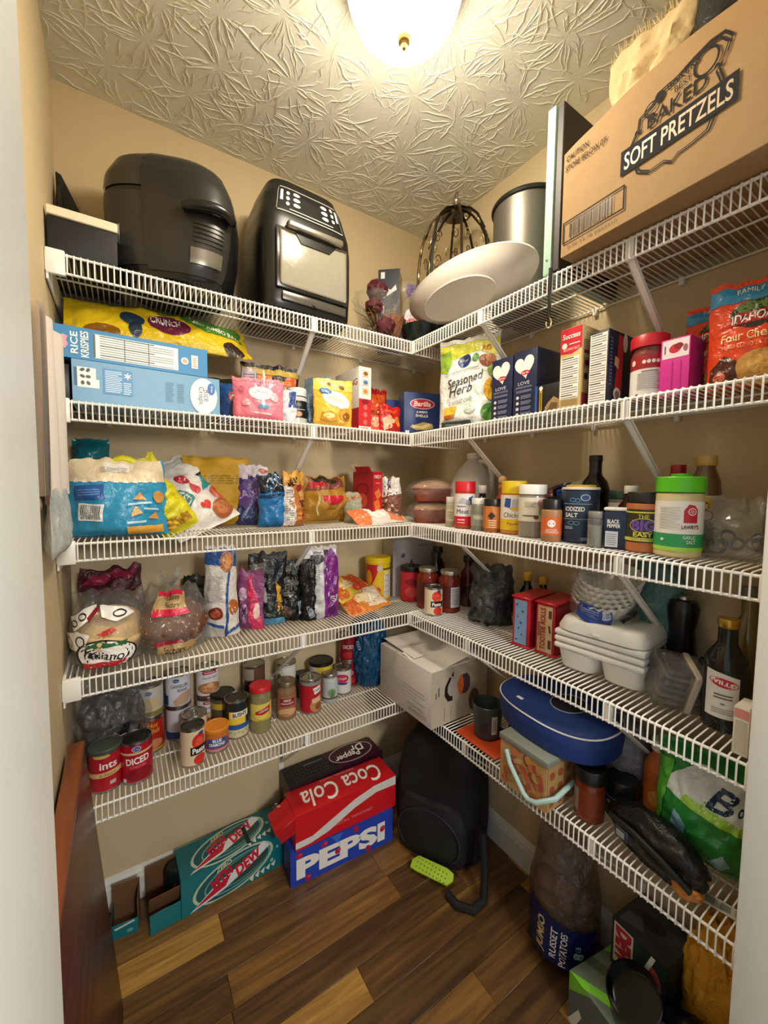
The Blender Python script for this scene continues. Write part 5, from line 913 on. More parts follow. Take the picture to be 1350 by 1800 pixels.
for k, (x, y, w_, lab) in enumerate(((-.695, -.165, .115, 'black glossy chip bag with grey lettering'), (-.645, -.2, .06, 'narrow black chip bag tucked against the purple one'))):
    bag('chip_bag', lab, 'bag', x, y, S[4], Pouch(w_, .205, .065, 'stand', 145+k, .008, 0, .012), FOIL('#0d0d0d', .25), [[('t', 'STEAK', -1, 14, 6, 2, '#6d6b66', 0, 0, .01), ('t', 'CHIPS', -1, 11.6, 5.6, 2, '#6d6b66', 0, 0, .01), ('l', -1, 9.4, 4, 1.4, 3, '#8d8b86'), ('rr', 3.2, 4.6, 2.4, 4.4, '#8d98a4', 8), ('e', -2, 3.6, 2, 1.8, '#4a3428'), ('e', -1, 17.4, 1.2, .8, '#5c5a40')], [('rr', .4, 3.4, 2, 4.2, '#8d98a4', 14), ('e', -.6, 11, .8, 1.4, '#3a3a38')]][k], rz=-12-6*k, group='black chip bags', seal=1)
bag('chip_bag', 'white and bright purple chip bag, edge toward the room', 'bag', -.6, -.2, S[4], Pouch(.125, .25, .07, 'stand', 149, .006, .1, .02), '#d3d1d2', [('p', [(.4, .2), (6.2, .2), (6.2, 21), (3.6, 25), (.8, 21)], '#7a2480'), ('p', [(1, 21), (3.6, 25), (.4, 25)], '#2a1a34'), ('l', -3, 12, 4.4, 13, 20, '#a4a2a6'), ('e', -1.8, 20.6, 2.6, 1.6, '#4a4a4c'), ('l', -1.8, 22.8, 3, 1, 2, '#3a3a3c'), ('t', 'SP', 4.6, 7, 2.4, 2.2, WHT, 8, 0, .02), ('l', 4.8, 13, 3, 1.2, 3, '#d8b8dc', 80), ('e', 3.4, 3, 1.6, 1.6, '#54185c')], rz=-10, seal=1.2)
for k, (x, y, z, c, lab, a) in enumerate(((-.43, -.16, .018, '#e08a3a', 'orange flat cheese pack in clear film on the fourth shelf', 0), (-.46, -.12, .06, '#d8b84a', 'yellow snack pack lying on the orange one', 14))):
    bag('cheese_pack', lab, 'packet', x-.08, y-.03, S[4]+z, Pouch(.12, .19, .04, 'pillow', 151+k, .007), FOIL(c, .25), [('p', [(-5, 1), (5, 1), (5, 5), (0, 6), (-5, 5)], '#d86a2a'), ('p', [(-5, 10), (4, 9), (5, 17), (-4, 18)], '#efe0c8' if k == 0 else '#c94a2a'), ('e', 0, 8, 2.4, 3, '#f0d8a8')], rot=RZ(a) @ RX(-62) @ RY(80), group='flat snack packs')
jar('drink_powder_can', 'yellow chocolate drink powder canister with domed lid', 'canister', -.298, -.09, S[4], cyl(.05, .15, .004, .049), '#e8c21c', cap=(.052, .148, .172, '#f0d015'), lab=(.004, .146, '#e9c41e', [('p', [(-7, 6), (-7, 14.4), (-.4, 14.4), (-.4, 12), (-2, 8), (-4, 5)], '#c2242a'), ('e', -4.6, 9, 1.6, 3.2, '#e8a41c'), ('r', -.8, 12, 1.4, 14, '#d8ccc0'), ('e', -.4, 4.2, 1.2, 1.2, '#e0482a'), ('r', 2, 1.2, 6.4, 12, '#ece08a'), ('n', 4.2, 6, 4, 9), ('r', 1.6, 12.4, 6.6, 13, '#5a4a14')]), turn=6)
carton('appliance_box', 'pale grey appliance box in the corner of the fourth shelf', 'box', -.135, -.085, S[4], .2, .1, .235, -10, '#a9a4a8', front=[('l', 14, 21, 5, 1, 2, '#7d7880'), ('r', 6, 2, 14, 11, '#2a2028'), ('e', 4.6, 17, 1, 1, '#6d6470'), ('t', '100', 5.4, 1.4, 2.6, .9, '#5a545c')], left=[('r', 0, 0, 10, 23.5, '#bdb6ac')])
jar('coffee_tub', 'red coffee tub with black lid by the shelf corner', 'canister', -.197, -.183, S[4], cyl(.044, .122, .004, .043), '#b81c2c', cap=(.0455, .12, .138, '#15120f'), lab=(.006, .118, '#bd1d2d', [('e', 0, 8, 2.8, 1.2, '#8a1420'), ('e', .4, 4, 3, 2, '#d24a4a')]))
b = MB(); b.lathe([(.012, 0), (.006, .012), (.002, .026), (0, .027)], BLK, 12); b.build('lid_spike', bpy.data.objects['coffee_tub'], (0, 0, .138))
for k, (x, y, lab) in enumerate(((-.2, -.29, 'pasta sauce jar with steel lid, left of the pair'), (-.163, -.372, 'pasta sauce jar with steel lid, right of the pair'))):
    jar('sauce_jar', lab, 'jar', x, y, S[4], cyl(.0405, .138, .022, .031, .004), M('#7a2a17', .12), cap=(.034, .137, .152, M('#b9b2a4', .3, .8)), lab=(.02, .1, '#4a211c', [('r', 0, 2.2, 4, 9.6, '#cfcbd0'), ('l', 2, 6, 3.4, 6, 9, '#8a868c'), ('r', -6, 2, -.2, 10, '#5a1a16')]), group='pasta sauce jars', turn=8)
can('tomato paste can at the fourth shelf corner, in front of the sauce jars', -.237, -.37, S[4], .033, .1, '#e3cfae', [('e', 1.4, 7, 1.9, 1.9, '#d2301c'), ('e', 1.6, 6.6, 1.1, 1.3, '#e85a34'), ('e', 1.8, 1.8, 1.7, 1.4, '#cf3420'), ('r', -.9, 3.2, 4, 5.3, '#16130f'), ('t', 'Paste', 1.3, 4.2, 3.4, 1.3, WHT, 0, 0, .03), ('e', 2, 8.8, .7, .5, '#2c3f86')], lid=DSTEEL, group='tomato paste cans')
for k, (x, y, h, c, lab) in enumerate(((-.095, -.225, .21, '#16110f', 'tall black bottle at the back corner of the fourth shelf'), (-.13, -.255, .195, '#7a1a2a', 'dark bottle with pink label behind the sauce jars'), (-.055, -.36, .19, '#5a1a20', 'dark red bottle behind the right sauce jar'))):
    jar('sauce_bottle', lab, 'bottle', x, y, S[4], cyl(.03, h-.02, .05, .014, .02), M('#120d0b' if k != 2 else '#4a1418', .15), cap=(.02, h-.022, h+.004, '#17120f'), lab=(.04, .09, c, [('r', -2, 5, 2, 8, '#b83a5a' if k == 1 else '#2a2220')]), group='dark bottles in the corner')

# ================================================================== fourth shelf, right run
bag('plastic_bag', 'crumpled dark grey plastic bag on the fourth shelf', 'bag', -.13, -.545, S[4], Pouch(.15, .2, .13, 'sack', 161, .02, .15, .03), FOIL('#3f4545', .28, 1.0), rz=-58)
for k, (y, lab) in enumerate(((-.63, 'small dark bottle with yellow cap, nearer the grey bag'), (-.69, 'small dark bottle with yellow cap, behind the tin lunch boxes'))):
    jar('extract_bottle', lab, 'bottle', -.055, y, S[4], cyl(.026, .155, .05, .011, .016), M('#1d130e', .12), cap=(.0145, .153, .178, '#c9a035'), group='yellow capped bottles')
def tin(label, x, y, col, side, ops, rops):
    t = carton('lunch_tin', label, 'tin', x, y, S[4], .06, .14, .145, -84, col, front=ops, right=rops, flaps=False, bev=.01, group='red candy tins')
    for z_ in (-.0005, .1405):
        b = MB(); b.box((-.0315, -.0715, z_), (.0315, .0715, z_+.006), M('#c01f2e', .3), .002); b.build('rolled_rim', t)
    return t
tin('red rimmed tin box with pale blue printed side', -.15, -.728, '#b81e2c', '#7d9ec4', [('r', 1.1, .9, 4.9, 13.6, '#7fa2cb')] + [('e', 1.8+1.3*(i % 2)+.3*(i % 3), 2+1.7*i, .35, .25, ['#2f3f7a', '#c23a48', '#3a4a4a'][i % 3], 40*i) for i in range(7)], [('r', .5, .6, 13, 13.8, '#a81c28'), ('l', 6, 8, 8, 6, 4, '#c94a50')])
tin('red candy tin with tan lettered side', -.14, -.8, '#a81b28', '#c9a57a', [('r', .9, .8, 5.1, 13.6, '#c79a72'), ('r', 3.4, .8, 5.1, 13.6, '#cdb48c'), ('t', 'TOOTSIE ROLLS', 2.4, 7.2, 11.6, 1.5, '#8a1f1c', 90, 0, .03), ('r', 4, 10.4, 4.9, 12.6, '#5a3a2c'), ('r', 4, 2, 4.9, 4.4, '#5a3a2c'), ('rr', 4.4, 7.4, .5, 2, '#4a3226', 10), ('l', 1.3, 7, .5, 9, 1, '#8a5a44')], [('r', .4, .8, 13, 13.6, '#b0202e'), ('e', 6, 8, 3, 3, '#8a1822')])
# foam clamshells
t0 = None
FOAM = M('#e9e7e0', .6, 0, 'p', .08, 160, .03)
for k in range(3):
    t = thing('foam_tray', ['bottom', 'middle', 'topmost'][k]+' white foam divided tray of the stack on the fourth shelf', 'food tray', (-.145, -.955, S[4]+.002+k*.017), -84, 'stack of foam food trays')
    if k in (0,):
        for sx in (-1, 1):
            b = MB(); vs = []; n = 28
            for hw, hd, z_ in ((.04, .075, 0), (.045, .08, .004), (.053, .09, .05)):
                for q in range(n):
                    a = 2*math.pi*q/n; c, s_ = math.cos(a), math.sin(a); vs.append((sx*.052+hw*math.copysign(abs(c)**.45, c), hd*math.copysign(abs(s_)**.45, s_), z_))
            b.add(vs, [(j*n+q, j*n+(q+1) % n, (j+1)*n+(q+1) % n, (j+1)*n+q) for j in range(2) for q in range(n)]+[tuple(range(n))[::-1]], FOAM); b.build('compartment', t)
    b = MB(); b.box((-.104, -.094, .05), (.104, .094, .065), FOAM, .006, 2); b.build('tray_rim', t)
t = thing('foam_container', 'closed white foam container on top of the tray stack', 'food tray', (-.145, -.955, S[4]+.103), -84)
b = MB(); vs = []; n = 40
for hw, hd, z_ in ((.105, .095, 0), (.105, .095, .006), (.096, .087, .026), (.09, .08, .03), (.0, .0, .03)):
    for q in range(n):
        a = 2*math.pi*q/n; c, s_ = math.cos(a), math.sin(a); vs.append((hw*math.copysign(abs(c)**.35, c), hd*math.copysign(abs(s_)**.35, s_), z_))
b.add(vs, [(j*n+q, j*n+(q+1) % n, (j+1)*n+(q+1) % n, (j+1)*n+q) for j in range(4) for q in range(n)], FOAM); b.build('lid_shell', t)
b = MB(); b.box((-.01, -.1, .004), (.01, -.094, .012), FOAM, .002); b.build('closing_tab', t)
# coffee filters
t = thing('coffee_filters', 'open bag of fluted white coffee filters with blue label on the foam trays', 'coffee filters', (-.145, -.93, S[4]+.135), 0, rot=RZ(-70) @ RX(18))
FIL = M('#e9e5dc', .8)
for k in range(5):
    b = MB(); b.lathe([(.0, .004), (.036, .004), (.05, .02), (.066, .05+.008*k), (.071, .062+.008*k)], FIL, 96, flute=.045, nf=24, T=Matrix.Translation((.004*k, .003*k, .004*k)) @ Matrix.Rotation(R(6*k), 4, 'Z')); b.build('filter', t)
p0 = Pouch(.165, .12, .14, 'sack', 171, .008, .1, .02); b = MB(); p0.mesh(b, CLEAR); b.build('bag_film', t, sharp=80)
b = MB(); deco(b, p0.surf, [('rr', -1, 4.2, 7.6, 4, '#2b4596', -12), ('l', -2, 4.6, 4, 1.8, 4, '#93a3cf', -12), ('rr', 1.6, 4.2, 1.6, 1.8, '#d5dcea', -12), ('t', '100', 1.6, 4.2, 1.2, 1, '#2b4596', -12), ('rr', 6, 3, 3.4, 1.2, '#1b2024', 30)], True, .001, film=True); b.build('printed_label', t, sharp=60)
wad('teal_bag', 'sheer teal plastic bag behind the coffee filters', 'bag', -.052, -1.005, S[4], (.09, .13, .29), M('#6fa8a0', .2, 0, 'c', alpha=.5), 22, .2, 2)
jar('pepper_mill', 'tall black pepper mill with steel band', 'pepper mill', -.075, -1.078, S[4], [(0, .001), (.033, 0), (.035, .004), (.0345, .05), (.032, .055), (.028, .1), (.026, .13), (.031, .168), (.032, .185), (.026, .2), (0, .202)], M('#100f0f', .3))
b = MB(); b.lathe([(.0335, .054), (.0345, .055), (.0335, .073), (.0325, .074)], STEEL, 32); b.build('steel_band', bpy.data.objects['pepper_mill'])
b = MB(); b.lathe([(.012, .201), (.014, .203), (.014, .21), (0, .212)], STEEL, 24); b.build('top_cap', bpy.data.objects['pepper_mill'])
# bundle of foil cups held by a rubber band
t = thing('tray_bundle', 'bundle of grey foil trays wrapped in film with a rubber band', 'tray bundle', (-.195, -1.128, S[4]+.052), 0, rot=RZ(-52) @ RX(14) @ RY(8))
for k in range(6):
    b = MB(); b.box((-.052+.002*k, -.035+.002*k, -.036+.0135*k), (.04, .04, -.026+.0135*k), M(['#8a7466', '#9a948f', '#7d8286'][k % 3], .35, .2), .004, 2); b.build('foil_tray', t)
b = MB(); b.box((-.056, -.039, -.041), (.044, .044, .046), M('#c9c4c0', .15, 0, 'c', alpha=.08), .003, 2); b.build('film_wrap', t)
b = MB(); b.box((-.002, -.0415, -.0435), (.014, .0465, .0485), M('#b8ab98', .6, 0, 'w'), .004, 1); b.build('rubber_band', t)
b = MB(); b.tube([(.03, .03, .05), (.036, -.02, .056), (.034, -.05, .05)], [.006, .009, .008], BLK, 8); b.build('black_tie', t)
jar('small_brown_bottle', 'small brown bottle with black cap beside the tray bundle', 'bottle', -.135, -1.052, S[4], cyl(.021, .07, .02, .012, .006), M('#4a2a18', .15), cap=(.0165, .07, .092, '#1a1613'), lab=(.03, .05, '#cfc9b4', []))
jar('vinegar_bottle', 'tall dark vinegar bottle with gold cap and white label', 'bottle', -.205, -1.2, S[4], [(0, .002), (.026, 0), (.034, .004), (.035, .12), (.032, .138), (.02, .158), (.0155, .168), (.015, .2)], M('#0d0d0b', .1), cap=(.0165, .197, .214, M('#b8913a', .3, .8), 1), lab=(.028, .122, '#12110f', [('p', [(-3.9, 3), (1.4, 3), (1.4, 11), (-1, 11.6), (-3.9, 12)], '#dcd9d2'), ('e', -1, 9.8, 2.3, .9, '#c2202f', -8), ('t', 'VILLE', -1, 9.8, 3.4, .8, WHT, -8, 0, .02), ('l', -1, 7.2, 2.8, 1.2, 2, '#5a564f'), ('l', -1, 4.4, 3.4, 1.2, 3, '#9a968c'), ('e', -1, 5.8, .4, .2, '#8d8a80')]), turn=14)
jar('oil_bottle', 'clear olive oil bottle behind the dark vinegar', 'bottle', -.09, -1.2, S[4], cyl(.03, .24, .07, .014, .04), M('#a89a62', .08, 0, 'g', alpha=.35), cap=(.016, .238, .26, '#6b6a60'), cont=('#8a7a2c', .12))
carton('tea_box', 'narrow white and pink box at the right door jamb', 'box', -.262, -1.249, S[4], .022, .05, .085, -90, '#dcd6c8', front=[('r', .1, 6.6, 2.1, 8.2, '#d88a80'), ('r', .3, .6, 1.9, 6.2, '#c4bba6')])

# ================================================================== lowest shelf, left run: cans
KR = lambda s, t, k=1.0: [('e', s, t, 1.1*k, .75*k, '#c9d4ea'), ('e', s, t, .95*k, .6*k, '#2a4a94'), ('t', 'Kroger', s, t, 1.4*k, .5*k, WHT)]
z5 = S[5]
can('red bean can with tan band, half hidden by the wooden board', -1.226, -.2, z5, .0375, .112, '#b01a2a', [('t', 'ints', .6, 7.4, 4, 1.9, WHT, 0, 0, .02), ('p', [(-6, 4.2), (6, 4.6), (6, 6), (-6, 5.4)], '#d9b878'), ('t', "o Sauce", .4, 5.1, 3.6, .8, '#4a1a14', 2, .2), ('r', .8, 2, 2.2, 3, '#c9b0b0'), ('e', -1, 10, 2, .5, '#c9a860')], lid=DSTEEL, plastic='#4a5248')
can('red diced tomatoes can near the wooden board', -1.155, -.205, z5, .0385, .114, '#b5102c', KR(0, 9.8)+[('r', -6, 8.3, 6, 8.9, '#d9bf8a'), ('t', 'DICED', .2, 6.6, 5.6, 1.9, WHT, 4, 0, .03), ('t', 'TOMATOES', .2, 4.9, 3.8, .7, '#e88a98', 3), ('e', .6, 2.6, 3.6, 1.6, '#8a0c20'), ('r', -3.6, .8, -2.6, 1.8, '#e8d8d8')], lid=DSTEEL)
can('red chili can with yellow lettering behind the diced tomatoes', -1.115, -.085, z5, .0375, .105, '#b32318', [('t', 'Hot', .6, 8.6, 2.8, 1.4, '#e8c43a', 0, .2), ('t', 'Chili', .8, 6.8, 3.4, 1.4, '#e8c43a', 0, .2), ('e', 1, 2.8, 2.4, 1.4, '#c98a5a'), ('r', -6, .7, 6, 1.2, '#d8a82a')])
can('blue and white bean can stacked on the red chili can', -1.115, -.085, z5+.107, .037, .1, '#c9c4b4', KR(-.4, 7.8)+[('e', .4, 4.4, 2.6, 1.6, '#d2b98a'), ('r', -6, .8, 6, 2.2, '#8a7a3a')])
CAN_OPS = KR(-.6, 8.8)+[('t', 'CANNELLINI', .4, 7, 5, 1.1, '#23304f', 0, 0, .01), ('t', 'BEANS', 1.2, 5.6, 2.8, 1, '#23304f', 0, 0, .01), ('p', [(-1.6, 2.2), (1, 4.6), (3.8, 5), (4.4, 3), (2.6, 1), (-.8, .8)], '#c9a58a'), ('p', [(-6, 1), (-3, 1), (-3, 4), (-6, 4.6)], '#2a4a8c')]
can('lower white and blue bean can at the back left', -1.035, -.062, z5, .037, .106, '#d3d3de', [('r', -6, .7, 6, 3, '#2a4a8c')], group='bean cans in stacks')
can('upper white and blue cannellini bean can', -1.035, -.062, z5+.107, .037, .106, '#dcdbe2', CAN_OPS, group='bean cans in stacks')
BB = [('rr', .2, 8.8, 4.4, 1, '#b0243a', 3), ('l', .2, 8.8, 3.4, .5, 1, WHT, 3), ('t', 'Cannellini Beans', .4, 7.2, 4.8, .8, '#4a4440', 2, .3), ('e', .2, 3.6, 4, 1.9, '#b57a4a'), ('e', -1, 3.6, 1.2, 1, '#d8a470'), ('e', 1.2, 3, 1.3, .9, '#cf9a66'), ('e', .4, 4.6, 1.1, .8, '#e0b484'), ('r', -6, .7, 6, 1.2, '#6a3a24')]
can('lower white bean can with brown bean picture', -.943, -.042, z5, .037, .1, '#e2dee0', BB, group='bean cans in stacks', turn=6)
can('upper white bean can with brown bean picture', -.943, -.042, z5+.101, .037, .1, '#e2dee0', BB, group='bean cans in stacks', turn=6)
can('steel can with pull ring behind the near tomato paste', -1.0, -.145, z5, .036, .105, '#cfc5b2', [], tab=True)
can('near tomato paste can on the lowest shelf', -1.016, -.222, z5, .0335, .112, '#dfcaa8', [('e', 1.8, 7.4, 2, 2.2, '#cf2e1c'), ('e', 1.9, 7, 1.2, 1.5, '#e5553a'), ('e', 2, 2, 1.8, 1.5, '#cc3320'), ('r', -.6, 3.6, 4.6, 6, '#16130f'), ('t', 'Paste', 1.8, 4.8, 3.8, 1.6, WHT, 0, 0, .03), ('e', 2.4, 9.6, .8, .5, '#2c3f86')], lid=DSTEEL, group='tomato paste cans')
can('short almond can with orange plastic lid', -.945, -.19, z5, .0355, .068, '#8a4a5a', [('p', [(-6, 4), (6, 4), (6, 6), (-6, 6)], '#c9702a'), ('rr', .2, 3.2, 5.4, 2.6, '#2a4f9a', 0), ('t', 'BLUE', .2, 3.9, 2.6, 1, WHT, 0, 0, .03), ('t', 'DIAMOND', .2, 2.7, 4.6, 1, WHT, 0, 0, .03), ('r', -6, .7, 6, 1.4, '#c98a92')], plastic='#e58a2a')
can('dark lidded can behind the blue labelled one', -.905, -.085, z5, .037, .115, '#5a5340', [('r', -6, 7.4, 6, 9.4, '#c9a83a')], plastic='#1a1a18')
can('blue and yellow labelled bean can with black shoulder', -.876, -.152, z5, .037, .124, '#1d3350', [('r', -6, 7.4, 6, 11.6, '#15201f'), ('p', [(-2.4, 4.8), (3, 4.8), (3, 9), (-2.4, 9)], '#e8c43a'), ('r', -1.6, 7, 4, 9, '#f0e6cf'), ('t', "BUSH'S", 1, 8, 4.4, 1.4, '#1b1a18', 4, 0, .03), ('r', -6, 3.2, 6, 4.8, '#2a5aa0'), ('r', -6, .7, 6, 3.2, '#cfc79e')] + [('e', -3+1.2*i, 2+.4*(i % 2), .5, .35, '#b5aa7a', 30*i) for i in range(6)], lid=DSTEEL)
jar('pepper_jar', 'glass jar of pickled peppers with red lid', 'jar', -.803, -.168, z5, cyl(.0345, .135, .014, .031, .004), M('#b9b07a', .1, 0, 'g', alpha=.45), cap=(.0345, .135, .152, '#c9202c', 1), lab=(.045, .1, '#dcc95a', [('p', [(-1.6, 7.6), (3.4, 9.2), (3.4, 7.2), (.6, 6.4), (-1.6, 6.6)], '#b8202c'), ('l', 1, 7.7, 3.4, .7, 2, WHT, 12), ('k', .4, 6.2, 2.8, 1.5, .12, '#6a5a1c')]), cont=('#b39a4a', .12))
can('brown can with yellow panel at the back', -.79, -.045, z5, .038, .115, '#4a2018', [('r', -5, 4, -.6, 8.6, '#d8ae3a'), ('r', -5, .7, -.4, 4, '#bcb4a8'), ('l', 2, 6, 2, 6, 6, '#c9a890')], group='back row cans')
can('brown can stacked on the one with a yellow panel', -.79, -.045, z5+.116, .038, .06, '#6a4a3a', [('r', -5, 1, 0, 5, '#a89a88')], group='back row cans')
can('white can with green band and vegetable picture', -.672, -.045, z5, .037, .155, '#ddd9cc', [('r', -6, .7, 6, 2.6, '#5aa03a'), ('e', .6, 5, 3, 1.8, '#b5503a'), ('e', 1.2, 5.4, 1.6, 1, '#d87a5a'), ('e', -2.6, 9, 1.2, 3, '#4a7a3a'), ('r', -1, 10, 4, 14, '#ece8de')], group='back row cans')
jar('gravy_jar', 'brown homestyle gravy jar with dark red label', 'jar', -.705, -.14, z5, cyl(.0345, .115, .02, .029, .004), M('#8a6a4a', .15), cap=(.031, .114, .13, M('#8a7a60', .35, .7)), lab=(.012, .085, '#a06a4a', [('rr', .4, 6.4, 5.2, 2.6, '#8a1a28', 0), ('t', 'HEINZ', .4, 7.1, 2.6, .7, WHT, 0, 0, .02), ('t', 'HomeStyle', .4, 6, 4.4, 1, WHT, 0, .2), ('e', .4, 3, 3.4, 1.3, '#d2a878'), ('l', -.4, 2.2, 2.6, .5, 1, '#3a1a14')]))
can('tall red chunky soup can with steel top', -.617, -.147, z5, .0385, .122, '#b3142a', [('r', -6, 10.4, 6, 11.6, '#8a8a86'), ('rr', 2.6, 8.6, 3, 2.4, '#ece8e2', 14), ('t', 'Chunky', 2.5, 8.5, 2.6, 1.2, '#8a1020', 14, .2, .02), ('e', 2.6, 3, 2.8, 2.4, '#b5824a'), ('e', 3, 2.6, 1.4, 1.2, '#8a4a2a'), ('p', [(.4, 5.6), (4, 6.4), (4, 4.4), (.6, 4)], '#e0b88a')], tab=True)
can('large can with black plastic lid and yellow label at the back', -.538, -.06, z5, .046, .13, '#d9b93a', [('r', -7, .7, -1.4, 12, '#cfc9bc'), ('r', 1, 8, 4, 12, '#e8cc4a')], plastic='#161513', group='back row cans')
jar('gelatin_jar', 'pale jar with steel lid and green print', 'jar', -.53, -.125, z5, cyl(.0295, .095, .012, .026, .004), M('#b9c0c0', .2), cap=(.028, .095, .108, M('#a8a298', .3, .8)), lab=(.016, .082, '#b9c4c6', [('e', .8, 4, 1.6, 1.6, '#7a9a6a'), ('p', [(0, 1.8), (2, 2), (1.4, 5), (.6, 5)], '#5a7a52'), ('r', -4, 1.6, 4, 2.2, '#6a4a34')]))
can('small white can with pink and navy oval', -.458, -.092, z5, .0335, .1, '#dcd8d4', [('e', -.2, 6.4, 2.6, 1.7, '#c22a52'), ('t', 'Great', -.2, 6.5, 3.4, 1.1, WHT, 6, .2), ('p', [(-2.4, 4.8), (2.2, 4.8), (1.4, 4), (-1.6, 4)], '#2a3a7a')])
for k in (0, 1):
    can(['lower', 'upper'][k]+' dark red diced tomatoes can in the back stack', -.413, -.052, z5+.107*k, .037, .106, '#8a1420', [('t', 'DICED', 0, 6, 4.4, 1.5, '#e0c8c8', 0, 0, .02), ('e', .4, 2.8, 2.6, 1.4, '#b52a2a')], group='stacked diced tomato cans')
jar('storage_jar', 'small dark lidded clear jar between the back cans', 'jar', -.605, -.055, z5, cyl(.03, .08, .01, .027, .004), GLASS, cap=(.03, .08, .096, '#2a2824'), cont=('#6d6a60', .05))
wad('water_pack', 'blue shrink-wrapped water bottle pack in the corner of the lowest shelf', 'bottle pack', -.335, -.085, z5, (.13, .13, .27), M('#0f4a70', .15, 0, 'f', 1.0), 31, .3, 4.5, sub=5)
t = bag('produce_bag', 'black plastic bag inside crinkled clear film at the side wall', 'bag', -1.205, -.1, z5, Pouch(.17, .21, .13, 'sack', 181, .014, .1, .02), FOIL('#1b1b1c', .25), [('l', 3, 11, 5, 1, 1, '#c9c6be', -8), ('l', 3.4, 9.4, 3, .8, 1, '#c9c6be', -8)], rz=-6)
p0 = Pouch(.2, .29, .15, 'sack', 183, .018, 0, .03); b = MB(); p0.mesh(b, CLEAR); b.build('film_wrap', t, sharp=80)

# ================================================================== lowest shelf, right run
t = carton('blender_box', 'opened white appliance box overhanging the corner of the lowest shelf', 'box', -.198, -.323, z5, .268, .305, .195, 1, '#d5cec6', flaps=False,
    left=[('l', 18, 8, 18, 5, 4, '#bdb4ae'), ('l', 22, 4, 9, 1, 2, '#9a918c'), ('l', 23, 2.2, 10, 1.6, 4, '#a39a94'), ('r', 2.6, 2, 4.8, 5, '#b8aca2'), ('e', 2.2, 9, .3, .3, '#8a7f78')],
    front=[('r', 0, 0, 26.8, 19.5, '#b9ad98'), ('p', [(8, 16), (6, 13), (5.8, 10), (7.4, 7.6), (9.6, 7.4), (9.6, 9), (8.2, 9.4), (7.2, 11), (7.4, 13), (9, 15.6)], '#1d1b1c'), ('p', [(9, 15.6), (10.6, 15), (10.6, 10.4), (9.2, 9.6), (7.6, 11.4), (7.8, 13.4)], '#b5a8aa'), ('e', 14.4, 12, 2.6, 3.6, '#b5461f'), ('e', 15.6, 12, 2.4, 3.6, '#4a3a44'), ('e', 13.4, 12, 1.4, 3.4, '#cf6a3a'), ('p', [(8.8, 16.2), (10, 18), (9.8, 15.8)], '#1d1b1c'), ('l', 3.2, 12, .6, 7, 1, '#6d655a'), ('l', 2, 11, .5, 5, 1, '#6d655a'), ('r', 5.8, 1, 6, 6, '#8d8472'), ('r', 8.8, 1, 9, 5.4, '#8d8472'), ('e', 20, 5, 2.6, 4, '#5a4438')])
for k, (a, x0, x1, y0, y1, nm) in enumerate(((8, -.13, .13, -.15, .02, 'box_flap'), (3, -.12, .13, -.04, .15, 'box_flap'), (-9, -.11, .05, -.15, -.02, 'paper_sheet'))):
    b = MB(); b.box((x0, y0, 0), (x1, y1, .002), M('#ddd6cb', .7), .0005, 1, Matrix.Translation((0, 0, .198+.004*k)) @ Matrix.Rotation(R(a), 4, 'Y' if k == 2 else 'X')); b.build(nm, t)
b = MB(); b.box((-.07, -.085, 0), (.07, .085, .006), M('#d8501c', .45), .004, 2); b.box((-.064, -.079, .006), (.064, .079, .008), M('#c9481a', .5), .001); tag(b.build('orange_tray', None, (-.195, -.612, z5)), 'flat orange tray under the grey measuring cup', 'tray')
t = jar('measuring_cup', 'dark grey cup with side handle and paper label on the orange tray', 'cup', -.195, -.6, z5+.009, [(0, .002), (.038, 0), (.042, .004), (.044, .05), (.048, .105), (.0465, .106), (.042, .05), (.04, .008), (0, .006)], M('#3c4544', .3), lab=(.02, .085, '#3a4241', [('r', .6, 2.2, 2.6, 8.2, '#cfcaca'), ('l', 1.6, 5.2, 1.4, 4, 6, '#8d8a8c'), ('r', -3, 2, -.6, 6, '#3a2a3a')]), turn=10)
b = MB(); b.tube([(.044, -.012, .09), (.066, -.02, .088), (.074, -.022, .06), (.066, -.02, .025), (.043, -.012, .02)], .008, M('#20262a', .35), 8); b.build('handle', t)
t = carton('floral_tin', 'worn orange floral tin basket with pale teal handle', 'tin', -.243, -.826, z5, .148, .135, .13, -90, '#c9a06a', flaps=False, bev=.006, front=[('r', .2, .2, 14.6, 12.8, '#c79c68')]+[('e', 1.5+(i*4.37) % 11.8, 1.5+(i*2.61) % 9.4, .7+(i*.37) % .9, .6+(i*.23) % .7, ['#b5583a', '#c2764a', '#a8503a', '#bd8a52', '#b8a060'][i % 5], 40*i) for i in range(46)], right=[('r', .2, .2, 13.3, 12.8, '#a88454')]+[('e', 2+3.4*(i % 4), 2+3.6*(i//4), 1, 1, '#9a4a2c') for i in range(12)])
b = MB(); b.box((-.077, -.0705, .118), (.077, .0705, .136), M('#8f9488', .4, .3), .003, 2); b.build('tin_lid', t)
TEAL = M('#9fbdb8', .4)
b = MB(); b.tube([(-.05, -.071, .1), (-.03, -.08, .075), (.02, -.086, .028), (.036, -.087, .022), (.06, -.086, .03), (.092, -.06, .05), (.09, .02, .06)], .0065, TEAL, 10); b.build('handle', t)
t = thing('cooler_lid', 'navy oval soft bag with white piping resting on the floral tin', 'bag', (-.165, -.826, z5+.137), 0, rot=RZ(-4) @ RY(-2))
NAVY = M('#143274', .6, 0, 'p', .2, 250, .06)
K = [(0, .105, .155, 0), (.006, .113, .163, 0), (.04, .118, .168, 0), (.07, .116, .166, 0), (.078, .11, .16, 0), (.082, .095, .145, 0), (.083, 0, 0, 0)]
b = MB(); loft(b, K, 2.5, NAVY, 56, False); b.add([loft_pt([K[0], K[0]], 2.5, 2*math.pi*k/56, 0) for k in range(56)], [tuple(range(56))[::-1]], NAVY); b.build('body', t)
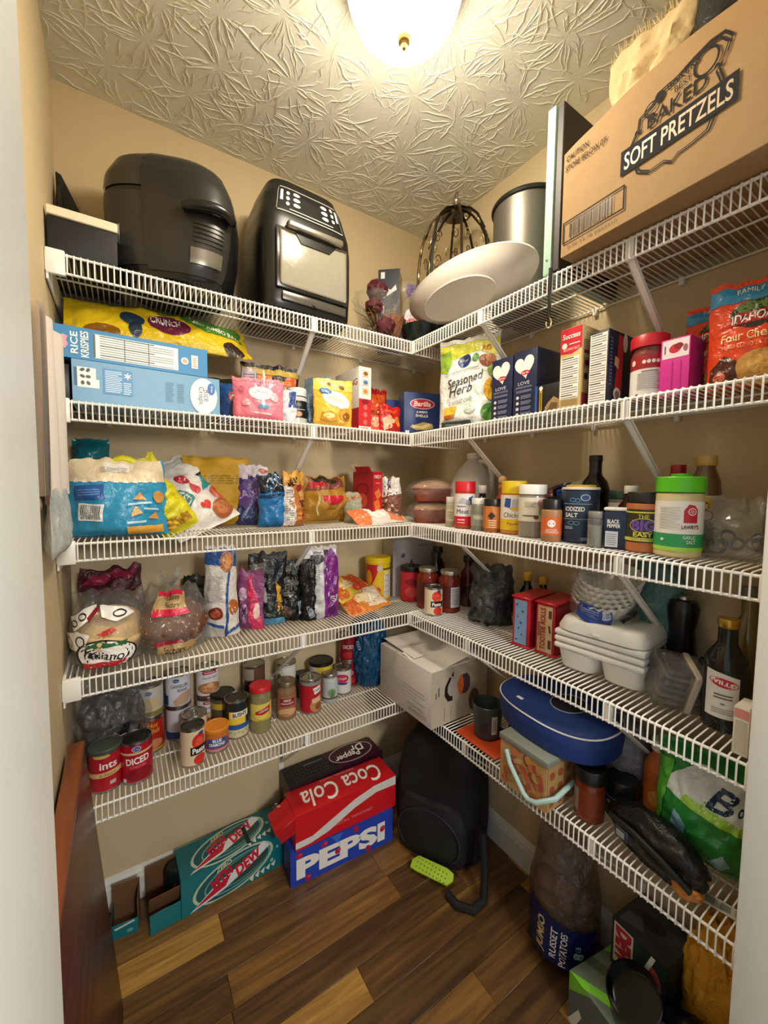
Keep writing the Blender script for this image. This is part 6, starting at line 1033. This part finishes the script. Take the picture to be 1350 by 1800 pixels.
b = MB(); b.tube([loft_pt(K, 2.5, 2*math.pi*k/72, .072, .001) for k in range(72)], .0022, M('#dcdcdc', .5), 6, True); b.build('piping', t)
b = MB(); b.tube([Vector((.01+.05*math.sin(2*math.pi*k/40), -.03+.045*math.cos(2*math.pi*k/40), .0835)) for k in range(40)], .0018, M('#8d97ac', .5), 6, True); b.lathe([(.049, .0832), (.0, .0836)], M('#0a0d16', .9), 40, Matrix.Translation((.01, -.03, 0))); b.build('opening', t)
b = MB(); b.box((-.085, .05, .0825), (-.075, .07, .0845), M('#e8e8e4', .6), .0006); b.build('care_tag', t)
jar('sauce_jar', 'reddish brown sauce jar with black lid at the shelf edge', 'jar', -.22, -.957, z5, cyl(.034, .1, .006, .033, .004), M('#6d2c14', .15), cap=(.036, .098, .13, '#0e0d0d', 1), lab=(.02, .08, '#742f16', [('r', -5, 2.2, -2.6, 7.6, '#8d7a6a')]))
jar('black_canister', 'short black canister with silver rings behind the brown jar', 'canister', -.148, -.997, z5, [(0, .001), (.034, 0), (.037, .004), (.037, .09), (.034, .096), (0, .097)], M('#151718', .3), lab=(.02, .056, '#181c1c', [('r', -7, 5.2, 7, 5.4, '#b9bcba'), ('r', -7, 2.2, 7, 2.4, '#8d908e'), ('e', -2.4, 4, 1, .6, '#9aa0a0'), ('l', -2.4, 3, 1.6, .5, 1, '#9aa0a0')]))
wad('plastic_bag', 'crumpled grey plastic bag behind the black canister', 'bag', -.075, -.955, z5, (.1, .14, .2), M('#77757a', .25, 0, 'f', .9), 41, .3, 2.6)
jar('sauce_bottle', 'orange squeeze bottle leaning at the back of the lowest shelf', 'bottle', -.11, -1.06, z5, cyl(.03, .19, .05, .014, .012), M('#b5602a', .3), cap=(.017, .188, .215, '#d8d4cc'), lab=(.05, .11, '#c2682a', [('e', 0, 8, 2, 2, '#d89a4a')]))
bag('napkin_pack', 'green shrink-wrapped paper goods pack against the right door jamb', 'paper pack', -.135, -1.165, z5+.003, Pouch(.19, .24, .15, 'pillow', 191, .008, 0, .01), FOIL('#2c8a3a', .2, .4), [('p', [(-9, 15), (9, 12), (9, 20), (-2, 22)], '#dfe8e4'), ('p', [(-4, 14.2), (9, 10.6), (9, 12.6), (-3, 16)], '#a5d84a'), ('t', 'B', 3, 17, 4.6, 4.6, '#1d3a5a', -10, .3, .02), ('t', 'ounty', 7.4, 15.6, 4, 3, '#1d3a5a', -10, .3, .02), ('p', [(-6, 8), (-5, 12), (-3, 9.6), (-3.4, 6)], '#7aa8b8'), ('p', [(1, 4), (3.4, 7), (4.6, 4), (3, 1.6)], '#9ac0c4'), ('p', [(-9, 1), (-7, 14), (-6, 20), (-9, 20)], '#5ab83a')], rot=RZ(-80) @ RX(-6))
t = thing('strap_bag', 'black zipped strap bag lying at the shelf front by the green pack', 'bag', (-.225, -1.105, z5), -100)
b = MB(); blob(b, M('#131313', .35, 0, 'f', .5), (.19, .07, .1), 51, .2, 2.2, 4); b.build('body', t, sharp=70)
b = MB(); b.tube([(-.08, -.034, .06), (-.02, -.045, .07), (.04, -.045, .06), (.09, -.03, .03)], .006, MATTE, 8); b.build('strap', t)
b = MB(); b.box((-.062, -.045, .03), (-.03, -.037, .056), M('#3a4250', .5), .003); b.box((-.056, -.0462, .036), (-.037, -.0445, .05), M('#9aa0a4', .4), .001); b.build('buckle', t)
wad('snack_packet', 'small orange snack packet under the black strap bag', 'packet', -.245, -1.175, z5, (.05, .05, .035), FOIL('#c9803a'), 55, .2, 2)
b = MB(); b.box((-.04, -.014, 0), (.04, .014, .003), M('#c4c2b8', .6), .001); deco(b, plane_surf((-.04, -.014, .003), (1, 0, 0), (0, 1, 0)), [('r', 1, .5, 2.6, 2.2, '#8a8a80'), ('r', 3.4, .5, 5, 2.2, '#8a8a80'), ('l', 6.4, 1.4, 1.6, 1.6, 3, '#6d6d66')]); tag(b.build('price_tag', None, (-.215, -1.225, z5), rot=(0, 0, -80)), 'white shelf price tag lying by the right door jamb', 'tag')

# ================================================================== floor
def soda(name, label, x, y, z, rz, col, front, top, left=(), w_=.395, d_=.122, h_=.124, group='soda cartons on the floor'):
    t = carton(name, label, 'carton', x, y, z, w_, d_, h_, rz, col, front=front, top=top, left=left, flaps=False, bev=.003, group=group)
    return t
soda('soda_carton', 'blue cola twelve pack at the bottom of the stack', -.53, -.2, 0, -4, '#2440a8',
     front=[('r', 0, 0, 39.5, 12.4, '#2444b2'), ('t', 'PEPSI', 19, 5.6, 34, 7.4, WHT, 0, 0, .05)]+[('e', x, y_, 1.2, 1, '#b01f3a', 20*i) for i, (x, y_) in enumerate(((3, 10.4), (12, 10.6), (17, 6), (35, 6.6), (6, 1.4), (24, 11.2), (29, 1.6)))]+[('e', x+.4, y_+.3, .6, .5, '#d8455a') for x, y_ in ((3, 10.4), (12, 10.6), (17, 6), (35, 6.6), (6, 1.4))]+[('p', [(14, 12.4), (17, 9), (19, 12.4)], '#3a6ad0')], top=[('r', 0, 0, 39.5, 12.2, '#2440a8')], left=[('r', 1, 1, 11, 11, '#1c2f80'), ('l', 6, 6, 3, 8, 6, '#8a94c4')])
t = soda('soda_carton', 'red cola twelve pack lying upside down on the blue one, end torn open', -.515, -.197, .125, -2, '#c4151f',
     front=[('r', 0, 0, 39.5, 12.4, '#cc1722'), ('p', [(0, 3), (6, 3.2), (14, 6.4), (22, 9.6), (30, 11.6), (39.5, 12), (39.5, 8.6), (31, 8.8), (22, 6.4), (12, 2.2), (5, .8), (0, .8)], '#dcdad8'), ('t', 'ORIGINAL TASTE', 22, 3.4, 15, 1, '#e08a8a', 180)],
     top=[('t', 'Coca Cola', 20, 5.4, 31, 8.4, WHT, 180, .25, .01), ('t', 'ORIGINAL TASTE', 20, 11.2, 14, .9, '#e59a9a', 180)], left=[('r', .5, 2, 8, 11.6, '#3a1010')])
b = MB(); b.box((-.075, -.05, 0), (.0, .05, .003), M('#cc1722', .4), .0008, 1, Matrix.Translation((-.197, -.012, .12)) @ Matrix.Rotation(R(-28), 4, 'Y')); b.box((-.07, -.001, -.05), (.0, .001, .0), M('#b3141e', .4), .0006, 1, Matrix.Translation((-.197, -.06, .122)) @ Matrix.Rotation(R(-20), 4, 'Y')); deco(b, plane_surf((-.26, -.03, .157), (.88, 0, -.47), (0, 1, 0)), [('t', '12', 2, 2, 2, 1.4, WHT, -60)]); b.build('torn_flap', t)
soda('soda_carton', 'dark carton supporting the maroon soda pack against the wall', -.5, -.074, 0, 0, '#1d1216', front=[], top=[], h_=.132, d_=.112)
soda('soda_carton', 'dark maroon soda twelve pack behind the red one', -.49, -.074, .133, 0, '#3d1026', d_=.112,
     front=[('r', 0, 0, 39.5, 12.4, '#330d20'), ('e', 12, 8, 9, 4, '#15121a')], top=[('p', [(0, 0), (20, 0), (16, 11.2), (0, 11.2)], '#14111a')]+[('e', 3+1.3*(i % 11), 2+1.6*(i//11), .25, .25, '#4a4a66') for i in range(44)]+[('t', 'Dr', 31, 6.8, 6, 4.2, WHT, 180, .2, .02), ('t', 'Pepper', 25.6, 4.6, 11, 4.2, WHT, 180, .2, .02), ('k', 27.6, 5.6, 9.6, 5.2, .5, '#b59aa8'), ('l', 12, 8, 8, 1, 2, '#8a7a90')], left=[('t', '12', 6, 6, 3, 2, WHT, 0)])
TEALC = '#0f6f78'
def dew(ox, oy, k=1.0):
    L2 = [('e', 0, 0, 11.4, 5.4, '#bfd0b4', 12), ('e', 0, 0, 10.6, 4.9, '#0d5a63', 12), ('k', 1, 0, 9.4, 4.2, .45, '#7aa8a0', 12), ('k', 1.6, .2, 7.6, 3.4, .4, '#5f948e', 12), ('e', 3, .6, 6.4, 3, '#2d4a40', 12), ('p', [(-12, -5.4), (-5.5, -1), (3, 2.2), (8.4, 5.2), (10, 3), (4, -.4), (-3, -3.4)], '#e6e8ea'), ('p', [(-11, -4.8), (-5, -1.2), (-1, .4), (-2.6, -2.6)], '#c21f38'), ('t', 'MTN', -3.6, .6, 6.4, 3.2, '#c21f38', 28, .2, .06), ('t', 'DEW', 3.8, 1.4, 8, 3.4, '#d32440', 24, .2, .05), ('t', 'ZERO', -3, 3.6, 4.4, 1.4, '#cfd6a8', 14, .2, .03)]
    L2 += [('p', [(4+1.6*i, -4.6+.3*i), (5.4+1.6*i, -3.4+.2*i), (5+1.6*i, -5.6+.3*i)], '#e2e6cf') for i in range(5)]
    out = []
    for o in L2:
        if o[0] == 'p': out.append(('p', [(ox+x*k, oy+y*k) for x, y in o[1]], o[2]))
        elif o[0] == 't': out.append(('t', o[1], ox+o[2]*k, oy+o[3]*k, o[4]*k, o[5]*k)+tuple(o[6:]))
        else: out.append((o[0], ox+o[1]*k, oy+o[2]*k, o[3]*k, o[4]*k)+tuple(o[5:]))
    return out
t = soda('soda_carton', 'teal citrus soda twelve pack lying by the baseboard', -.887, -.088, 0, 2, TEALC, w_=.33, h_=.128, d_=.125,
     front=[('r', 0, 0, 33, 12.8, '#0f727c')]+dew(16.2, 6.4, 1.16)+[('e', 28.6, 4, .6, .7, '#8ac4cc'), ('e', 30.6, 8, .4, .5, '#8ac4cc')], top=[('r', 0, 0, 33, 12.5, '#0f6a72')]+dew(16, 6.1, 1.12)+[('r', 20.6, 1, 22, 9, '#0c2224'), ('e', 29, 6, .6, .7, '#8ac4cc'), ('r', 30.6, 3, 31.6, 6, '#9ac0c4')])
KRAFT = M('#6d4a2c', .8)
for nm, a, c, m_ in (('end_panel', (-.25, -.062, 0), (-.166, -.059, .062), M('#0f727c', .42)), ('end_panel', (-.25, .056, 0), (-.166, .059, .118), KRAFT), ('bottom_panel', (-.25, -.06, 0), (-.166, .058, .003), KRAFT)):
    b = MB(); b.box(a, c, m_, .0008); b.build(nm, t)
b = MB(); b.box((-.25, -.001, 0), (-.166, .001, .085), KRAFT, .0006, 1, Matrix.Translation((0, -.02, .03)) @ Matrix.Rotation(R(24), 4, 'X')); b.build('torn_flap', t)
b = MB(); b.lathe([(0, .002), (.028, .002), (.031, .008), (.031, .1), (.026, .112), (0, .11)], M('#16262a', .25, .4), 28, T=Matrix.Translation((-.168, .018, .006))); deco(b, lambda s, q, o: Vector((-.168+(.0312+o)*math.sin(s/3.1), .018-(.0312+o)*math.cos(s/3.1), .006+q/100)), [('p', [(-2.4, 3), (-1, 5), (-.2, 8), (-1.2, 6.6)], '#b53a4a')], True); b.build('soda_can', t)
t = thing('torn_carton_end', 'torn brown and teal end of a soda carton on the floor', 'carton', (-1.195, -.085, 0), -6)
for nm, a, c, m_ in (('panel', (-.036, .03, 0), (.036, .033, .115), KRAFT), ('panel', (-.036, -.034, 0), (.036, -.031, .045), M('#0f6f78', .42)), ('panel', (-.036, -.03, 0), (-.033, .03, .06), M('#17463f', .5)), ('panel', (.033, -.03, 0), (.036, .03, .1), KRAFT), ('bottom_panel', (-.035, -.031, 0), (.035, .031, .003), KRAFT)):
    b = MB(); b.box(a, c, m_, .0008); b.build(nm, t)
b = MB(); deco(b, plane_surf((-.036, -.0343, 0), (1, 0, 0), (0, 0, 1)), [('p', [(1, 3.6), (6, 4.4), (6.4, 3.9), (1.4, 3)], '#c9dcd8'), ('e', 5, 1.6, .9, .6, '#5aa0a0')]); b.build('printed_label', t)

# black backpack in the corner
t = thing('backpack', 'large black backpack with lime green shoulder pad in the corner', 'backpack', (-.172, -.365, 0), -62)
BP = M('#0b0b0c', .75, 0, 'p', .25, 200, .15)
K = [(0, .15, .09, 0), (.015, .165, .1, 0), (.12, .172, .105, 0), (.26, .168, .102, .004), (.36, .15, .092, .01), (.415, .112, .07, .016), (.44, .055, .035, .02), (.442, 0, 0, .02)]
sec = smooth_secs(K, 30); b = MB(); loft(b, sec, 3.2, BP, 56, False); b.build('body', t)
b = MB(); K2 = smooth_secs([(.02, .12, .045, -.085), (.05, .13, .05, -.087), (.16, .13, .045, -.087), (.215, .11, .035, -.083), (.23, 0, 0, -.075)], 14); loft(b, K2, 3.2, BP, 40, False); fpk = b.build('front_pocket', t)
b = MB(); b.tube([(.118*math.cos(R(a)), -.134, .11+.095*math.sin(R(a))) for a in range(-40, 221, 13)], .0022, M('#2d2d2e', .3), 6); b.build('zipper', fpk)
b = MB(); b.tube([(-.03, .02, .44), (-.028, .01, .47), (.028, .01, .47), (.03, .02, .44)], .007, BP, 8); b.build('grab_handle', t)
LIME = M('#a3c62a', .6, 0, 'w')
b = MB(); b.prism([(-.075, .0), (-.05, .0), (.06, .01), (.075, .03), (.07, .05), (.045, .055), (-.06, .045), (-.078, .025)], -.006, .006, LIME, Matrix.Translation((.03, -.19, .012)) @ Matrix.Rotation(R(-62), 4, 'X') @ Matrix.Rotation(R(4), 4, 'Y'), .003)
for i in range(9):
    for j in range(3): b.lathe([(.0024, 0), (.0024, .0008), (0, .0008)], M('#55701a', .8), 6, Matrix.Translation((.03, -.19, .012)) @ Matrix.Rotation(R(-62), 4, 'X') @ Matrix.Rotation(R(4), 4, 'Y') @ Matrix.Translation((-.055+.013*i, -.0062, .012+.013*j)) @ Matrix.Rotation(R(90), 4, 'X'))
b.build('shoulder_pad', t)
b = MB(); pts = [Vector(p) for p in ((.1, -.205, .012), (.14, -.225, .012), (.19, -.215, .012), (.21, -.17, .016), (.205, -.14, .1), (.19, -.12, .2))]
b.tube(pts, .013, BP, 8); b.build('strap', t)

# potatoes
t = thing('potato_bag', 'clear bag of russet potatoes with a navy label, against the right wall', 'bag', (-.125, -.845, 0), 0, rot=RZ(-66))
p0 = Pouch(.2, .37, .17, 'sack', 201, .003, .3, .02)
rnd = random.Random(2)
for k in range(11):
    b = MB(); blob(b, M('#86644a', .8, 0, 'p', .3, 60, .2), (.075, .062, .055), 60+k, .06, 2, 3, False, T=Matrix.Translation((-.045+.045*(k % 3)+rnd.uniform(-.008, .008), rnd.uniform(-.03, .03), .008+.06*(k//3))) @ Matrix.Rotation(rnd.uniform(-.6, .6), 4, 'Z')); b.build('potato', t)
b = MB(); p0.mesh(b, M('#dccfc6', .1, 0, 'c', alpha=.05)); b.build('bag_film', t, sharp=80)
b = MB(); deco(b, p0.surf, [('p', [(-9, 4), (8.6, 1.6), (8.8, 15), (-8.4, 18)], '#141f56'), ('t', 'JUMBO', -4.6, 10.4, 10, 2.6, '#d9c48a', 86, 0, .03), ('t', 'RUSSET', -1.2, 10, 9, 1.8, WHT, 86, 0, .02), ('t', 'POTATOES', 1.4, 9.4, 10, 1.8, WHT, 86, 0, .02), ('t', '8', 5, 8.8, 2, 2.4, '#a8dce4', 86, 0, .05), ('t', 'LB', 5, 11, 1.4, 1, '#a8dce4', 86)], True, .0012, film=True); b.build('printed_label', t, sharp=60)

# cartons, pan and bags by the right jamb
DEWG = '#2a3a2c'
soda('soda_carton', 'green and grey soda pack on the floor nearest the doorway', -.165, -1.035, 0, -100, '#4a5a4c', w_=.15, d_=.2, h_=.13, group='soda cartons on the floor',
     front=[('r', 0, 0, 15, 13, '#59655a'), ('p', [(0, 8), (6, 13), (0, 13)], '#7ac43a'), ('p', [(3, 0), (9, 9), (11, 8), (6, 0)], '#b8343e'), ('p', [(0, 0), (3, 6), (4, 5), (2, 0)], '#d8dcc8')], left=[('r', 0, 0, 20, 13, '#59655a'), ('p', [(0, 9), (20, 13), (0, 13)], '#7ac43a')],
     top=[('r', 0, 0, 15, 20, '#6d786a'), ('p', [(0, 0), (4, 0), (15, 6), (15, 9)], '#7fd03a'), ('p', [(0, 5), (15, 12), (15, 14), (0, 8)], '#4a5a44'), ('p', [(0, 12), (8, 20), (0, 20)], '#7fd03a'), ('p', [(5, 15), (13, 16), (12, 18), (5, 17)], '#8ae03a'), ('t', '12', 3.2, 13.4, 2.6, 3, '#e0e8d0', -50, 0, .02), ('t', 'MAIDEN', 9, 11, 7, 1.8, '#d8dcd0', -60, 0, .01), ('t', '25', 9.6, 6, 3, 2, '#d8dcd0', -60)])
soda('soda_carton', 'black and green soda pack with red lettering behind the pan', -.085, -1.06, .1315, -96, '#1b2420', w_=.13, d_=.13, h_=.125,
     front=[('r', 0, 0, 13, 12.5, '#20302a'), ('p', [(.6, 1.4), (5.4, 1.4), (5.4, 12), (.6, 12)], '#d8d4cc'), ('t', 'DEW', 3, 6.7, 9.6, 4, '#c21f3a', -90, 0, .08), ('p', [(6, 1), (9.6, 12), (10.6, 12), (7, 1)], '#dfe6da'), ('p', [(7.6, .4), (11, 4), (12, 3), (9, .4)], '#5aa03a'), ('e', 10.8, 7, 1.2, 2.6, '#b0504a', 20)], top=[('r', 0, 0, 13, 13, '#3a3f42'), ('e', 6, 7, 3, 2, '#22262a'), ('p', [(1, 1), (6, 3), (4, 6), (1, 5)], '#5a6064')])
t = thing('black_pan', 'glossy black round pan lying on the green soda pack', 'pan', (-.2, -1.08, .165), 0, rot=RZ(-96) @ RX(30)); t.scale = (.85, .85, .85)
b = MB(); b.lathe([(0, .0), (.058, 0), (.062, .004), (.066, .045), (.068, .046), (.064, .047), (.06, .006), (0, .005)], M('#0d0d0d', .12), 40); b.build('pan_body', t)
b = MB(); b.box((.06, -.01, .034), (.11, .01, .044), BLK, .004, 2); b.build('pan_handle', t)
t = wad('black_bag', 'black bag with a steel eyelet on the floor by the jamb', 'bag', -.19, -1.18, 0, (.15, .14, .2), M('#0d0d0e', .4, 0, 'f', .5), 71, .22, 2.2)
b = MB(); b.tube([(-.045+.006*math.cos(2*math.pi*k/16), -.06, .15+.006*math.sin(2*math.pi*k/16)) for k in range(16)], .0015, STEEL, 6, True); b.build('eyelet', t)
wad('padded_envelope', 'crumpled golden yellow padded bag under the lowest shelf', 'bag', -.065, -1.195, 0, (.1, .13, .37), M('#e6a832', .5, 0, 'f', .9), 81, .3, 2.6, sub=5)

# wooden leaf leaning by the side wall
WD = wood('#38190f', '#54291a', '#633423', .35, 1)
t = thing('wooden_leaf', 'reddish brown wooden table leaf leaning on the side wall', 'wooden leaf', (-1.203, -.62, 0), 0, rot=(0, -4.6, 0))
b = MB(); b.box((-.026, -.31, 0), (0, .31, .728), WD, .004, 2); b.build('board', t)
b = MB(); b.box((-.03, -.312, .728), (.002, .312, .742), wood('#6d3820', '#854828', '#975732', .35, 1), .003, 2); b.build('top_edge', t)

# hanging on the side wall
t = thing('hanging_towel', 'cream cloth with brown fringe hanging on the side wall', 'towel', (-1.296, -.43, 1.327), 90)
p0 = Pouch(.25, .34, .02, 'flat', 211, .004, 0, .004)
b = MB(); n = 20; vs = []; fs = []
CR = M('#ddd2c6', .85, 0, 'p', .15, 120, .05)
for j in range(n+1):
    for i in range(n+1):
        u = -1+2*i/n; v = j/n; vs.append((.13*u*(1-.1*v), -.014-.01*math.cos(u*7+v)-.006*math.sin(u*3), .34*v))
for j in range(n):
    for i in range(n): fs.append((j*(n+1)+i, j*(n+1)+i+1, (j+1)*(n+1)+i+1, (j+1)*(n+1)+i))
vs2 = [(x, y+.008, z) for x, y, z in vs]; m_ = len(vs); b.add(vs+vs2, fs+[tuple(m_+k for k in f[::-1]) for f in fs], CR); b.build('cloth', t)
b = MB()
for i in range(40): b.box((-.13+.0066*i, -.018, -.014), (-.1255+.0066*i, -.012, .002), M(['#5a3a30', '#8a6a5a', '#c9b5a4'][i % 3], .8), .0006)
o = b.build('fringe', t); o['kind'] = 'stuff'
b = MB(); b.lathe([(0, 0), (.004, 0), (.004, .02), (.007, .022), (0, .024)], STEEL, 10, Matrix.Translation((0, 0, .345)) @ Matrix.Rotation(R(90), 4, 'X')); b.build('wall_hook', t)
bag('hanging_bag', 'translucent bag hanging below the cream cloth on the side wall', 'bag', -1.278, -.435, 1.215, Pouch(.25, .125, .03, 'sack', 215, .006), M('#dcdfdc', .25, 0, 'c', alpha=.6), rz=90)
